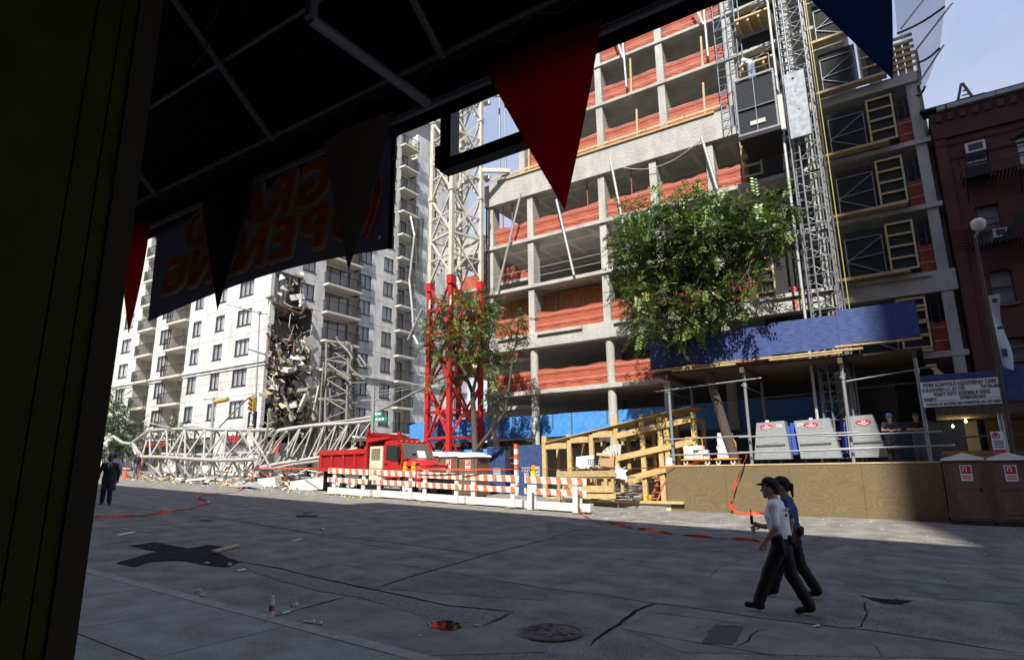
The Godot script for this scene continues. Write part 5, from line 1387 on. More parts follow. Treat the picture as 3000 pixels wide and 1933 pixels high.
# ---------- barricades ----------
func barricades() -> void:
	var wh := NM("barwhite", Color(0.5, 0.49, 0.46), Color(0.75, 0.74, 0.71), 0.8, 0.7, 1.7, 0.03, 501, Vector3(1, 3, 1))
	var orr := NM("barorange", Color(0.5, 0.13, 0.045), Color(0.62, 0.19, 0.08), 0.5, 0.7, 1.4, 0.04, 502)
	var dirty := M("skid", 0.2, 0.15, 0.09, 0.9)
	var spots := [[-25.5, -22.7, -21.45, "striped barricade in front of the red dump body, last of the row"], [-22.62, -19.88, -21.7, "striped barricade with two amber lamps in front of the truck cab"], [-19.58, -17.02, -21.5, "striped barricade in front of the truck bumper"], [-16.95, -14.15, -21.6, "striped barricade in front of the brown portable toilets"], [-13.85, -11.1, -21.55, "striped barricade tied with orange tape at the open end of the row"]]
	for i in spots.size():
		var s: Array = spots[i]
		var w: float = s[1] - s[0]
		var cx: float = (s[0] + s[1]) / 2
		var g := gy(cx, s[2])
		var t := thing("barricade", s[3], "barricade", Vector3(cx, g, s[2]), "striped timber barricades along the kerb lane")
		t.rotation.z = -atan(SLOPE) + rng.randf_range(-0.008, 0.008)
		t.rotation.y = rng.randf_range(-0.03, 0.03)
		for r in [[1.04, 1.3], [0.62, 0.85]]:
			var rail := part("rail", MB.new().bx(-w / 2, w / 2, r[0], r[1], 0.0, 0.045), wh, t)
			var n := 6
			for k in n:
				var a := -w / 2 + (k + 0.12) * w / n
				var d := -0.07 if i % 2 == 0 else -0.06
				part("stripe", MB.new().prism([Vector3(a - d, r[0] + 0.003, 0.046), Vector3(a - d + w / n * 0.46, r[0] + 0.003, 0.046), Vector3(a + w / n * 0.46, r[1] - 0.003, 0.046), Vector3(a, r[1] - 0.003, 0.046)], Vector3(0, 0, 0.004)), orr, rail)
		for x in [-w / 2 + 0.33, w / 2 - 0.42]:
			part("upright", MB.new().bx(x, x + 0.2, 0.06, 1.28, -0.06, -0.002), wh, t)
			part("upright", MB.new().bx(x, x + 0.2, 0.06, 1.0, 0.3, 0.345), wh, t) if i == 4 else null
			part("skid", MB.new().bx(x - 0.05, x + 0.25, 0.0, 0.06, -0.35, 0.35), dirty, t)
		part("base_timber", MB.new().bx(-w / 2 - 0.05, w / 2 + 0.1, 0.065, 0.36, -0.36, -0.065), wh, t)
	# warning lamps
	for q in [[-20.55, -21.75, 1, "amber warning lamp with a yellow case, over the truck fender"], [-20.05, -21.78, 1, "amber warning lamp with a yellow case, over the truck headlamp"], [-13.45, -21.6, 4, "amber warning lamp with a yellow case, in front of the stencilled gate leaf"]]:
		var base := G(q[0], q[1], 1.31)
		var t := thing("warning_lamp", q[3], "warning lamp", base, "amber lamps on the barricades")
		part("case", MB.new().bx(-0.1, 0.1, 0.0, 0.2, -0.05, 0.05), M("lampyellow", 0.68, 0.56, 0.04, 0.5), t)
		part("lens", MB.new().lathe(Vector3(0, 0.31, 0), [Vector2(0.0001, -0.05), Vector2(0.09, -0.04), Vector2(0.115, 0), Vector2(0.09, 0.04), Vector2(0.0001, 0.05)], 16, Basis(Vector3.RIGHT, PI / 2)), M("amber", 0.75, 0.28, 0.01, 0.2), t)
		part("handle", MB.new().path([Vector3(-0.06, 0.2, 0), Vector3(-0.04, 0.6, 0), Vector3(0.02, 0.72, 0)], 0.012, 5), M("lampwire", 0.1, 0.1, 0.1), t) if q[2] == 4 else null

# ---------- dump truck ----------
func wheel(t: Node3D, c: Vector3, r: float, w: float) -> void:
	var ax := Basis(Vector3.RIGHT, PI / 2)
	var o := part("wheel", MB.new().lathe(c, [Vector2(r * 0.62, w / 2), Vector2(r * 0.93, w / 2), Vector2(r, w * 0.36), Vector2(r, -w * 0.36), Vector2(r * 0.93, -w / 2), Vector2(r * 0.62, -w / 2)], 28, ax), M("tyre", 0.02, 0.02, 0.021, 0.85), t, true)
	part("rim", MB.new().lathe(c, [Vector2(r * 0.62, w * 0.49), Vector2(r * 0.56, w * 0.3), Vector2(r * 0.3, w * 0.2), Vector2(r * 0.27, w * 0.44), Vector2(r * 0.12, w * 0.5), Vector2(0.0001, w * 0.5)], 24, ax), M("rimwhite", 0.6, 0.6, 0.6, 0.5), o)
	var holes := MB.new()
	for i in 8: holes.lathe(c + Vector3(cos(i * TAU / 8), sin(i * TAU / 8), 0) * r * 0.44 + Vector3(0, 0, w * 0.262), [Vector2(r * 0.07, 0), Vector2(0.0001, 0.004)], 8, ax)
	part("rim_hole", holes, M("black"), o)

func truck() -> void:
	var red := NM("truckred", Color(0.34, 0.012, 0.012), Color(0.5, 0.018, 0.018), 1.7, 0.35, 1.5, 0.02, 511)
	red.clearcoat_enabled = true; red.clearcoat = 0.5
	var dred := M("truckred2", 0.3, 0.01, 0.012, 0.45)
	var blk := M("truckblack", 0.015, 0.015, 0.017, 0.6)
	var chrome := M("chrome", 0.6, 0.6, 0.62, 0.2, 0.9)
	var t := thing("dump_truck", "red dump truck parked behind the striped barricades", "truck", G(-23.8, -23.7))
	var z0 := -22.6; var z1 := -24.95
	var g := gy(-24, -23.5)
	# frame, wheels
	part("chassis", MB.new().bx(-27.3, -20.6, g + 0.72, g + 0.98, -23.3, -24.2), blk, t, true)
	for q in [[-26.35, -22.85], [-26.35, -24.7], [-21.25, -22.8], [-21.25, -24.75]]: wheel(t, Vector3(q[0], gy(q[0], -23.5) + 0.5, q[1]), 0.5, 0.3)
	part("fuel_tank", MB.new().tube(Vector3(-24.6, g + 0.62, -22.95), Vector3(-23.3, g + 0.62, -22.95), 0.3, 16), M("tankgrey", 0.07, 0.07, 0.075, 0.4, 0.5), t, true)
	part("mud_flap", MB.new().bx(-27.3, -27.26, g + 0.3, g + 1.2, -22.65, -23.3), blk, t, true)
	part("step", MB.new().bx(-22.9, -21.95, g + 0.45, g + 0.52, -22.6, -22.9), blk, t, true)
	part("under_box", MB.new().bx(-25.7, -24.7, g + 0.55, g + 1.1, -22.75, -23.2), M("undergrey", 0.09, 0.09, 0.09, 0.6), t, true)
	# dump body with ribs
	var b := part("dump_body", MB.new().bx(-27.55, -24.12, g + 1.3, g + 2.2, z0 - 0.06, z1 + 0.06), dred, t, true)
	for x in [-27.6, -26.75, -25.85, -24.98, -24.22]: part("rib", MB.new().bx(x, x + 0.13, g + 1.3, g + 2.05, z0, z0 - 0.058), red, b)
	part("top_rail", MB.new().bx(-27.62, -24.05, g + 2.05, g + 2.3, z0 + 0.03, z0 - 0.08), red, b)
	part("bottom_rail", MB.new().bx(-27.62, -24.05, g + 1.2, g + 1.32, z0 + 0.02, z0 - 0.08), red, b)
	part("top_rail", MB.new().bx(-27.62, -24.05, g + 2.05, g + 2.3, z1 + 0.08, z1 - 0.03), red, b)
	part("tailgate", MB.new().bx(-27.68, -27.62, g + 1.2, g + 2.3, z0, z1), red, b)
	part("headboard", MB.new().bx(-24.1, -24.0, g + 1.25, g + 2.95, z0, z1), red, t, true)
	part("cab_shield", MB.new().prism([Vector3(-24.0, g + 2.6, z0 - 0.02), Vector3(-23.2, g + 2.72, z0 - 0.02), Vector3(-22.55, g + 2.74, z0 - 0.02), Vector3(-22.55, g + 2.84, z0 - 0.02), Vector3(-24.0, g + 2.84, z0 - 0.02)], Vector3(0, 0, z1 - z0 + 0.04)), red, t, true)
	part("shield_bar", MB.new().bx(-24.02, -23.9, g + 2.95, g + 3.1, z0, z1), red, t, true)
	for z in [z0 - 0.06, z1 + 0.06]: part("shield_post", MB.new().bx(-24.08, -23.92, g + 2.84, g + 3.25, z - 0.06, z + 0.06), red, t, true)
	# cream compressor behind the cab
	var c := part("compressor", MB.new().bx(-23.82, -22.92, g + 0.75, g + 2.4, z0 - 0.02, -23.5), M("cream", 0.62, 0.55, 0.4, 0.5), t, true)
	for i in 7: part("louvre", MB.new().bx(-23.7, -23.08, g + 1.75 + i * 0.085, g + 1.78 + i * 0.085, z0 + 0.015, z0 - 0.02), M("louvre", 0.2, 0.18, 0.13), c)
	part("hatch", MB.new().bx(-23.75, -23.4, g + 1.0, g + 1.5, z0 + 0.0, z0 - 0.019), M("creamdark", 0.5, 0.45, 0.33), c)
	# cab
	var side := [Vector2(-22.85, 0.85), Vector2(-21.75, 0.85), Vector2(-21.62, 1.35), Vector2(-21.55, 1.75), Vector2(-21.85, 2.5), Vector2(-22.1, 2.6), Vector2(-22.78, 2.58), Vector2(-22.85, 2.45)]
	var pts := []
	for q in side: pts.append(Vector3(q.x, g + q.y, z1))
	part("cab", MB.new().prism(pts, Vector3(0, 0, z0 - z1 - 0.02)), red, t, true)
	part("roof", MB.new().box(Vector3(-22.4, g + 2.62, (z0 + z1) / 2), Vector3(0.8, 0.1, 2.15)), red, t, true)
	for i in 5: part("roof_marker", MB.new().box(Vector3(-21.97, g + 2.63, -22.95 - i * 0.38), Vector3(0.1, 0.05, 0.08)), M("amber"), t, true)
	var gl := M("truckglass", 0.03, 0.035, 0.035, 0.05)
	var sw := [Vector2(-22.68, 1.72), Vector2(-21.78, 1.6), Vector2(-21.9, 2.3), Vector2(-22.1, 2.42), Vector2(-22.68, 2.42)]
	pts = []
	for q in sw: pts.append(Vector3(q.x, g + q.y, z0 - 0.017))
	part("side_window", MB.new().prism(pts, Vector3(0, 0, 0.012)), gl, t, true)
	part("windscreen", MB.new().prism([Vector3(-21.535, g + 1.76, z0 - 0.15), Vector3(-21.535, g + 1.76, z1 + 0.15), Vector3(-21.83, g + 2.5, z1 + 0.25), Vector3(-21.83, g + 2.5, z0 - 0.25)], Vector3(0.014, 0.006, 0)), M("screenglass", 0.1, 0.12, 0.12, 0.06), t, true)
	part("dash_paper", MB.new().prism([Vector3(-21.53, g + 1.8, -23.75), Vector3(-21.53, g + 1.8, -24.3), Vector3(-21.66, g + 2.15, -24.3), Vector3(-21.66, g + 2.15, -23.75)], Vector3(0.022, 0.01, 0)), M("paper", 0.75, 0.76, 0.75), t, true)
	var dl := part("door_seam", MB.new().bx(-22.83, -22.81, g + 0.9, g + 2.5, z0 - 0.019, z0 - 0.012).bx(-21.8, -21.78, g + 0.9, g + 1.6, z0 - 0.019, z0 - 0.012), dred, t, true)
	part("door_handle", MB.new().bx(-22.7, -22.55, g + 1.5, g + 1.56, z0 - 0.02, z0 + 0.03), blk, dl)
	for k in 7: part("door_mark", MB.new().bx(-22.62 + k * 0.09, -22.56 + k * 0.09, g + 0.97, g + 1.05, z0 - 0.019, z0 - 0.012), M("deptblue", 0.05, 0.08, 0.4), t, true)
	var mir := part("mirror", MB.new().bx(-21.75, -21.62, g + 1.85, g + 2.35, z0 + 0.12, z0 + 0.3), blk, t, true)
	part("mirror_arm", MB.new().path([Vector3(-21.7, g + 2.4, z0), Vector3(-21.68, g + 2.42, z0 + 0.2), Vector3(-21.68, g + 1.8, z0 + 0.2), Vector3(-21.7, g + 1.75, z0)], 0.015, 5), blk, mir)
	part("hood_mirror", MB.new().lathe(Vector3(-20.75, g + 1.95, z0 + 0.05), [Vector2(0.0001, -0.1), Vector2(0.1, -0.06), Vector2(0.12, 0.03), Vector2(0.0001, 0.05)], 12), blk, t, true)
	part("mirror_arm", MB.new().path([Vector3(-20.75, g + 1.85, z0 + 0.05), Vector3(-20.85, g + 1.5, z0 - 0.1)], 0.014, 5), blk, t, true)
	# hood, grille, bumper, fender
	var hood := func(u: float, v: float) -> Vector3:
		var x := lerpf(-21.6, -20.3, u)
		var a := lerpf(-1.0, 1.0, v)
		var zc := (z0 + z1) / 2
		return Vector3(x, g + lerpf(1.78, 1.45, u * u) - 0.35 * pow(absf(a), 4.0), zc - a * lerpf(1.0, 0.9, u))
	part("hood", MB.new().grid(hood, 10, 16), red, t, true)
	part("nose", MB.new().bx(-21.6, -20.32, g + 0.8, g + 1.44, -22.92, -24.62), red, t, true)
	var gr := part("grille", MB.new().bx(-20.32, -20.27, g + 0.85, g + 1.3, -23.2, -24.35), chrome, t, true)
	for i in 8: part("grille_slat", MB.new().bx(-20.27, -20.255, g + 0.88 + i * 0.052, g + 0.905 + i * 0.052, -23.25, -24.3), blk, gr)
	for z in [-22.95, -24.6]: part("headlight", MB.new().bx(-20.35, -20.28, g + 0.95, g + 1.2, z - 0.14, z + 0.14), M("lens", 0.6, 0.62, 0.62, 0.1), t, true)
	var fd := []
	for i in 9: fd.append(Vector3(-21.25 + 0.68 * cos(PI * i / 8.0), g + 0.5 + 0.68 * sin(PI * i / 8.0), z0 - 0.02))
	for i in 9: fd.append(Vector3(-21.25 - 0.56 * cos(PI * i / 8.0), g + 0.5 + 0.56 * sin(PI * i / 8.0), z0 - 0.02))
	part("fender", MB.new().prism(fd, Vector3(0, 0, -0.4)), red, t, true)
	part("bumper", MB.new().bx(-20.3, -20.05, g + 0.4, g + 0.72, z0 + 0.05, z1 - 0.05), M("bumper", 0.05, 0.05, 0.052, 0.35, 0.6), t, true)

# ---------- portable toilets ----------
func toilet(label: String, x: float, z: float, turn: float, group: String, shade: Material) -> void:
	var g := gy(x, z) + (0.15 if z < -26.05 else 0.0)
	var t := thing("portable_toilet", label, "toilet", Vector3(x, g, z), group, turn)
	var brown := NM("toiletbrown", Color(0.13, 0.075, 0.05), Color(0.19, 0.115, 0.08), 1.6, 0.6, 1.2, 0.02, 521, Vector3(1, 0.5, 1))
	part("shell", MB.new().bx(-0.56, 0.56, 0.12, 2.0, -0.56, 0.54), brown if shade == null else shade, t)
	part("skid", MB.new().bx(-0.6, 0.6, 0.0, 0.1, -0.58, 0.58), M("toiletbase", 0.03, 0.025, 0.02), t)
	for s in [-0.575, 0.545]: part("corner_post", MB.new().bx(s, s + 0.03, 0.1, 2.02, 0.53, 0.57), brown, t)
	var pts := [Vector3(-0.62, 2.0, 0.62), Vector3(0.62, 2.0, 0.62), Vector3(0.6, 2.06, 0.62), Vector3(0.3, 2.14, 0.62), Vector3(0, 2.24, 0.62), Vector3(-0.3, 2.14, 0.62), Vector3(-0.6, 2.06, 0.62)]
	part("roof", MB.new().prism(pts, Vector3(0, 0, -1.24)), M("roofwhite", 0.8, 0.8, 0.79, 0.5), t)
	var gab := [Vector3(-0.52, 1.98, 0.56), Vector3(0.52, 1.98, 0.56), Vector3(0.3, 2.06, 0.56), Vector3(0, 2.15, 0.56), Vector3(-0.3, 2.06, 0.56)]
	part("gable", MB.new().prism(gab, Vector3(0, 0, 0.03)), brown, t)
	var d := part("door", MB.new().bx(-0.42, 0.42, 0.2, 1.92, 0.545, 0.575), brown, t)
	for q in [[-0.34, 0.34, 0.35, 0.37], [-0.34, 0.34, 1.1, 1.12], [-0.36, -0.34, 0.35, 1.8], [0.34, 0.36, 0.35, 1.8]]: part("door_rib", MB.new().bx(q[0], q[1], q[2], q[3], 0.575, 0.592), brown, d)
	part("latch", MB.new().bx(0.3, 0.38, 1.0, 1.14, 0.575, 0.6), M("black"), d)
	part("label_board", MB.new().bx(-0.14, 0.18, 1.35, 1.85, 0.594, 0.6), M("labelwhite", 0.7, 0.68, 0.66), d)
	var lr := part("label_red", MB.new().bx(-0.11, 0.15, 1.58, 1.82, 0.6, 0.604), M("labelred", 0.5, 0.02, 0.04), d)
	for k in 2: part("label_mark", MB.new().bx(-0.07 + k * 0.09, -0.04 + k * 0.09, 1.64, 1.76, 0.604, 0.607), M("labelwhite"), lr)
	part("label_mark", MB.new().bx(-0.07, 0.05, 1.75, 1.78, 0.604, 0.607), M("labelwhite"), lr)
	for k in 2: part("label_line", MB.new().bx(-0.1, 0.14, 1.42 + k * 0.07, 1.45 + k * 0.07, 0.6, 0.603), M("labelred"), d)
	for k in 3: part("vent_slot", MB.new().bx(0.57, 0.585, 1.75 + k * 0.06, 1.78 + k * 0.06, -0.3, 0.3), M("black"), t)
func toilets() -> void:
	toilet("brown portable toilet farthest along the row, partly hidden by the truck", -21.98, -25.7, 0.0, "brown toilets behind the truck", null)
	toilet("brown portable toilet in the middle of the row behind the truck", -20.75, -25.7, 0.0, "brown toilets behind the truck", null)
	toilet("brown portable toilet at the gate end of the row behind the truck", -19.5, -25.7, 0.0, "brown toilets behind the truck", null)
	toilet("brown portable toilet against the end of the loading platform", 0.72, -25.75, 0.0, "brown toilets by the corner shed", null)
	toilet("brown portable toilet under the permit sign beyond its neighbour", 1.86, -25.75, 0.0, "brown toilets by the corner shed", null)

# ---------- on the platform: tilt trucks, trolleys, boxes ----------
func platform_goods() -> void:
	var grey := NM("tubgrey", Color(0.23, 0.245, 0.26), Color(0.3, 0.315, 0.33), 1.2, 0.5, 1.2, 0.03, 531)
	var blu := M("tubblue", 0.03, 0.08, 0.4, 0.5)
	var y := 2.235
	var tubs := [["grey plastic tilt truck with a blue edge, beside the loaded trolleys", -6.22, [[0.0, 0.18], [1.42, 0.18], [1.3, 1.7], [0.22, 1.66]], "276"], ["grey plastic tilt truck in the middle of the three, slanting to the right", -4.55, [[0.1, 0.18], [1.55, 0.18], [1.28, 1.72], [0.0, 1.66]], "271"], ["grey plastic tilt truck at the post next to the leaning workers", -2.72, [[0.0, 0.18], [1.22, 0.18], [0.92, 1.76], [0.02, 1.74]], ""]]
	for q in tubs:
		var t := thing("tilt_truck", q[0], "tilt truck", Vector3(q[1], y, -27.2), "grey tilt trucks on the platform")
		var pts := []
		for p in q[2]: pts.append(Vector3(p[0], p[1], 0))
		var body := part("tub", MB.new().prism(pts, Vector3(0, 0, -0.9)), grey, t)
		for k in 4:
			var yy := 0.5 + 0.3 * k
			part("groove", MB.new().bar(Vector3(0.25, yy - 0.04, 0.005), Vector3(1.05, yy + (0.08 if q[3] == "276" else -0.05), 0.005), 0.012, 0.022), M("tublight", 0.33, 0.345, 0.36, 0.4), body)
		part("fold", MB.new().bar(Vector3(0.12, 0.72, 0.01), Vector3(1.25, 0.74, 0.01), 0.03, 0.07), M("tubdark", 0.07, 0.075, 0.085), body)
		part("badge", MB.new().lathe(Vector3(0.6, 1.48, 0.0), [Vector2(0.27, 0), Vector2(0.27, 0.01), Vector2(0.0001, 0.01)], 24, Basis(Vector3(1, 0, 0), Vector3(0, 0, 1), Vector3(0, -0.36, 0))), M("badgered", 0.5, 0.015, 0.04), body)
		for k in 2: part("badge_mark", MB.new().bx(0.55 + k * 0.07, 0.59 + k * 0.07, 1.42, 1.55, 0.012, 0.016), M("labelwhite"), body)
		part("badge_mark", MB.new().bx(0.42, 0.78, 1.44, 1.47, 0.012, 0.016), M("labelwhite"), body)
		part("badge_mark", MB.new().bx(0.52, 0.7, 1.4, 1.43, 0.012, 0.016), M("labelwhite"), body)
		if q[3]: text(q[3], 0.13, M("labelwhite"), body, Vector3(1.08 if q[3] == "276" else 0.2, 1.5, 0.004), Basis.IDENTITY, 0.22)
		part("handle", MB.new().bx(0.5, 0.62, 1.68, 1.78, -0.5, -0.4), M("labelwhite"), t)
		part("liner", MB.new().bx(1.28, 1.44, 0.35, 1.5, -0.5, -0.85) if q[3] == "276" else MB.new().bx(-0.22, 0.0, 0.35, 1.62, -0.3, -0.85), blu, t)
		for x in [0.25, 1.0]:
			part("caster", MB.new().tube(Vector3(x, 0.09, -0.12), Vector3(x, 0.09, -0.22), 0.09, 14), M("tyre"), t)
			part("caster_fork", MB.new().bx(x - 0.04, x + 0.04, 0.09, 0.2, -0.11, -0.23), M("darksteel"), t)
	# hotel style trolleys with white boxes
	var orange := M("trolleyorange", 0.62, 0.24, 0.03, 0.5)
	var card := NM("boxwhite", Color(0.55, 0.54, 0.54), Color(0.72, 0.71, 0.71), 0.7, 0.85, 1.3, 0.03, 532)
	for q in [[-9.15, -8.0, "orange trolley heaped with low white boxes", 0], [-7.75, -6.95, "orange trolley with a tall stack of white boxes", 1]]:
		var t := thing("trolley", q[2], "trolley", Vector3(q[0], y, -27.0), "trolleys on the platform")
		var w: float = q[1] - q[0]
		part("deck", MB.new().bx(-0.08, w + 0.1, 0.2, 0.26, -0.75, 0.0), orange, t)
		for x in [0.1, w - 0.1]:
			part("wheel", MB.new().lathe(Vector3(x, 0.1, -0.08), [Vector2(0.06, 0.03), Vector2(0.1, 0.03), Vector2(0.1, -0.03), Vector2(0.06, -0.03), Vector2(0.03, 0.0)], 16, Basis(Vector3.RIGHT, PI / 2)), M("wheelwhite", 0.6, 0.6, 0.6), t)
		var hoop := []
		if q[3] == 0:
			for k in 9:
				var a := PI * k / 8.0
				hoop.append(Vector3(0.45 - 0.42 * cos(a), 0.95 + 0.22 * minf(1, sin(a) * 2.0), -0.1))
			hoop.push_front(Vector3(0.03, 0.26, -0.1)); hoop.append(Vector3(0.87, 0.26, -0.1))
		else:
			hoop = [Vector3(w, 0.26, -0.35), Vector3(w, 0.9, -0.35), Vector3(w - 0.12, 1.1, -0.35), Vector3(w - 0.4, 1.15, -0.35)]
		part("hoop", MB.new().path(hoop, 0.025, 8), orange, t)
		if q[3] == 0:
			for k in 14:
				var c := k % 5; var r := k / 5
				one("white_box", MB.new().box(Vector3(q[0] + 0.14 + c * 0.21 + rng.randf_range(-0.02, 0.02), y + 0.35 + r * 0.19, -27.18 - rng.randf() * 0.15), Vector3(0.2, 0.18, 0.32), Basis(Vector3.UP, rng.randf_range(-0.12, 0.12))), card, "small white carton %s on the low orange trolley" % ["in the bottom row", "in the second row", "on the top row of the heap"][r], "box", "cartons on the low trolley")
		else:
			for k in 6:
				one("white_box", MB.new().box(Vector3(q[0] + 0.42 + rng.randf_range(-0.03, 0.03), y + 0.35 + k * 0.175, -27.3), Vector3(0.72 - 0.035 * k, 0.165, 0.4), Basis.from_euler(Vector3(0, rng.randf_range(-0.1, 0.1), rng.randf_range(-0.03, 0.03)))), card, "flat white carton in the tall stack on the second trolley", "box", "cartons in the tall stack")
	for k in 2: one("white_box", MB.new().bx(-9.72 + 0.03 * k, -9.4, y + 0.16 * k, y + 0.155 + 0.16 * k, -26.4, -26.75), card, "white carton at the corner of the platform, one of two stacked", "box", "cartons at the platform corner")

# ---------- poles, signs, signals ----------
func poles() -> void:
	var steel := M("poleg", 0.3, 0.31, 0.32, 0.5, 0.3)
	var g: float
	# lamp post with a banner by the corner shed
	var t := thing("street_lamp", "grey street lamp with a white domed head and a pole banner by the brick building", "street lamp", G(2.05, -25.6))
	part("pole", MB.new().tube(G(2.05, -25.6), Vector3(2.1, 9.7, -25.3), 0.075, 12, 0.05), M("poledark", 0.05, 0.045, 0.04, 0.6), t, true)
	part("head", MB.new().lathe(Vector3(2.22, 9.75, -24.9), [Vector2(0.04, -0.05), Vector2(0.17, 0.02), Vector2(0.22, 0.14), Vector2(0.215, 0.2)], 20), M("lampglass", 0.55, 0.56, 0.55, 0.3), t, true)
	part("cap", MB.new().lathe(Vector3(2.22, 9.75, -24.9), [Vector2(0.225, 0.2), Vector2(0.21, 0.28), Vector2(0.12, 0.36), Vector2(0.0001, 0.38)], 20), M("capwhite", 0.7, 0.7, 0.7, 0.5), t, true)
	part("arm", MB.new().path([Vector3(2.1, 9.6, -25.3), Vector3(2.16, 9.68, -25.1), Vector3(2.22, 9.72, -24.92)], 0.04, 8), steel, t, true)
	var fl := func(u: float, v: float) -> Vector3: return Vector3(2.18 + u * 0.27 + 0.06 * sin(v * 7.0) * u, lerpf(5.2, 7.6, v) - 0.18 * u * (1 - v), -25.5 + 0.08 * sin(v * 5 + u * 2))
	part("pole_banner", MB.new().grid(fl, 6, 16), M("polebanner", 0.5, 0.52, 0.56, 0.8), t, true)
	for q in [[7.3, 7.45], [5.5, 5.75], [6.4, 6.5]]: part("banner_mark", MB.new().bx(2.24, 2.38, q[0], q[1], -25.4, -25.39), M("bannermark", 0.05, 0.05, 0.14), t, true)
	var np := thing("no_parking_sign", "white no parking sign with a red band on the lamp post", "sign", Vector3(1.72, 2.5, -25.45))
	part("plate", MB.new().bx(1.56, 1.9, 2.42, 3.12, -25.45, -25.46), M("signwhite"), np, true)
	part("red_band", MB.new().bx(1.57, 1.89, 2.43, 2.55, -25.449, -25.445), M("labelred"), np, true)
	part("ring", MB.new().lathe(Vector3(1.69, 2.98, -25.449), [Vector2(0.11, 0), Vector2(0.11, 0.004), Vector2(0.085, 0.004), Vector2(0.085, 0)], 20, Basis(Vector3.RIGHT, PI / 2)), M("labelred"), np, true)
	text("P", 0.14, M("ink"), np, Vector3(1.69, 2.98, -25.447) - np.position, Basis.IDENTITY, 0.09)
	part("slash", MB.new().bar(Vector3(1.62, 3.05, -25.443), Vector3(1.76, 2.91, -25.443), 0.006, 0.022), M("labelred"), np, true)
	for k in 4: part("line", MB.new().bx(1.6, 1.86, 2.6 + k * 0.065, 2.63 + k * 0.065, -25.449, -25.446), M("ink"), np, true)
	# traffic signal with arm at the far corner
	var s := thing("traffic_signal", "yellow traffic signal on a curved arm from a grey pole at the white building corner", "traffic light", G(-45.3, -27.0))
	var b0 := G(-45.35, -27.0)
	part("pole", MB.new().tube(b0, Vector3(-45.8, 7.9, -27), 0.13, 12, 0.09), steel, s, true)
	part("arm", MB.new().path([Vector3(-45.6, 5.0, -27), Vector3(-44.4, 5.75, -27), Vector3(-42.8, 6.75, -27), Vector3(-41.4, 7.5, -27), Vector3(-40.5, 7.72, -27)], 0.06, 8), steel, s, true)
	part("lamp_arm", MB.new().path([Vector3(-47.2, 7.9, -27), Vector3(-45.8, 7.75, -27)], 0.05, 6), steel, s, true)
	var yl := M("signalyellow", 0.42, 0.25, 0.04, 0.6)
	part("side_head", MB.new().tube(Vector3(-45.5, 7.55, -27), Vector3(-43.9, 7.62, -27), 0.16, 10), yl, s, true)
	var hd := part("signal_head", MB.new().bx(-40.8, -40.42, 6.55, 7.55, -26.85, -27.15), yl, s, true)
	for k in 3:
		part("lens", MB.new().lathe(Vector3(-40.61, 6.73 + k * 0.32, -26.849), [Vector2(0.11, 0), Vector2(0.0001, 0.02)], 14, Basis(Vector3.RIGHT, PI / 2)), M("lensdark", 0.05, 0.035, 0.03, 0.3), hd)
		part("visor", MB.new().lathe(Vector3(-40.61, 6.73 + k * 0.32, -26.85), [Vector2(0.13, 0), Vector2(0.14, 0.2)], 14, Basis(Vector3.RIGHT, PI / 2)), yl, hd)
	# parking sign board
	var pk := thing("parking_sign", "black vertical parking sign with white letters and a yellow arrow", "sign", Vector3(-40.55, 5.4, -26.95))
	part("board", MB.new().bx(-41.0, -40.15, 5.25, 6.5, -26.9, -27.06), M("signblack", 0.012, 0.014, 0.016, 0.5), pk, true)
	for k in 4: text(["P", "A", "R", "K"][k], 0.27, M("signwhite"), pk, Vector3(-40.56, 6.34 - k * 0.215, -26.895) - pk.position, Basis.IDENTITY, 0.32)
	for k in 2: part("small_line", MB.new().bx(-40.75, -40.3, 5.5 + k * 0.06, 5.54 + k * 0.06, -26.899, -26.893), M("signwhite"), pk, true)
	part("arrow", MB.new().prism([Vector3(-40.8, 5.34, -26.899), Vector3(-40.45, 5.34, -26.899), Vector3(-40.45, 5.3, -26.899), Vector3(-40.28, 5.375, -26.899), Vector3(-40.45, 5.45, -26.899), Vector3(-40.45, 5.41, -26.899), Vector3(-40.8, 5.41, -26.899)], Vector3(0, 0, 0.008)), M("arrowyellow", 0.6, 0.42, 0.02), pk, true)
	# thin lamp standard with a long arm
	var l := thing("lamp_standard", "thin grey lamp standard with a long straight arm before the white facade", "street lamp", G(-40.8, -27.4))
	part("pole", MB.new().tube(G(-40.6, -27.4), PZ(760, 917, -27.4), 0.07, 10, 0.045), steel, l, true)
	part("arm", MB.new().tube(PZ(760, 916, -27.4), PZ(662, 892, -27.4), 0.05, 8, 0.035), steel, l, true)
	part("elbow", MB.new().box(PZ(760, 917, -27.4), Vector3(0.2, 0.25, 0.2)), steel, l, true)
	# mast arm pole with street name signs
	var a := thing("mast_arm_pole", "grey pole with a long mast arm and green street name signs", "traffic pole", G(-29.3, -28.0))
	part("pole", MB.new().tube(G(-29.3, -28), Vector3(-29.38, 7.5, -28), 0.12, 12, 0.1), steel, a, true)
	part("mast_arm", MB.new().tube(Vector3(-29.3, 5.75, -28), Vector3(-23.0, 7.5, -27.6), 0.08, 10, 0.05), steel, a, true)
	for k in 2: part("guy_rod", MB.new().tube(Vector3(-29.35, 6.9 + 0.2 * k, -28), Vector3(-24.6 + 0.8 * k, 7.1 + 0.18 * k, -27.7), 0.02, 6), steel, a, true)
	part("cross_bar", MB.new().tube(Vector3(-30.5, 6.65, -28), Vector3(-28.7, 6.6, -28), 0.05, 8), steel, a, true)
	var grn := M("signgreen", 0.01, 0.2, 0.13, 0.5)
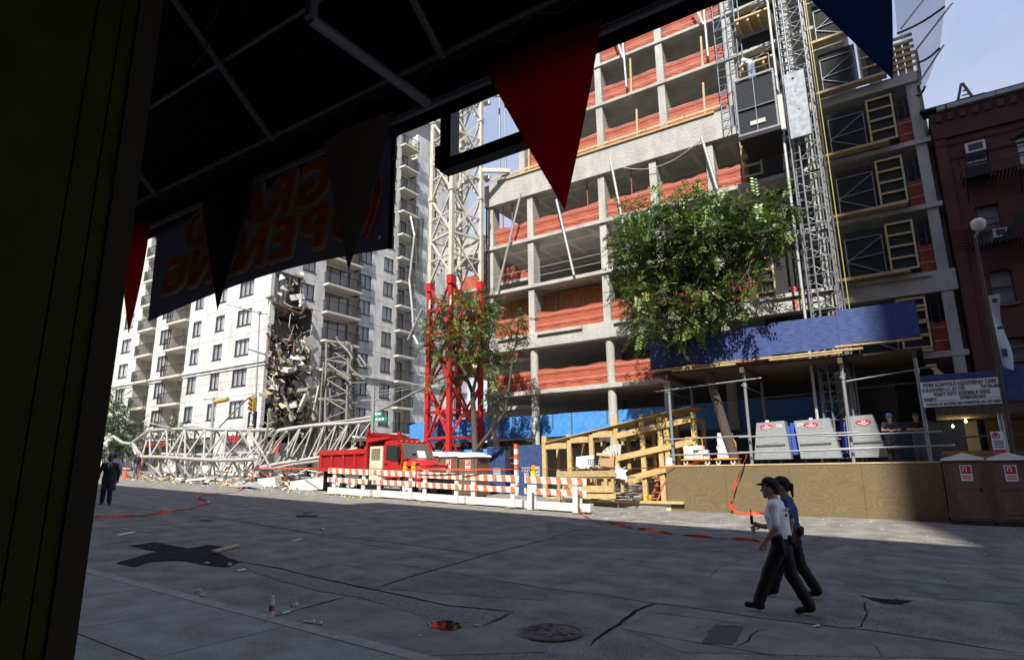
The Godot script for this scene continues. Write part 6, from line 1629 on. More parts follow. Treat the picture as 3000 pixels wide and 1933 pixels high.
	for q in [[-29.1, -28.3, 5.55, 5.82], [-29.15, -27.9, 5.2, 5.48]]:
		var n := part("name_sign", MB.new().bx(q[0], q[1], q[2], q[3], -27.8, -27.82), grn, a, true)
		for k in 3: part("sign_mark", MB.new().bx(lerpf(q[0], q[1], 0.2 + 0.22 * k), lerpf(q[0], q[1], 0.34 + 0.22 * k), q[2] + 0.06, q[3] - 0.06, -27.799, -27.794), M("signwhite"), n)

# ---------- trees ----------
func tree(called: String, label: String, base: Vector3, limbs: Array, clusters: Array, per: int, leaf: float, cols: Array, group := "") -> void:
	var t := thing(called, label, "tree", base, group)
	var bark := NM("bark", Color(0.05, 0.042, 0.034), Color(0.12, 0.1, 0.085), 0.5, 0.95, 1.4, 0.04, 541, Vector3(1, 0.3, 1), 0.8)
	var m := MB.new()
	for l in limbs:
		m.path(l[0], l[1], 9, l[2])
	part("trunk", m, bark, t, true)
	# twigs and leaves
	var tw := MB.new()
	var lf := MB.new()
	lf.use_col = true
	var tips := []
	for l in limbs: tips.append_array(l[0].slice(1))
	for c in clusters:
		var p: Vector3 = c[0]; var r: float = c[1]
		var best: Vector3 = tips[0]
		for q in tips: if q.distance_to(p) < best.distance_to(p): best = q
		tw.path([best, best.lerp(p, 0.5) + Vector3(0, 0.12, 0), p], 0.028, 5, 0.01)
		var n := int(per * r * r)
		for i in maxi(3, n / 12): # sprays: a drooping twig with leaflets on both sides
			var d := Vector3(rng.randfn(), rng.randfn() * 0.8, rng.randfn()).normalized()
			var o := p + d * r * pow(rng.randf(), 0.45)
			var ax := (d * 0.7 + Vector3(rng.randf_range(-0.6, 0.6), rng.randf_range(-0.75, 0.15), rng.randf_range(-0.6, 0.6))).normalized()
			var ln := leaf * rng.randf_range(3.0, 5.0)
			tw.tube(o - ax * ln * 0.3, o + ax * ln, 0.006, 3, 0.003, false)
			if rng.randf() < 0.3: tw.tube(p, o, 0.008, 3, 0.004, false)
			var sd := ax.cross(Vector3(rng.randf_range(-0.3, 0.3), 1, rng.randf_range(-0.3, 0.3))).normalized()
			var nr := sd.cross(ax)
			for k in 12:
				var s := 1.0 if k % 2 else -1.0
				var q := o + ax * ln * (float(k) / 12.0)
				var dir := (sd * s + ax * 0.55 + nr * rng.randf_range(-0.4, 0.3) + Vector3(0, -0.15, 0)).normalized()
				var L := leaf * rng.randf_range(0.75, 1.3)
				var wv := dir.cross(nr + sd * rng.randf_range(-0.4, 0.4)).normalized() * L * 0.24
				lf.col = cols[rng.randi() % cols.size()]
				var e := q + dir * L
				var mid := q + dir * L * 0.45
				var sn := ((q - p).normalized() * 0.7 + Vector3(0, 0.45, 0) + dir.cross(wv).normalized() * 0.5).normalized()
				if (mid + wv - q).cross(e - q).dot(sn) > 0.0:
					lf.tri(q, mid + wv, e, sn, sn, sn); lf.tri(q, e, mid - wv, sn, sn, sn)
				else:
					lf.tri(q, e, mid + wv, sn, sn, sn); lf.tri(q, mid - wv, e, sn, sn, sn)
	part("twigs", tw, bark, t, true)
	var lm := M("leafmat", 1, 1, 1, 0.42)
	lm.vertex_color_use_as_albedo = true
	lm.backlight_enabled = true; lm.backlight = lc(0.24, 0.36, 0.06)
	part("crown", lf, lm, t, true)

func trees() -> void:
	var greens := [Color(0.12, 0.2, 0.045), Color(0.15, 0.24, 0.055), Color(0.1, 0.165, 0.035), Color(0.19, 0.26, 0.075), Color(0.13, 0.195, 0.04)]
	var z := -26.9
	var b := Vector3(-20.4, gy(-20.4, z), z)
	var P := func(x: float, y: float, dz := 0.0) -> Vector3: return PZ(x, y, z + dz)
	var limbs := [[[b, P.call(1392, 1310), P.call(1388, 1225), P.call(1384, 1150)], 0.19, 0.13], [[P.call(1384, 1150), P.call(1360, 1090), P.call(1335, 1040), P.call(1320, 975), P.call(1325, 910)], 0.11, 0.03], [[P.call(1384, 1155), P.call(1400, 1080), P.call(1410, 1000), P.call(1400, 930)], 0.1, 0.03], [[P.call(1394, 1320), P.call(1440, 1260, 0.3), P.call(1482, 1205, 0.4), P.call(1497, 1090, 0.4), P.call(1507, 1020, 0.4), P.call(1520, 950, 0.4)], 0.11, 0.03], [[P.call(1370, 1120), P.call(1320, 1080, 0.6), P.call(1280, 1060, 1.0)], 0.07, 0.02]]
	var cl := []
	for q in [[1285, 935, 0.75], [1335, 905, 0.85], [1400, 925, 0.9], [1445, 885, 0.5], [1360, 1000, 1.0], [1420, 1000, 0.8], [1290, 1010, 0.75], [1340, 1085, 0.6], [1245, 965, 0.35], [1430, 1060, 0.55], [1500, 975, 0.5], [1530, 930, 0.4], [1490, 1040, 0.45], [1545, 1005, 0.3], [1385, 865, 0.45], [1450, 1150, 0.5], [1470, 1190, 0.3], [1305, 1130, 0.35], [1262, 1100, 0.35], [1235, 1020, 0.3], [1375, 1055, 0.6], [1450, 950, 0.5], [1310, 870, 0.35]]:
		cl.append([PZ(q[0], q[1], z + rng.randf_range(-1.0, 1.3)), q[2]])
	tree("street_tree", "slender honey locust tree with two stems in front of the red crane base", b, limbs, cl, 1250, 0.17, greens, "street trees at the site")
	z = -26.3
	var b2 := Vector3(-6.9, 0.4, -27.4)
	limbs = [[[b2, Vector3(-7.0, 2.2, -27.3), Vector3(-7.35, 4.2, -27.0), Vector3(-7.6, 6.0, -26.6), Vector3(-7.7, 7.6, -26.3)], 0.24, 0.17], [[Vector3(-7.7, 7.6, -26.3), PZ(1985, 900, -26), PZ(1935, 800, -25.6), PZ(1905, 700, -25.4)], 0.12, 0.03], [[Vector3(-7.7, 7.6, -26.3), PZ(2060, 860, -26), PZ(2060, 740, -25.6), PZ(2050, 640, -25.6)], 0.12, 0.03], [[Vector3(-7.65, 7.2, -26.3), PZ(2130, 880, -25.8), PZ(2190, 800, -25.4), PZ(2230, 700, -25.4)], 0.11, 0.03], [[Vector3(-7.6, 6.4, -26.4), PZ(1950, 960, -25.3), PZ(1890, 930, -25.0)], 0.08, 0.02], [[PZ(2190, 800, -25.4), PZ(2250, 720, -25.6), PZ(2300, 640, -25.6)], 0.06, 0.02]]
	cl = []
	for q in [[1850, 640, 0.8], [1830, 720, 0.8], [1900, 610, 0.6], [1960, 600, 0.7], [2030, 600, 0.8], [2100, 610, 0.8], [2160, 600, 0.6], [2220, 600, 0.6], [2290, 600, 0.5], [1900, 700, 1.0], [1980, 680, 1.0], [2060, 690, 1.1], [2140, 690, 1.0], [2220, 680, 0.9], [2280, 660, 0.6], [1850, 790, 0.8], [1930, 780, 1.1], [2010, 780, 1.1], [2090, 780, 1.1], [2170, 770, 1.0], [2240, 740, 0.7], [1830, 850, 0.6], [1900, 870, 0.9], [1980, 870, 1.0], [2060, 870, 1.0], [2140, 850, 0.9], [2200, 830, 0.5], [1880, 940, 0.8], [1950, 940, 0.8], [2020, 940, 0.8], [2100, 920, 0.7], [1900, 990, 0.4], [1850, 900, 0.4], [2170, 900, 0.35], [1815, 680, 0.4], [2310, 590, 0.3], [2000, 985, 0.5], [1950, 1000, 0.35], [2060, 970, 0.4]]:
		cl.append([PZ(q[0], q[1], z + rng.randf_range(-0.9, 1.9)), q[2]])
	tree("street_tree", "broad leafy honey locust spreading over the blue shed parapet", b2, limbs, cl, 1250, 0.17, greens, "street trees at the site")
	# trees by the white building
	var dg := [Color(0.06, 0.11, 0.04), Color(0.085, 0.14, 0.05), Color(0.05, 0.085, 0.03)]
	for q in [[-60.5, -27.6, [[330, 1190, 1.5], [345, 1240, 1.7], [330, 1290, 1.5], [365, 1280, 1.4], [372, 1240, 1.0], [310, 1220, 1.4], [355, 1320, 1.0], [310, 1310, 1.2], [380, 1310, 0.8], [335, 1170, 0.9]], "dense round street tree beside the shaded man, at the white building"], [-51.5, -28.0, [[505, 1255, 0.9], [515, 1290, 0.9], [500, 1310, 0.7], [525, 1265, 0.7], [510, 1325, 0.5]], "small street tree seen through the fallen boom"]]:
		var bb := G(q[0], q[1], 0.15)
		cl = []
		for k in q[2]: cl.append([PZ(k[0], k[1], q[1] + rng.randf_range(-0.6, 0.6)), k[2]])
		tree("pavement_tree", q[3], bb, [[[bb, bb + Vector3(0, 1.6, 0), cl[1][0]], 0.14, 0.05], [[bb + Vector3(0, 1.4, 0), cl[2][0], cl[0][0]], 0.08, 0.02]], cl, 420, 0.22, dg, "trees by the white building")

# ---------- the fallen crane ----------
func box_truss(parent: Node3D, a: Array, b: Array, bays: int, cr: float, lr: float, mat: Material, bend := 0.0) -> void: # a, b: the four chord ends in order round the section
	var node := func(i: int, u: float) -> Vector3:
		var p: Vector3 = a[i].lerp(b[i], u)
		return p + Vector3(0, bend * sin(u * PI * 1.7 + i), bend * 0.6 * sin(u * 5.0 + i * 2))
	for i in 4:
		var pts := []
		for k in bays + 1: pts.append(node.call(i, float(k) / bays))
		part("chord", MB.new().path(pts, cr, 8), mat, parent, true)
	for i in 4:
		var j := (i + 1) % 4
		for k in bays:
			var u0 := float(k) / bays; var u1 := float(k + 1) / bays; var um := (u0 + u1) / 2
			var skew := rng.randf_range(-0.12, 0.12) * bend * 3.0
			if rng.randf() < 0.94: part("lacing", MB.new().tube(node.call(i, u0), node.call(j, um) + Vector3(skew, 0, skew), lr, 6), mat, parent, true)
			if rng.randf() < 0.94: part("lacing", MB.new().tube(node.call(j, um), node.call(i, u1) + Vector3(skew, 0, 0), lr, 6), mat, parent, true)
			if k % 2 == 0: part("strut", MB.new().tube(node.call(i, u0), node.call(j, u0), lr, 6), mat, parent, true)

func wreck() -> void:
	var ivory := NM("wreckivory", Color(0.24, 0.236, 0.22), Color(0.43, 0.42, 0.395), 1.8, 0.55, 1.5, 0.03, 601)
	var rust := M("rust")
	# boom lying across the street mouth, broadside
	var t := thing("fallen_boom", "white lattice crane boom lying broadside in front of the white building", "crane wreck", G(-42, -24.6))
	var a := [PZ(437, 1261, -25.6), PZ(416, 1341, -24.2), PZ(455, 1402, -25.0), PZ(470, 1330, -26.6)]
	var b := [PZ(800, 1256, -25.6), PZ(745, 1346, -24.2), PZ(735, 1405, -25.0), PZ(800, 1330, -26.6)]
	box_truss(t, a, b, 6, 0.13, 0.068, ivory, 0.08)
	# torn chord ends reaching left
	for q in [[[437, 1261], [382, 1300], [358, 1297], [330, 1278]], [[416, 1341], [400, 1318], [388, 1298]], [[398, 1332], [388, 1302]]]:
		var p := []
		for k in q: p.append(PZ(k[0], k[1], -24.8))
		part("bent_chord", MB.new().path(p, 0.12, 8), ivory, t, true)
	part("bent_chord", MB.new().path([PZ(418, 1234, -25.4), PZ(460, 1245, -25.4), PZ(500, 1253, -25.4)], 0.05, 6), ivory, t, true)
	part("bent_chord", MB.new().path([PZ(535, 1250, -25.4), PZ(570, 1248, -25.5), PZ(605, 1256, -25.5)], 0.045, 6), ivory, t, true)
	# second boom running back towards the crushed shed
	var t2 := thing("fallen_boom", "white lattice crane boom tilted up from the debris towards the crushed shed", "crane wreck", G(-35, -27))
	a = [PZ(812, 1263, -25.6), PZ(750, 1375, -24.6), PZ(835, 1365, -26.6), PZ(850, 1255, -27.6)]
	b = [PZ(1088, 1229, -29.4), PZ(1046, 1314, -28.6), PZ(1075, 1316, -30.6), PZ(1100, 1224, -31.4)]
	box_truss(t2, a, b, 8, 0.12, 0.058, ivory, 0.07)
	part("deck_plate", MB.new().prism([a[0] + Vector3(0, 0.12, 0), b[0] + Vector3(0, 0.12, 0), b[3] + Vector3(0, 0.1, 0), a[3] + Vector3(0, 0.1, 0)], Vector3(0, 0.04, 0)), ivory, t2, true)
	for q in [[[742, 1380], [770, 1330], [812, 1265]], [[752, 1375], [800, 1310], [838, 1265]], [[745, 1372], [772, 1300], [786, 1240]], [[700, 1262], [730, 1310], [752, 1372]], [[730, 1265], [770, 1330], [800, 1385]], [[775, 1375], [768, 1395], [778, 1415]], [[750, 1372], [800, 1372], [860, 1360], [940, 1350]]]:
		var p := []
		for k in q: p.append(PZ(k[0], k[1], -24.5 - rng.randf() * 0.8))
		part("bent_chord", MB.new().path(p, 0.075, 7), ivory, t2, true)
	# upright wreck against the side face
	var t3 := thing("wrecked_jib", "upright tangle of crane jib steel against the side of the white building", "crane wreck", Vector3(-41.5, gy(-41, -35), -35.2))
	var zz := -35.0
	a = [PZ(952, 1290, zz), PZ(1012, 1290, zz), PZ(1022, 1285, zz - 1.6), PZ(965, 1285, zz - 1.6)]
	b = [PZ(955, 995, zz), PZ(1022, 1012, zz), PZ(1030, 1010, zz - 1.6), PZ(970, 1000, zz - 1.6)]
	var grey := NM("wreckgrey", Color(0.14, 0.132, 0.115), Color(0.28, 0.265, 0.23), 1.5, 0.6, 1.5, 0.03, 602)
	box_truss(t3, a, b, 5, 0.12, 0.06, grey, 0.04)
	for q in [[[952, 1000], [975, 1002], [1028, 1006]], [[983, 985], [990, 1000], [1020, 1030], [1032, 1050], [1025, 1065]], [[1012, 1000], [1018, 1010], [1022, 1030]], [[960, 1065], [990, 1088], [1025, 1112]], [[1017, 1070], [1042, 1092], [1068, 1112]], [[1023, 1122], [1048, 1121], [1072, 1120]], [[935, 1250], [940, 1150], [948, 1060]], [[1050, 1040], [1073, 1072], [1060, 1075], [1045, 1050]]]:
		var p := []
		for k in q: p.append(PZ(k[0], k[1], zz + 0.3 + rng.randf() * 0.4))
		part("bent_bar", MB.new().path(p, rng.randf_range(0.05, 0.11), 7), grey, t3, true)
	# ladder cage
	var lc0 := PZ(1030, 1130, zz - 0.2); var lc1 := PZ(1033, 1225, zz - 0.2)
	var cage := MB.new()
	for k in 8:
		var c := lc0.lerp(lc1, k / 7.0)
		for i in 10: cage.tube(c + Vector3(cos(i * TAU / 10), 0, sin(i * TAU / 10)) * 0.38, c + Vector3(cos((i + 1) * TAU / 10), 0, sin((i + 1) * TAU / 10)) * 0.38, 0.02, 4)
	for i in 8: cage.tube(lc0 + Vector3(cos(i * TAU / 8), 0, sin(i * TAU / 8)) * 0.38, lc1 + Vector3(cos(i * TAU / 8), 0, sin(i * TAU / 8)) * 0.38, 0.018, 4)
	part("ladder_cage", cage, M("darksteel"), t3, true)
	for q in [[885, 1110, 0.35], [878, 1125, 0.28], [890, 1130, 0.3]]: part("hose_tangle", MB.new().lathe(PZ(q[0] + 3, q[1], zz + 0.5), [Vector2(0.0001, -q[2]), Vector2(q[2], -0.1), Vector2(q[2] * 0.8, q[2] * 0.7), Vector2(0.0001, q[2])], 7), M("black"), t3, true)
	for q in [[[870, 1150], [865, 1120], [885, 1080], [880, 1050]], [[915, 1090], [900, 1120], [890, 1160]]]:
		var p := []
		for k in q: p.append(PZ(k[0], k[1], zz + 0.4))
		part("hose", MB.new().path(p, 0.04, 6), M("black"), t3, true)
	# what hangs out of the torn corner
	var h := thing("hanging_wreckage", "torn panels, insulation and twisted metal hanging from the corner hole", "wreckage", Vector3(-43.6, 4, -32))
	var whit := M("panelwhite", 0.68, 0.67, 0.63, 0.8)
	var tan := NM("wrecktan", Color(0.22, 0.2, 0.16), Color(0.38, 0.35, 0.29), 1.2, 0.85, 1.4, 0.03, 603)
	var yel := M("insulation", 0.42, 0.38, 0.24, 0.95)
	var cop := NM("copperrust", Color(0.12, 0.06, 0.042), Color(0.2, 0.11, 0.08), 1.0, 0.7, 1.4, 0.03, 604)
	var dks := M("darkscrap", 0.05, 0.045, 0.04, 0.8)
	var S := func(x: float, y: float, o := 0.0) -> Vector3: return PX(x, y, WX + o)
	# [px, py, out, size x y z, euler, material]
	for q in [[903, 1005, 0.5, 1.3, 0.9, 0.08, Vector3(0.5, 0.9, 0.6), whit], [880, 1015, 0.3, 0.5, 1.1, 0.05, Vector3(0.2, 0.6, -0.3), whit], [795, 910, 0.2, 0.12, 2.2, 0.5, Vector3(0, 0, 0), whit], [830, 1082, 0.4, 1.3, 0.35, 0.6, Vector3(0.2, 0.3, -0.2), whit], [800, 1120, 0.3, 1.5, 0.45, 0.05, Vector3(0.3, 0.8, 0.1), tan], [838, 1185, 0.6, 0.22, 2.9, 0.16, Vector3(0.1, 0.3, 0.38), tan], [905, 1190, 0.6, 0.22, 2.6, 0.16, Vector3(0.1, 0.3, 0.42), tan], [865, 1145, 0.5, 2.3, 0.25, 0.25, Vector3(0.0, 0.4, 0.1), tan], [887, 1180, 0.7, 0.15, 1.6, 1.0, Vector3(0.1, 0.6, -0.4), whit], [850, 1235, 0.4, 1.3, 0.4, 0.08, Vector3(0.5, 0.2, 0.7), tan], [775, 1158, 0.9, 0.8, 0.3, 0.4, Vector3(0.2, 0.3, -0.25), tan], [858, 1185, 0.5, 0.6, 0.5, 0.4, Vector3(0.2, 0.7, 0.2), whit], [797, 1245, 0.05, 0.1, 1.9, 0.9, Vector3(0, 0, 0.1), tan], [925, 1170, 0.5, 0.12, 2.4, 0.12, Vector3(0.1, 0.1, -0.3), whit], [870, 1100, 0.3, 0.9, 0.12, 0.5, Vector3(0.3, 0.9, 0.4), dks], [820, 1240, 0.2, 1.2, 0.9, 0.5, Vector3(0.3, 0.4, 0.2), dks], [905, 1120, 0.35, 0.1, 1.0, 0.6, Vector3(0.0, 0.2, 0.1), whit], [870, 870, 0.3, 0.1, 0.5, 1.5, Vector3(0.35, 0.1, 0.2), whit], [790, 870, 0.2, 0.7, 0.1, 0.4, Vector3(0.1, 0.2, 0.2), tan]]:
		part("torn_panel", MB.new().box(S.call(q[0], q[1], q[2]), Vector3(q[3], q[4], q[5]), Basis.from_euler(q[6])), q[7], h, true)
	for q in [[890, 990, 0.5], [845, 1060, 0.3], [850, 1055, 0.4], [900, 1030, 0.4], [815, 1165, 0.4], [805, 1200, 0.4], [855, 1225, 0.35], [880, 1105, 0.3]]:
		var m := MB.new()
		for k in 5: m.box(S.call(q[0], q[1], 0.3) + Vector3(rng.randfn(), rng.randfn(), rng.randfn()) * q[2] * 0.22, Vector3(0.26, 0.16, 0.2) * rng.randf_range(0.5, 1.2), Basis.from_euler(Vector3(rng.randf(), rng.randf(), rng.randf()) * 3.0))
		part("insulation", m, yel, h, true)
	for q in [[[782, 975], [788, 990], [787, 1030], [795, 1050], [812, 1066]], [[780, 1065], [800, 1082], [825, 1100], [850, 1095]], [[858, 1060], [862, 1000], [852, 985], [846, 995]], [[800, 890], [840, 905], [880, 920], [892, 900]], [[795, 885], [830, 898], [860, 900], [890, 910]]]:
		var p := []
		for k in q: p.append(S.call(k[0], k[1], 0.45))
		part("bent_channel", MB.new().path(p, 0.11, 5), cop, h, true)
	var sh := MB.new()
	sh.use_col = true
	for i in 460:
		var low := rng.randf() < 0.6
		var y := rng.randf_range(1110, 1275) if low else rng.randf_range(990, 1100)
		var x := rng.randf_range(785, 925) if low else rng.randf_range(785, 905)
		if rng.randf() < 0.05: y = rng.randf_range(800, 860); x = rng.randf_range(820, 885)
		sh.col = [Color(0.6, 0.58, 0.54), Color(0.3, 0.28, 0.24), Color(0.42, 0.4, 0.36), Color(0.4, 0.34, 0.2), Color(0.1, 0.09, 0.08), Color(0.12, 0.15, 0.3)][rng.randi() % 5 if rng.randf() < 0.96 else 5]
		var p: Vector3 = S.call(x, y, rng.randf_range(-0.8, 0.8))
		var s := rng.randf_range(0.15, 0.6)
		var bb := Basis.from_euler(Vector3(rng.randf(), rng.randf(), rng.randf()) * 6.0)
		if rng.randf() < 0.6: # a ragged thin plate
			var c0 := bb * Vector3(-s, 0, -s * 0.5) * 0.8; var c1 := bb * Vector3(s * rng.randf_range(0.3, 1), 0.03, -s * rng.randf()) * 0.8; var c2 := bb * Vector3(s * rng.randf(), 0, s * rng.randf_range(0.2, 0.9)) * 0.8; var c3 := bb * Vector3(-s * rng.randf(), 0.05, s * rng.randf()) * 0.8
			sh.quad(p + c0, p + c1, p + c2, p + c3); sh.quad(p + c3 + bb.y * 0.02, p + c2 + bb.y * 0.02, p + c1 + bb.y * 0.02, p + c0 + bb.y * 0.02)
		else: sh.box(p, Vector3(s * 1.6, s * 0.1, s * 0.12), bb)
	for i in 170:
		var p: Vector3 = S.call(rng.randf_range(785, 920), rng.randf_range(880, 1260), rng.randf_range(-0.6, 0.6))
		sh.col = [Color(0.5, 0.5, 0.48), Color(0.05, 0.05, 0.05), Color(0.2, 0.18, 0.15)][rng.randi() % 3]
		sh.tube(p, p + Vector3(rng.randf_range(-0.5, 0.5), rng.randf_range(-1.2, 0.3), rng.randf_range(-0.7, 0.7)), rng.randf_range(0.015, 0.04), 4)
	part("shards", sh, rub(), h, true).set_meta("kind", "stuff")
	# pipe and netting torn off the balconies
	var bp := []
	for q in [[1203, 635], [1214, 690], [1202, 800], [1199, 820], [1207, 900], [1212, 985], [1225, 1010]]: bp.append(PZ(q[0], q[1], -31.2))
	one("bent_pipe", MB.new().path(bp, 0.09, 8), M("pipe"), "long bent white pipe hanging in front of the far balconies", "pipe")
	one("bent_pipe", MB.new().tube(PZ(1195, 995, -31.0), PZ(1237, 905, -31.0), 0.08, 8), M("pipe"), "short straight white pipe crossing the long bent pipe", "pipe")
	var tn := func(u: float, v: float) -> Vector3: return PZ(lerpf(1205, 1245, u) - 8.0 * sin(v * 3.0), lerpf(840, 640, v) + 30.0 * u * (1.0 - v), -31.4 - 0.25 * sin(u * 16.0 + v * 4.0))
	var nt := M("tornnet", 0.06, 0.06, 0.058, 0.95)
	nt.transparency = BaseMaterial3D.TRANSPARENCY_ALPHA; nt.albedo_color.a = 0.75
	one("torn_netting", MB.new().grid(tn, 14, 16), nt, "dark torn netting draped beside the crane mast", "netting")
	# heap in the street
	var d := thing("debris_heap", "heap of broken panels and twisted steel along the street mouth", "debris", G(-36, -24))
	scatter(d, "chunks", -52, -30, -21.8, -27.0, -99, 620, 0.08, 0.55)
	scatter(d, "chunks", -40, -27.5, -24.0, -28.5, -99, 420, 0.15, 0.8)
	scatter(d, "chips", -50, -22.5, -20.6, -22.2, -99, 420, 0.03, 0.18)
	var tw := MB.new()
	tw.use_col = true
	for i in 130:
		tw.col = [Color(0.55, 0.54, 0.5), Color(0.1, 0.1, 0.1), Color(0.35, 0.08, 0.04)][rng.randi() % 3]
		var p := G(rng.randf_range(-40, -28), rng.randf_range(-27.5, -23.6), rng.randf_range(0, 1.1))
		tw.tube(p, p + Vector3(rng.randf_range(-1, 1), rng.randf_range(-0.2, 0.5), rng.randf_range(-0.6, 0.6)), rng.randf_range(0.02, 0.05), 5)
	part("twisted_bars", tw, rub(), d, true).set_meta("kind", "stuff")
	var redm := M("redscrap", 0.5, 0.06, 0.03, 0.7)
	for q in [[880, 1398, 0.35, Vector3(1.3, 0.5, 0.5), redm, "torn red steel box section in the debris heap"], [918, 1418, 0.2, Vector3(1.9, 0.35, 0.6), redm, "flat red steel section lying by the truck wheel"], [855, 1415, 0.3, Vector3(1.3, 0.08, 1.2), tan, "curled tan floor sheet propped on the debris heap"], [788, 1424, 0.25, Vector3(1.5, 0.5, 0.5), whit, "pale concrete block at the near edge of the debris heap"], [910, 1435, 0.3, Vector3(2.6, 0.6, 0.6), whit, "long pale concrete block beside the first barricade"], [560, 1411, 0.1, Vector3(4.2, 0.12, 0.9), whit, "long white cladding sheet crumpled in front of the fallen boom"], [800, 1350, 0.9, Vector3(0.9, 0.8, 0.1), redm, "red fabric scrap caught under the tilted boom"]]:
		var p := PG(q[0], q[1]) if q[0] != 800 else PZ(q[0], q[1], -26.0)
		one("debris_piece", MB.new().box(p + Vector3(0, q[2], 0), q[3], Basis.from_euler(Vector3(0.12, 0.1, 0.08 if q[0] != 855 else -0.45))), q[4], q[5], "debris")
	var poly := func(u: float, v: float) -> Vector3: return PG(700, 1432) + Vector3(u * 1.8 - 0.9, 0.12 + 0.25 * sin(u * 5) * v, -v * 1.2)
	one("debris_piece", MB.new().grid(poly, 10, 6), M("greysheet"), "crumpled grey metal sheet at the near edge of the debris", "debris")
func rub() -> Material:
	var m := M("rubblemat", 1, 1, 1, 0.95)
	m.vertex_color_use_as_albedo = true
	return m

# ---------- barrier tape, litter ----------
func ribbon(pts: Array, w: float) -> MB:
	var m := MB.new()
	var n := pts.size()
	var k := 0
	var prev := []
	for i in n - 1:
		for j in 5:
			var u := j / 5.0
			var p0: Vector3 = pts[maxi(i - 1, 0)]; var p1: Vector3 = pts[i]; var p2: Vector3 = pts[i + 1]; var p3: Vector3 = pts[mini(i + 2, n - 1)]
			var p := p1.cubic_interpolate(p2, p0, p3, u)
			var d := (p2 - p1).normalized()
			var tw := 0.9 + 0.9 * sin(k * 0.55) + 0.4 * sin(k * 0.21)
			var s := d.cross(Vector3.UP).normalized()
			var q := (s * cos(tw) + Vector3.UP * absf(sin(tw))) * w / 2
			var l := p - q; var r := p + q
			l.y = maxf(l.y, gy(l.x, l.z) + 0.012); r.y = maxf(r.y, gy(r.x, r.z) + 0.015)
			if prev: m.quad(prev[0], prev[1], r, l)
			prev = [l, r]
			k += 1
	return m
func tape_and_litter() -> void:
	var orange := M("tape", 0.75, 0.07, 0.02, 0.5)
	orange.backlight_enabled = true; orange.backlight = lc(0.2, 0.03, 0.01)
	var p := []
	for q in [[120, 290], [260, 284], [400, 275], [520, 258], [600, 242], [660, 228], [700, 215], [690, 203], [640, 192], [660, 178], [720, 170], [830, 158]]: p.append(Q7(q[0], q[1]) + Vector3(0, 0.03, 0))
	p.append(PZ(716, 1425, -21.6)); p.append(PZ(735, 1400, -23.0)); p.append(PZ(742, 1372, -24.2))
	one("barrier_tape", ribbon(p, 0.09), orange, "orange barrier tape snaking over the shaded road to the fallen boom", "tape", "orange barrier tapes")
	p = []
	for q in [[165, 130], [158, 180], [172, 240], [200, 285], [260, 305], [350, 322], [430, 340], [500, 352], [600, 368], [700, 380], [800, 388], [900, 396], [1000, 402], [1080, 412], [1118, 424]]:
		p.append(PZ(1600 + q[0] * 0.5858, 1350 + q[1] * 0.5858, -21.3) if q[1] < 270 else Q8(q[0], q[1]) + Vector3(0, 0.04, 0))
	one("barrier_tape", ribbon(p, 0.1), orange, "orange barrier tape trailing from the end barricade across the road", "tape", "orange barrier tapes")
	p = []
	for q in [[2275, 1510], [2220, 1507], [2160, 1503], [2148, 1490], [2143, 1470], [2150, 1430], [2170, 1380], [2192, 1325]]:
		var y: float = q[1]
		p.append(PZ(q[0], y, -25.6 - 0.3 * clampf((1500 - y) / 180.0, 0, 1)))
	one("barrier_tape", ribbon(p, 0.2), orange, "orange barrier tape hanging down the plywood face of the platform", "tape", "orange barrier tapes")
	p = []
	for q in [[742, 1370, -24.2], [900, 1372, -22.5], [1100, 1373, -21.4], [1400, 1375, -21.4], [1700, 1373, -23.0], [1960, 1369, -25.85], [2060, 1350, -25.95], [2192, 1318, -26.1]]: p.append(PZ(q[0], q[1], q[2]))
	one("barrier_tape", ribbon(p, 0.06), orange, "taut orange barrier tape strung above the barricades to a shed post", "tape", "orange barrier tapes")
	p = [PZ(416, 1330, -24.0), PZ(412, 1370, -23.6), PZ(402, 1395, -23.0), PZ(388, 1414, -22.4), PZ(360, 1420, -22.2), PZ(335, 1422, -22.2)]
	one("barrier_tape", ribbon(p, 0.14), orange, "orange barrier tape hanging from the torn end of the fallen boom", "tape", "orange barrier tapes")
	p = [PZ(738, 1375, -24.0), PZ(738, 1400, -23.6), PZ(737, 1440, -21.4)]
	one("barrier_tape", ribbon(p, 0.12), orange, "short orange barrier tape dropping to the kerb debris", "tape", "orange barrier tapes")
	# traffic cone
	var c := thing("traffic_cone", "orange traffic cone near the standing worker", "cone", G(-47.2, -21.9))
	part("cone", MB.new().lathe(Vector3.ZERO, [Vector2(0.2, 0.03), Vector2(0.17, 0.06), Vector2(0.04, 0.7), Vector2(0.0001, 0.71)], 16), M("cone", 0.75, 0.09, 0.03, 0.5), c)
	part("base", MB.new().bx(-0.24, 0.24, 0, 0.03, -0.24, 0.24), M("cone"), c)
	# bottle on the kerb
	var bp := PG(791, 1848) + Vector3(0, 0.15, 0)
	var b := thing("plastic_bottle", "clear plastic drink bottle with a red label standing on the near kerb", "bottle", bp)
	var pet := M("pet", 0.75, 0.8, 0.85, 0.05)
	pet.transparency = BaseMaterial3D.TRANSPARENCY_ALPHA; pet.albedo_color.a = 0.35
	part("body", MB.new().lathe(Vector3.ZERO, [Vector2(0.0001, 0.004), Vector2(0.028, 0.0), Vector2(0.033, 0.012), Vector2(0.031, 0.06), Vector2(0.033, 0.12), Vector2(0.03, 0.15), Vector2(0.014, 0.19), Vector2(0.013, 0.2)], 18), pet, b)
	part("label", MB.new().lathe(Vector3.ZERO, [Vector2(0.0335, 0.06), Vector2(0.0335, 0.118)], 18), M("bottlelabel", 0.35, 0.06, 0.07, 0.5), b)
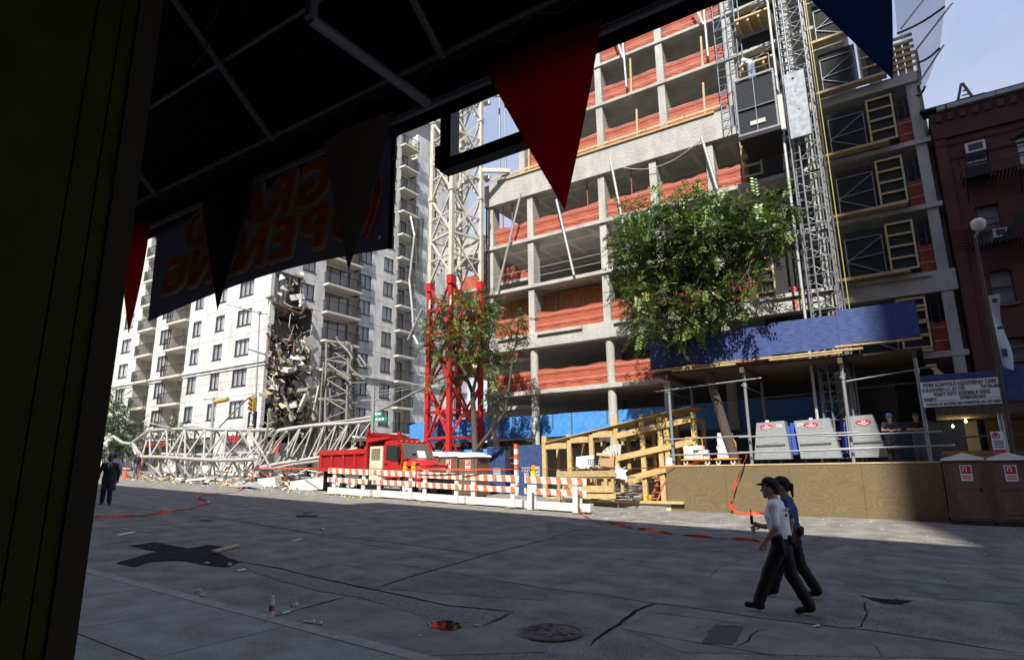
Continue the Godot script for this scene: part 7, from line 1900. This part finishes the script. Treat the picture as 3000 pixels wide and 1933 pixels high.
	part("cap", MB.new().lathe(Vector3.ZERO, [Vector2(0.016, 0.198), Vector2(0.016, 0.218), Vector2(0.0001, 0.219)], 14), M("capw", 0.7, 0.7, 0.72, 0.4), b)
	# lengths of timber and board
	var tim := M("timberdull2", 0.42, 0.36, 0.24, 0.85)
	var a := Q7(722, 465); var e := Q7(845, 432)
	one("timber_offcut", MB.new().bar(a + Vector3(0, 0.045, 0), e + Vector3(0, 0.045, 0), 0.09, 0.045), tim, "length of pale timber lying across the dark asphalt patch", "timber")
	a = Q7(1140, 278); e = Q7(1245, 279)
	one("board_offcut", MB.new().bar(a + Vector3(0, 0.03, 0), e + Vector3(0, 0.03, 0), 0.28, 0.03).bar(Q7(1180, 270) + Vector3(0, 0.06, 0), Q7(1215, 268) + Vector3(0, 0.08, 0), 0.16, 0.04), M("boarddark", 0.13, 0.11, 0.08, 0.9), "broken flat board lying in the middle of the shaded road", "board")
	a = Q7(675, 300); e = Q7(708, 296)
	one("board_offcut", MB.new().bar(a + Vector3(0, 0.02, 0), e + Vector3(0, 0.03, 0), 0.3, 0.02), M("boardolive", 0.16, 0.15, 0.06, 0.9), "small olive scrap of board near the orange tape", "board")
	var wp := M("litter", 0.62, 0.64, 0.68, 0.8)
	for q in [[245, 375, 290, 369, 0.16, "torn white sheet of paper on the road behind the dark patch"], [297, 365, 322, 361, 0.14, "crumpled pale scrap beside the torn paper"], [1118, 403, 1165, 396, 0.07, "thin white strip lying on the shaded road"], [845, 553, 885, 549, 0.1, "pale shard at the end of the dark asphalt patch"], [1072, 766, 1110, 763, 0.05, "greenish scrap near the crack by the kerb"], [1340, 831, 1372, 834, 0.0, "white scrap on the road behind the walking officers"]]:
		var A := Q7(q[0], q[1]) if q[4] > 0 else Q8(q[0], q[1]); var B := Q7(q[2], q[3]) if q[4] > 0 else Q8(q[2], q[3])
		one("paper_scrap", MB.new().bar(A + Vector3(0, 0.012, 0), B + Vector3(0, 0.03, 0), maxf(q[4], 0.06), 0.008), wp, q[5], "litter")
	for q in [[645, 660, 0.05], [667, 677, 0.04], [1130, 728, 0.05], [695, 516, 0.045], [805, 524, 0.05], [1565, 950, 0.045], [1225, 815, 0.05], [1245, 820, 0.04], [1195, 810, 0.035], [2045, 830, 0.04], [1270, 348, 0.07], [890, 228, 0.08]]:
		var P := Q7(q[0], q[1])
		var m := MB.new()
		for k in 4: m.box(P + Vector3(rng.randf_range(-0.03, 0.03), q[2] * 0.4, rng.randf_range(-0.03, 0.03)), Vector3(1, 0.6, 0.8) * q[2] * rng.randf_range(0.6, 1.3), Basis.from_euler(Vector3(rng.randf(), rng.randf(), rng.randf())))
		one("rubble_chunk", m, M("chunk", 0.45, 0.44, 0.41, 0.95), "small pale chunk of rubble lying alone on the shaded road", "rubble", "stray rubble on the road")
	var ch := MB.new()
	for i in 420:
		var P := Vector3(rng.randf_range(-30, 4), 0, 0)
		P.z = rng.randf_range(-20, -5) if rng.randf() < 0.45 else rng.randf_range(-25, -19)
		P.y = gy(P.x, P.z) + 0.008
		var s := rng.randf_range(0.008, 0.04) * (1.6 if P.z < -18 else 1.0)
		ch.box(P, Vector3(s, s * 0.5, s * 0.8), Basis(Vector3.UP, rng.randf() * 6))
	var co := one("road_chips", ch, M("chunk"), "tiny pale chips strewn over the road", "chips")
	co.set_meta("kind", "stuff")

# ---------- people: one continuous surface from tapered bones ----------
class Field:
	var h: float
	var o: Vector3
	var nx: int
	var ny: int
	var nz: int
	var d := PackedFloat32Array()
	var tag := PackedByteArray()
	func _init(lo: Vector3, hi: Vector3, cell: float) -> void:
		h = cell; o = lo
		nx = int((hi.x - lo.x) / h) + 2; ny = int((hi.y - lo.y) / h) + 2; nz = int((hi.z - lo.z) / h) + 2
		d.resize(nx * ny * nz); d.fill(1.0)
		tag.resize(nx * ny * nz); tag.fill(0)
	func bone(a: Vector3, b: Vector3, ra: float, rb: float, t: int, k := 0.03, sq := Vector3.ONE) -> void: # sq squeezes the section along the axes
		var rm := maxf(ra, rb) + 0.035 + k
		var ex := Vector3(rm, rm, rm)
		var lo := (a.min(b) - ex - o) / h; var hi := (a.max(b) + ex - o) / h
		var ab := b - a
		var abq := ab / sq
		var l2 := maxf(abq.length_squared(), 1e-9)
		for z in range(maxi(0, int(lo.z)), mini(nz, int(hi.z) + 2)):
			for y in range(maxi(0, int(lo.y)), mini(ny, int(hi.y) + 2)):
				var idx := (z * ny + y) * nx + maxi(0, int(lo.x))
				for x in range(maxi(0, int(lo.x)), mini(nx, int(hi.x) + 2)):
					var p := (o + Vector3(x, y, z) * h - a) / sq
					var u := clampf(p.dot(abq) / l2, 0.0, 1.0)
					var q := (p - abq * u).length() - lerpf(ra, rb, u)
					if t == 1 or t == 2: q += 0.0045 * sin(p.y * 41.0 + p.x * 23.0 + sin(p.z * 30.0) * 1.5) * sin(p.y * 17.0 - p.z * 12.0)
					var c := d[idx]
					if q < c: tag[idx] = t
					var e := maxf(k - absf(q - c), 0.0) / k
					d[idx] = minf(q, c) - e * e * k * 0.25
					idx += 1
	func emit(m: MB, cols: Array, xf: Transform3D) -> void:
		var vi := {}
		var vp := PackedVector3Array(); var vn := PackedVector3Array(); var vc := PackedColorArray()
		var sx := 1; var sy := nx; var sz := nx * ny
		for z in nz - 1:
			for y in ny - 1:
				var base := z * sz + y * sy
				for x in nx - 1:
					var i := base + x
					var v0 := d[i]; var v1 := d[i + sx]; var v2 := d[i + sy]; var v3 := d[i + sx + sy]
					var v4 := d[i + sz]; var v5 := d[i + sx + sz]; var v6 := d[i + sy + sz]; var v7 := d[i + sx + sy + sz]
					var mn := minf(minf(minf(v0, v1), minf(v2, v3)), minf(minf(v4, v5), minf(v6, v7)))
					if mn >= 0.0: continue
					if maxf(maxf(maxf(v0, v1), maxf(v2, v3)), maxf(maxf(v4, v5), maxf(v6, v7))) < 0.0: continue
					var s := Vector3.ZERO
					var n := 0
					var vv := [v0, v1, v2, v3, v4, v5, v6, v7]
					for e in [[0, 1], [2, 3], [4, 5], [6, 7], [0, 2], [1, 3], [4, 6], [5, 7], [0, 4], [1, 5], [2, 6], [3, 7]]:
						var a: float = vv[e[0]]; var b: float = vv[e[1]]
						if (a < 0.0) == (b < 0.0): continue
						var t := a / (a - b)
						s += Vector3(e[0] & 1, (e[0] >> 1) & 1, e[0] >> 2).lerp(Vector3(e[1] & 1, (e[1] >> 1) & 1, e[1] >> 2), t)
						n += 1
					s /= n
					vi[i] = vp.size()
					vp.append(xf * (o + (Vector3(x, y, z) + s) * h))
					var g := Vector3(v1 + v3 + v5 + v7 - v0 - v2 - v4 - v6, v2 + v3 + v6 + v7 - v0 - v1 - v4 - v5, v4 + v5 + v6 + v7 - v0 - v1 - v2 - v3)
					vn.append((xf.basis * g).normalized())
					var ti := 0
					var bd := 1e9
					for k in 8:
						if vv[k] < bd:
							bd = vv[k]; ti = tag[i + (k & 1) * sx + ((k >> 1) & 1) * sy + (k >> 2) * sz]
					vc.append(cols[ti])
		for i in vi:
			for ax in 3:
				var st: int = [sx, sy, sz][ax]; var s1: int = [sy, sz, sx][ax]; var s2: int = [sz, sx, sy][ax]
				var a := d[i]; var b := d[i + st]
				if (a < 0.0) == (b < 0.0): continue
				var q := [i, i - s1, i - s1 - s2, i - s2]
				var ok := true
				for k in q: if not vi.has(k): ok = false
				if not ok: continue
				var w := [vi[q[0]], vi[q[1]], vi[q[2]], vi[q[3]]]
				for tr in ([[0, 2, 1], [0, 3, 2]] if a < 0.0 else [[0, 1, 2], [0, 2, 3]]):
					for k in tr:
						m.v.append(vp[w[k]]); m.n.append(vn[w[k]]); m.c.append(vc[w[k]])

func hand(f: Field, w: Vector3, fd: Vector3, palm: Vector3, side: float, t: int, curl := 0.5) -> void: # wrist, direction of the fingers, palm normal
	var ac := fd.cross(palm).normalized() * side
	var kn := w + fd * 0.085
	f.bone(w, kn, 0.026, 0.036, t, 0.02, Vector3.ONE)
	for i in 4:
		var r := kn + ac * (0.03 - 0.02 * i)
		var ln: float = [0.075, 0.085, 0.08, 0.06][i]
		var m := r + (fd * cos(curl) + palm * sin(curl)).normalized() * ln * 0.5
		var e := m + (fd * cos(curl * 2.4) + palm * sin(curl * 2.4)).normalized() * ln * 0.5
		f.bone(r, m, 0.0095, 0.009, t, 0.006); f.bone(m, e, 0.009, 0.0075, t, 0.006)
	var th := w + fd * 0.03 + ac * 0.03
	var t1 := th + (fd * 0.6 + ac * 0.6 + palm * 0.4).normalized() * 0.04
	f.bone(th, t1, 0.013, 0.011, t, 0.012); f.bone(t1, t1 + (fd * 0.8 + palm * 0.5).normalized() * 0.035, 0.011, 0.009, t, 0.006)

# tags: 0 skin, 1 shirt, 2 trousers, 3 shoes, 4 hair, 5 cap, 6 belt, 7 trim
func person(label: String, at: Vector3, turn: float, j: Dictionary, cols: Array, fine := 0.014, group := "") -> Node3D:
	var t := thing("person", label, "person", at, group, turn)
	var m := MB.new()
	m.use_col = true
	var f := Field.new(Vector3(-0.75, -0.03, -0.5), Vector3(0.75, 1.62, 0.5), fine)
	var W: float = j.get("w", 1.0)
	var hip: Vector3 = j.hip; var ch: Vector3 = j.chest; var nk: Vector3 = j.neck
	var sho := [j.shl, j.shr]
	f.bone(hip + Vector3(0, -0.02, 0), hip + Vector3(0, 0.08, 0), 0.135 * W, 0.13 * W, 2, 0.05, Vector3(0.92, 1, 1.2))
	f.bone(hip + Vector3(0, 0.1, 0), ch, 0.142 * W, 0.16 * W, 1, 0.05, Vector3(0.95, 1, 1.18))
	f.bone(ch, nk + Vector3(0, -0.07, 0), 0.155 * W, 0.1 * W, 1, 0.05, Vector3(0.9, 1, 1.2))
	f.bone(sho[0], sho[1], 0.075 * W, 0.075 * W, 1, 0.06)
	f.bone(nk + Vector3(-0.01, -0.04, 0), j.head + Vector3(-0.02, -0.05, 0), 0.062, 0.058, 0, 0.02)
	if j.has("jacket"): f.bone(hip + Vector3(0, -0.1, 0), hip + Vector3(0, 0.15, 0), 0.155 * W, 0.14 * W, 1, 0.05, Vector3(0.9, 1, 1.2))
	for s in 2:
		var K: Vector3 = [j.knl, j.knr][s]; var A: Vector3 = [j.anl, j.anr][s]; var T: Vector3 = [j.tol, j.tor][s]
		var hs := hip + Vector3(0, -0.04, -0.09 if s == 0 else 0.09)
		f.bone(hs, K, 0.108 * W, 0.084, 2, 0.04); f.bone(K, A + Vector3(0, 0.02, 0), 0.084, 0.076, 2, 0.03)
		f.bone(A + Vector3(0, -0.035, 0) - (T - A).normalized() * 0.04, T, 0.042, 0.038, 3, 0.02)
		f.bone(A, A + Vector3(0, -0.03, 0), 0.045, 0.05, 3, 0.02)
		var E: Vector3 = [j.ell, j.elr][s]; var Wr: Vector3 = [j.wrl, j.wrr][s]
		var sl: float = j.get("sleeve", 0.75)
		f.bone(sho[s], (sho[s] as Vector3).lerp(E, sl), 0.066 * W, 0.062, 1, 0.03)
		if sl < 1.0:
			f.bone((sho[s] as Vector3).lerp(E, sl), E, 0.05, 0.044, 0, 0.02); f.bone(E, Wr, 0.045, 0.029, 0, 0.02)
		else: f.bone(E, Wr, 0.055, 0.045, 1, 0.03)
	if j.has("belt"):
		f.bone(hip + Vector3(0, 0.075, 0), hip + Vector3(0, 0.1, 0), 0.145 * W, 0.145 * W, 6, 0.01, Vector3(0.92, 1, 1.2))
		for q in [[0.1, 0.16, 0.05], [-0.1, 0.17, 0.06], [-0.02, -0.2, 0.055], [0.06, -0.19, 0.045], [-0.13, -0.08, 0.05]]: f.bone(hip + Vector3(q[0], 0.06, q[1]), hip + Vector3(q[0], -0.0, q[1]), q[2] * 0.8, q[2] * 0.7, 6, 0.01)
		f.bone(hip + Vector3(-0.02, 0.06, -0.2), hip + Vector3(-0.06, -0.16, -0.2), 0.045, 0.03, 6, 0.01)
	f.emit(m, cols, Transform3D.IDENTITY)
	# head on a finer grid
	var H: Vector3 = j.head
	var hb := Basis(Vector3.UP, j.get("look", 0.0)) * Basis(Vector3.BACK, j.get("nod", 0.0))
	var fh := Field.new(Vector3(-0.2, -0.2, -0.17), Vector3(0.24, 0.24, 0.17), minf(fine * 0.5, 0.008))
	fh.bone(Vector3(-0.02, 0.03, 0), Vector3(0.0, 0.05, 0), 0.093, 0.093, 0, 0.02, Vector3(1.08, 1.1, 0.86))
	fh.bone(Vector3(0.03, -0.01, 0), Vector3(0.055, -0.085, 0), 0.062, 0.036, 0, 0.03, Vector3(1, 1, 0.95))
	fh.bone(Vector3(-0.03, -0.06, 0), Vector3(-0.03, -0.15, 0), 0.058, 0.06, 0, 0.02)
	fh.bone(Vector3(0.088, 0.02, 0), Vector3(0.112, -0.015, 0), 0.009, 0.014, 0, 0.012)
	fh.bone(Vector3(0.078, 0.035, -0.03), Vector3(0.078, 0.035, 0.03), 0.012, 0.012, 0, 0.012)
	fh.bone(Vector3(0.09, -0.045, -0.012), Vector3(0.09, -0.045, 0.012), 0.01, 0.01, 8, 0.006)
	for s in [-1, 1]:
		fh.bone(Vector3(-0.005, 0.02, 0.083 * s), Vector3(-0.012, -0.02, 0.08 * s), 0.016, 0.01, 0, 0.006)
		fh.bone(Vector3(0.083, 0.02, 0.03 * s), Vector3(0.084, 0.02, 0.034 * s), 0.009, 0.009, 9, 0.004)
	var hk: String = j.get("hat", "none")
	fh.bone(Vector3(-0.045, 0.05, 0), Vector3(-0.03, 0.075, 0), 0.092, 0.09, 4, 0.01, Vector3(1.05, 1.05, 0.9))
	fh.bone(Vector3(-0.08, -0.01, 0), Vector3(-0.075, 0.04, 0), 0.055, 0.06, 4, 0.02, Vector3(1, 1, 1.15))
	if hk == "cap":
		fh.bone(Vector3(-0.02, 0.085, 0), Vector3(0.0, 0.1, 0), 0.1, 0.085, 5, 0.01, Vector3(1.1, 0.9, 0.95))
		fh.bone(Vector3(0.08, 0.075, -0.035), Vector3(0.08, 0.075, 0.035), 0.05, 0.05, 5, 0.02, Vector3(1.25, 0.35, 1.0))
		fh.bone(Vector3(0.12, 0.068, -0.02), Vector3(0.12, 0.068, 0.02), 0.045, 0.045, 5, 0.02, Vector3(1.3, 0.25, 1.0))
	elif hk == "helmet":
		fh.bone(Vector3(-0.015, 0.09, 0), Vector3(-0.01, 0.11, 0), 0.115, 0.1, 5, 0.01, Vector3(1.1, 0.85, 0.98))
		fh.bone(Vector3(0.0, 0.062, 0), Vector3(0.02, 0.06, 0), 0.125, 0.125, 5, 0.01, Vector3(1.12, 0.14, 0.98))
	if j.has("ponytail"):
		fh.bone(Vector3(-0.11, 0.06, 0), Vector3(-0.15, 0.03, 0), 0.03, 0.034, 4, 0.01); fh.bone(Vector3(-0.15, 0.03, 0), Vector3(-0.155, -0.14, 0.0), 0.034, 0.015, 4, 0.01)
	fh.emit(m, cols, Transform3D(hb, H))
	# hands
	for s in 2:
		var E: Vector3 = [j.ell, j.elr][s]; var Wr: Vector3 = [j.wrl, j.wrr][s]
		var fd: Vector3 = (Wr - E).normalized()
		if j.has("hd%d" % s): fd = (j["hd%d" % s] as Vector3).normalized()
		var pm := Vector3(0, 0, 1.0 if s == 0 else -1.0)
		pm = (pm - fd * pm.dot(fd)).normalized()
		var fg := Field.new(Wr - Vector3(0.2, 0.2, 0.2), Wr + Vector3(0.2, 0.2, 0.2), 0.0065 if fine < 0.02 else 0.011)
		fg.bone(Wr - fd * 0.05, Wr, 0.031, 0.028, 0 if j.get("sleeve", 0.75) < 1.0 else 1, 0.01)
		hand(fg, Wr, fd, pm, 1.0 if s == 0 else -1.0, j.get("glove", 0), j.get("curl", 0.5))
		fg.emit(m, cols, Transform3D.IDENTITY)
	var mat := M("personmat", 1, 1, 1, 0.8)
	mat.vertex_color_use_as_albedo = true
	part("body", m, mat, t)
	return t

func people() -> void:
	var skin := Color(0.42, 0.25, 0.17); var navy := Color(0.008, 0.009, 0.014); var blk := Color(0.006, 0.006, 0.007); var hair := Color(0.02, 0.013, 0.009)
	var lip := Color(0.3, 0.13, 0.1); var eye := Color(0.02, 0.015, 0.012)
	var V := func(x: float, y: float, z: float) -> Vector3: return Vector3(x, y, z)
	# walking, seen from the left: x forward, z to the right
	var walk := {"hip": V.call(0, 0.93, 0), "chest": V.call(0.03, 1.28, 0), "neck": V.call(0.04, 1.47, 0), "head": V.call(0.09, 1.62, 0), "shl": V.call(0.03, 1.405, -0.185), "shr": V.call(0.03, 1.405, 0.185), "knl": V.call(0.18, 0.53, -0.1), "anl": V.call(0.35, 0.12, -0.1), "tol": V.call(0.5, 0.1, -0.13), "knr": V.call(-0.06, 0.5, 0.1), "anr": V.call(-0.25, 0.11, 0.1), "tor": V.call(-0.09, 0.035, 0.13), "ell": V.call(0.0, 1.12, -0.27), "wrl": V.call(0.17, 0.93, -0.25), "elr": V.call(0.02, 1.13, 0.26), "wrr": V.call(0.27, 1.11, 0.16), "hat": "cap", "belt": 1, "hd0": V.call(0.55, -0.8, 0.05), "hd1": V.call(1, 0.25, -0.1), "curl": 0.8}
	var p1 := PG(2312, 1800)
	var a := person("officer in a white shirt and dark cap walking, holding a cup", p1, PI, walk, [skin, Color(0.74, 0.76, 0.8), blk, Color(0.01, 0.01, 0.011), hair, navy, Color(0.012, 0.01, 0.009), navy, lip, eye], 0.014, "officers walking in the road")
	patchbadge(a, Vector3(0.03, 1.31, -0.255))
	for i in 2: part("back_print", MB.new().box(Vector3(-0.125, 1.36 - i * 0.07, -0.03), Vector3(0.012, 0.04, 0.16), Basis(Vector3.BACK, -0.1)), M("printgold", 0.5, 0.33, 0.08), a)
	part("watch", MB.new().lathe(Vector3(0.15, 0.955, -0.252), [Vector2(0.036, -0.012), Vector2(0.036, 0.012)], 14, Basis(Vector3.BACK, -0.9)), M("watchsteel", 0.6, 0.6, 0.6, 0.3, 0.8), a)
	var cup := thing("paper_cup", "white paper cup held in the hand of the white shirted officer", "cup", p1 + Vector3(-0.39, 1.06, -0.13))
	part("cup", MB.new().lathe(Vector3.ZERO, [Vector2(0.0001, -0.06), Vector2(0.026, -0.06), Vector2(0.035, 0.05), Vector2(0.031, 0.05), Vector2(0.0001, 0.045)], 14), M("cupwhite", 0.6, 0.62, 0.65), cup)
	var ph := thing("handheld_radio", "black handheld radio held up by the white shirted officer", "radio", p1 + Vector3(-0.4, 1.17, -0.14))
	part("case", MB.new().box(Vector3(0, 0.02, 0), Vector3(0.03, 0.12, 0.055)), M("black"), ph)
	part("aerial", MB.new().tube(Vector3(0, 0.08, 0.015), Vector3(0, 0.17, 0.015), 0.007, 6), M("black"), ph)
	var w2 := walk.duplicate()
	w2.merge({"w": 0.9, "ponytail": 1, "knl": V.call(0.2, 0.5, -0.09), "anl": V.call(0.33, 0.12, -0.09), "tol": V.call(0.47, 0.045, -0.1), "knr": V.call(-0.05, 0.47, 0.09), "anr": V.call(-0.24, 0.12, 0.09), "tor": V.call(-0.09, 0.04, 0.1), "wrr": V.call(0.1, 0.93, 0.24), "hd1": V.call(0.3, -1, 0), "ell": V.call(-0.05, 1.13, -0.24), "wrl": V.call(0.0, 0.92, -0.22), "hd0": V.call(0.2, -1, 0)}, true)
	var p2 := PG(2342, 1753)
	var b := person("officer in a blue shirt and cap with a dark ponytail, walking", p2, PI, w2, [skin, Color(0.03, 0.045, 0.16), blk, Color(0.01, 0.01, 0.011), hair, navy, Color(0.012, 0.01, 0.009), navy, lip, eye], 0.014, "officers walking in the road")
	patchbadge(b, Vector3(0.02, 1.31, -0.235))
	# the man in a suit, facing the camera, mid stride
	var stand := {"hip": V.call(0, 0.94, 0), "chest": V.call(0.01, 1.28, 0), "neck": V.call(0.02, 1.48, 0), "head": V.call(0.05, 1.63, 0), "shl": V.call(0.0, 1.4, -0.2), "shr": V.call(0.0, 1.4, 0.2), "knl": V.call(0.06, 0.5, -0.1), "anl": V.call(0.05, 0.1, -0.11), "tol": V.call(0.2, 0.04, -0.14), "knr": V.call(0.0, 0.5, 0.1), "anr": V.call(-0.08, 0.1, 0.11), "tor": V.call(0.08, 0.04, 0.14), "ell": V.call(0.0, 1.13, -0.3), "wrl": V.call(0.06, 0.88, -0.3), "elr": V.call(-0.03, 1.13, 0.3), "wrr": V.call(0.03, 0.87, 0.32), "sleeve": 1.0, "jacket": 1}
	var suit := Color(0.014, 0.016, 0.024)
	var pm := PG(306, 1478)
	var c := person("man in a dark suit and pale shirt walking towards the shop", pm, atan2(-11.3, 25.7) * -1.0 + PI * 0.0 - 0.83, stand, [Color(0.12, 0.07, 0.05), suit, suit, blk, hair, blk, blk, blk, Color(0.08, 0.04, 0.03), eye], 0.02)
	part("shirt_front", MB.new().prism([Vector3(0.165, 1.06, 0.0), Vector3(0.175, 1.42, 0.075), Vector3(0.13, 1.5, 0.05), Vector3(0.13, 1.5, -0.05), Vector3(0.175, 1.42, -0.075)], Vector3(0.012, 0, 0)), M("shirtpale", 0.35, 0.4, 0.55, 0.8), c)
	part("necktie", MB.new().prism([Vector3(0.18, 1.0, 0.0), Vector3(0.185, 1.08, 0.035), Vector3(0.19, 1.44, 0.018), Vector3(0.19, 1.44, -0.018), Vector3(0.185, 1.08, -0.035)], Vector3(0.012, 0, 0)), M("black"), c)
	# two men leaning on the platform rail
	var lean := stand.duplicate()
	lean.merge({"hip": V.call(-0.12, 0.93, 0), "chest": V.call(0.02, 1.24, 0), "neck": V.call(0.12, 1.4, 0), "head": V.call(0.2, 1.53, 0), "shl": V.call(0.08, 1.33, -0.19), "shr": V.call(0.08, 1.33, 0.19), "ell": V.call(0.3, 1.1, -0.27), "wrl": V.call(0.42, 1.09, -0.06), "elr": V.call(0.3, 1.1, 0.27), "wrr": V.call(0.42, 1.1, 0.08), "knl": V.call(-0.06, 0.5, -0.1), "anl": V.call(-0.1, 0.1, -0.11), "tol": V.call(0.04, 0.04, -0.13), "knr": V.call(-0.08, 0.5, 0.1), "anr": V.call(-0.14, 0.1, 0.11), "tor": V.call(0.0, 0.04, 0.13), "sleeve": 0.8, "hat": "helmet", "glove": 7, "hd0": V.call(0.4, -0.3, 0.8), "hd1": V.call(0.4, -0.4, -0.8)}, true)
	lean.erase("jacket")
	person("man in a blue hard hat, dark uniform and tan gloves leaning on the platform rail", Vector3(-1.25, 2.235, -26.55), -PI / 2 + 0.15, lean, [skin, Color(0.02, 0.023, 0.036), Color(0.02, 0.023, 0.036), blk, hair, Color(0.03, 0.09, 0.35), blk, Color(0.5, 0.28, 0.1), lip, eye], 0.022, "men leaning on the platform rail")
	var l2 := lean.duplicate()
	l2.merge({"hat": "cap", "look": -0.3, "glove": 0}, true)
	person("man in a green cap, dark shirt and jeans leaning on the platform rail", Vector3(-0.42, 2.235, -26.6), -PI / 2, l2, [skin, Color(0.02, 0.02, 0.022), Color(0.07, 0.1, 0.16), Color(0.15, 0.1, 0.05), hair, Color(0.015, 0.1, 0.03), blk, blk, lip, eye], 0.022, "men leaning on the platform rail")
	# worker bending on the hoist car roof
	var bend := stand.duplicate()
	bend.merge({"chest": V.call(0.16, 1.18, 0), "neck": V.call(0.3, 1.3, 0), "head": V.call(0.4, 1.36, 0), "shl": V.call(0.24, 1.28, -0.2), "shr": V.call(0.24, 1.28, 0.2), "ell": V.call(0.35, 1.02, -0.24), "wrl": V.call(0.45, 0.8, -0.18), "elr": V.call(0.35, 1.02, 0.24), "wrr": V.call(0.45, 0.8, 0.18), "hat": "helmet", "sleeve": 0.8}, true)
	bend.erase("jacket")
	person("worker in a white shirt and pale jeans bending over on the hoist car roof", Vector3(-4.75, 19.56, -27.6), PI - 0.4, bend, [skin, Color(0.62, 0.66, 0.72), Color(0.25, 0.3, 0.4), blk, hair, Color(0.65, 0.65, 0.62), blk, blk, lip, eye], 0.022)
	# people by the fallen boom
	var q1 := stand.duplicate()
	q1.erase("jacket"); q1.merge({"sleeve": 0.7}, true)
	person("person in a navy shirt and grey trousers standing by the orange cone", G(-46.6, -22.3), 0.3, q1, [skin, Color(0.02, 0.03, 0.07), Color(0.18, 0.19, 0.22), blk, Color(0.12, 0.07, 0.03), blk, blk, blk, lip, eye], 0.03, "people by the fallen boom")
	var q2 := q1.duplicate()
	q2.merge({"hat": "helmet"}, true)
	person("person in a blue hard hat and white top behind the suited man", G(-33.5, -15.0), 2.5, q2, [skin, Color(0.55, 0.57, 0.6), Color(0.05, 0.06, 0.09), blk, hair, Color(0.04, 0.11, 0.42), blk, blk, lip, eye], 0.03, "people by the fallen boom")
	person("person in a blue hard hat and dark clothes beside the pillar", G(-32.6, -13.0), 0.9, q2, [skin, Color(0.02, 0.02, 0.03), Color(0.02, 0.02, 0.03), blk, hair, Color(0.04, 0.11, 0.42), blk, blk, lip, eye], 0.03, "people by the fallen boom")
	person("person in jeans working behind the lower chord of the fallen boom", G(-41.0, -27.0), 1.2, q2, [skin, Color(0.3, 0.3, 0.32), Color(0.04, 0.07, 0.16), blk, hair, Color(0.5, 0.5, 0.48), blk, blk, lip, eye], 0.03, "people by the fallen boom")

func patchbadge(p: Node3D, at: Vector3) -> void:
	var pts := [Vector3(-0.035, 0.04, 0), Vector3(-0.04, -0.01, 0), Vector3(0, -0.05, 0), Vector3(0.04, -0.01, 0), Vector3(0.035, 0.04, 0)]
	var q := []
	for v in pts: q.append(v + at)
	q.reverse()
	var o := part("sleeve_patch", MB.new().prism(q, Vector3(0, 0, -0.008)), M("patchnavy", 0.012, 0.014, 0.03), p)
	part("patch_emblem", MB.new().box(at + Vector3(0, -0.005, -0.01), Vector3(0.035, 0.045, 0.005)), M("patchgold", 0.35, 0.33, 0.28), o)

func build_all() -> void:
	ground()
	near_side()
	concrete_building()
	white_building()
	brick_building_right()
	crane_mast()
	site_front()
	timber_stair()
	barricades()
	truck()
	toilets()
	platform_goods()
	poles()
	wreck()
	trees()
	people()
	tape_and_litter()
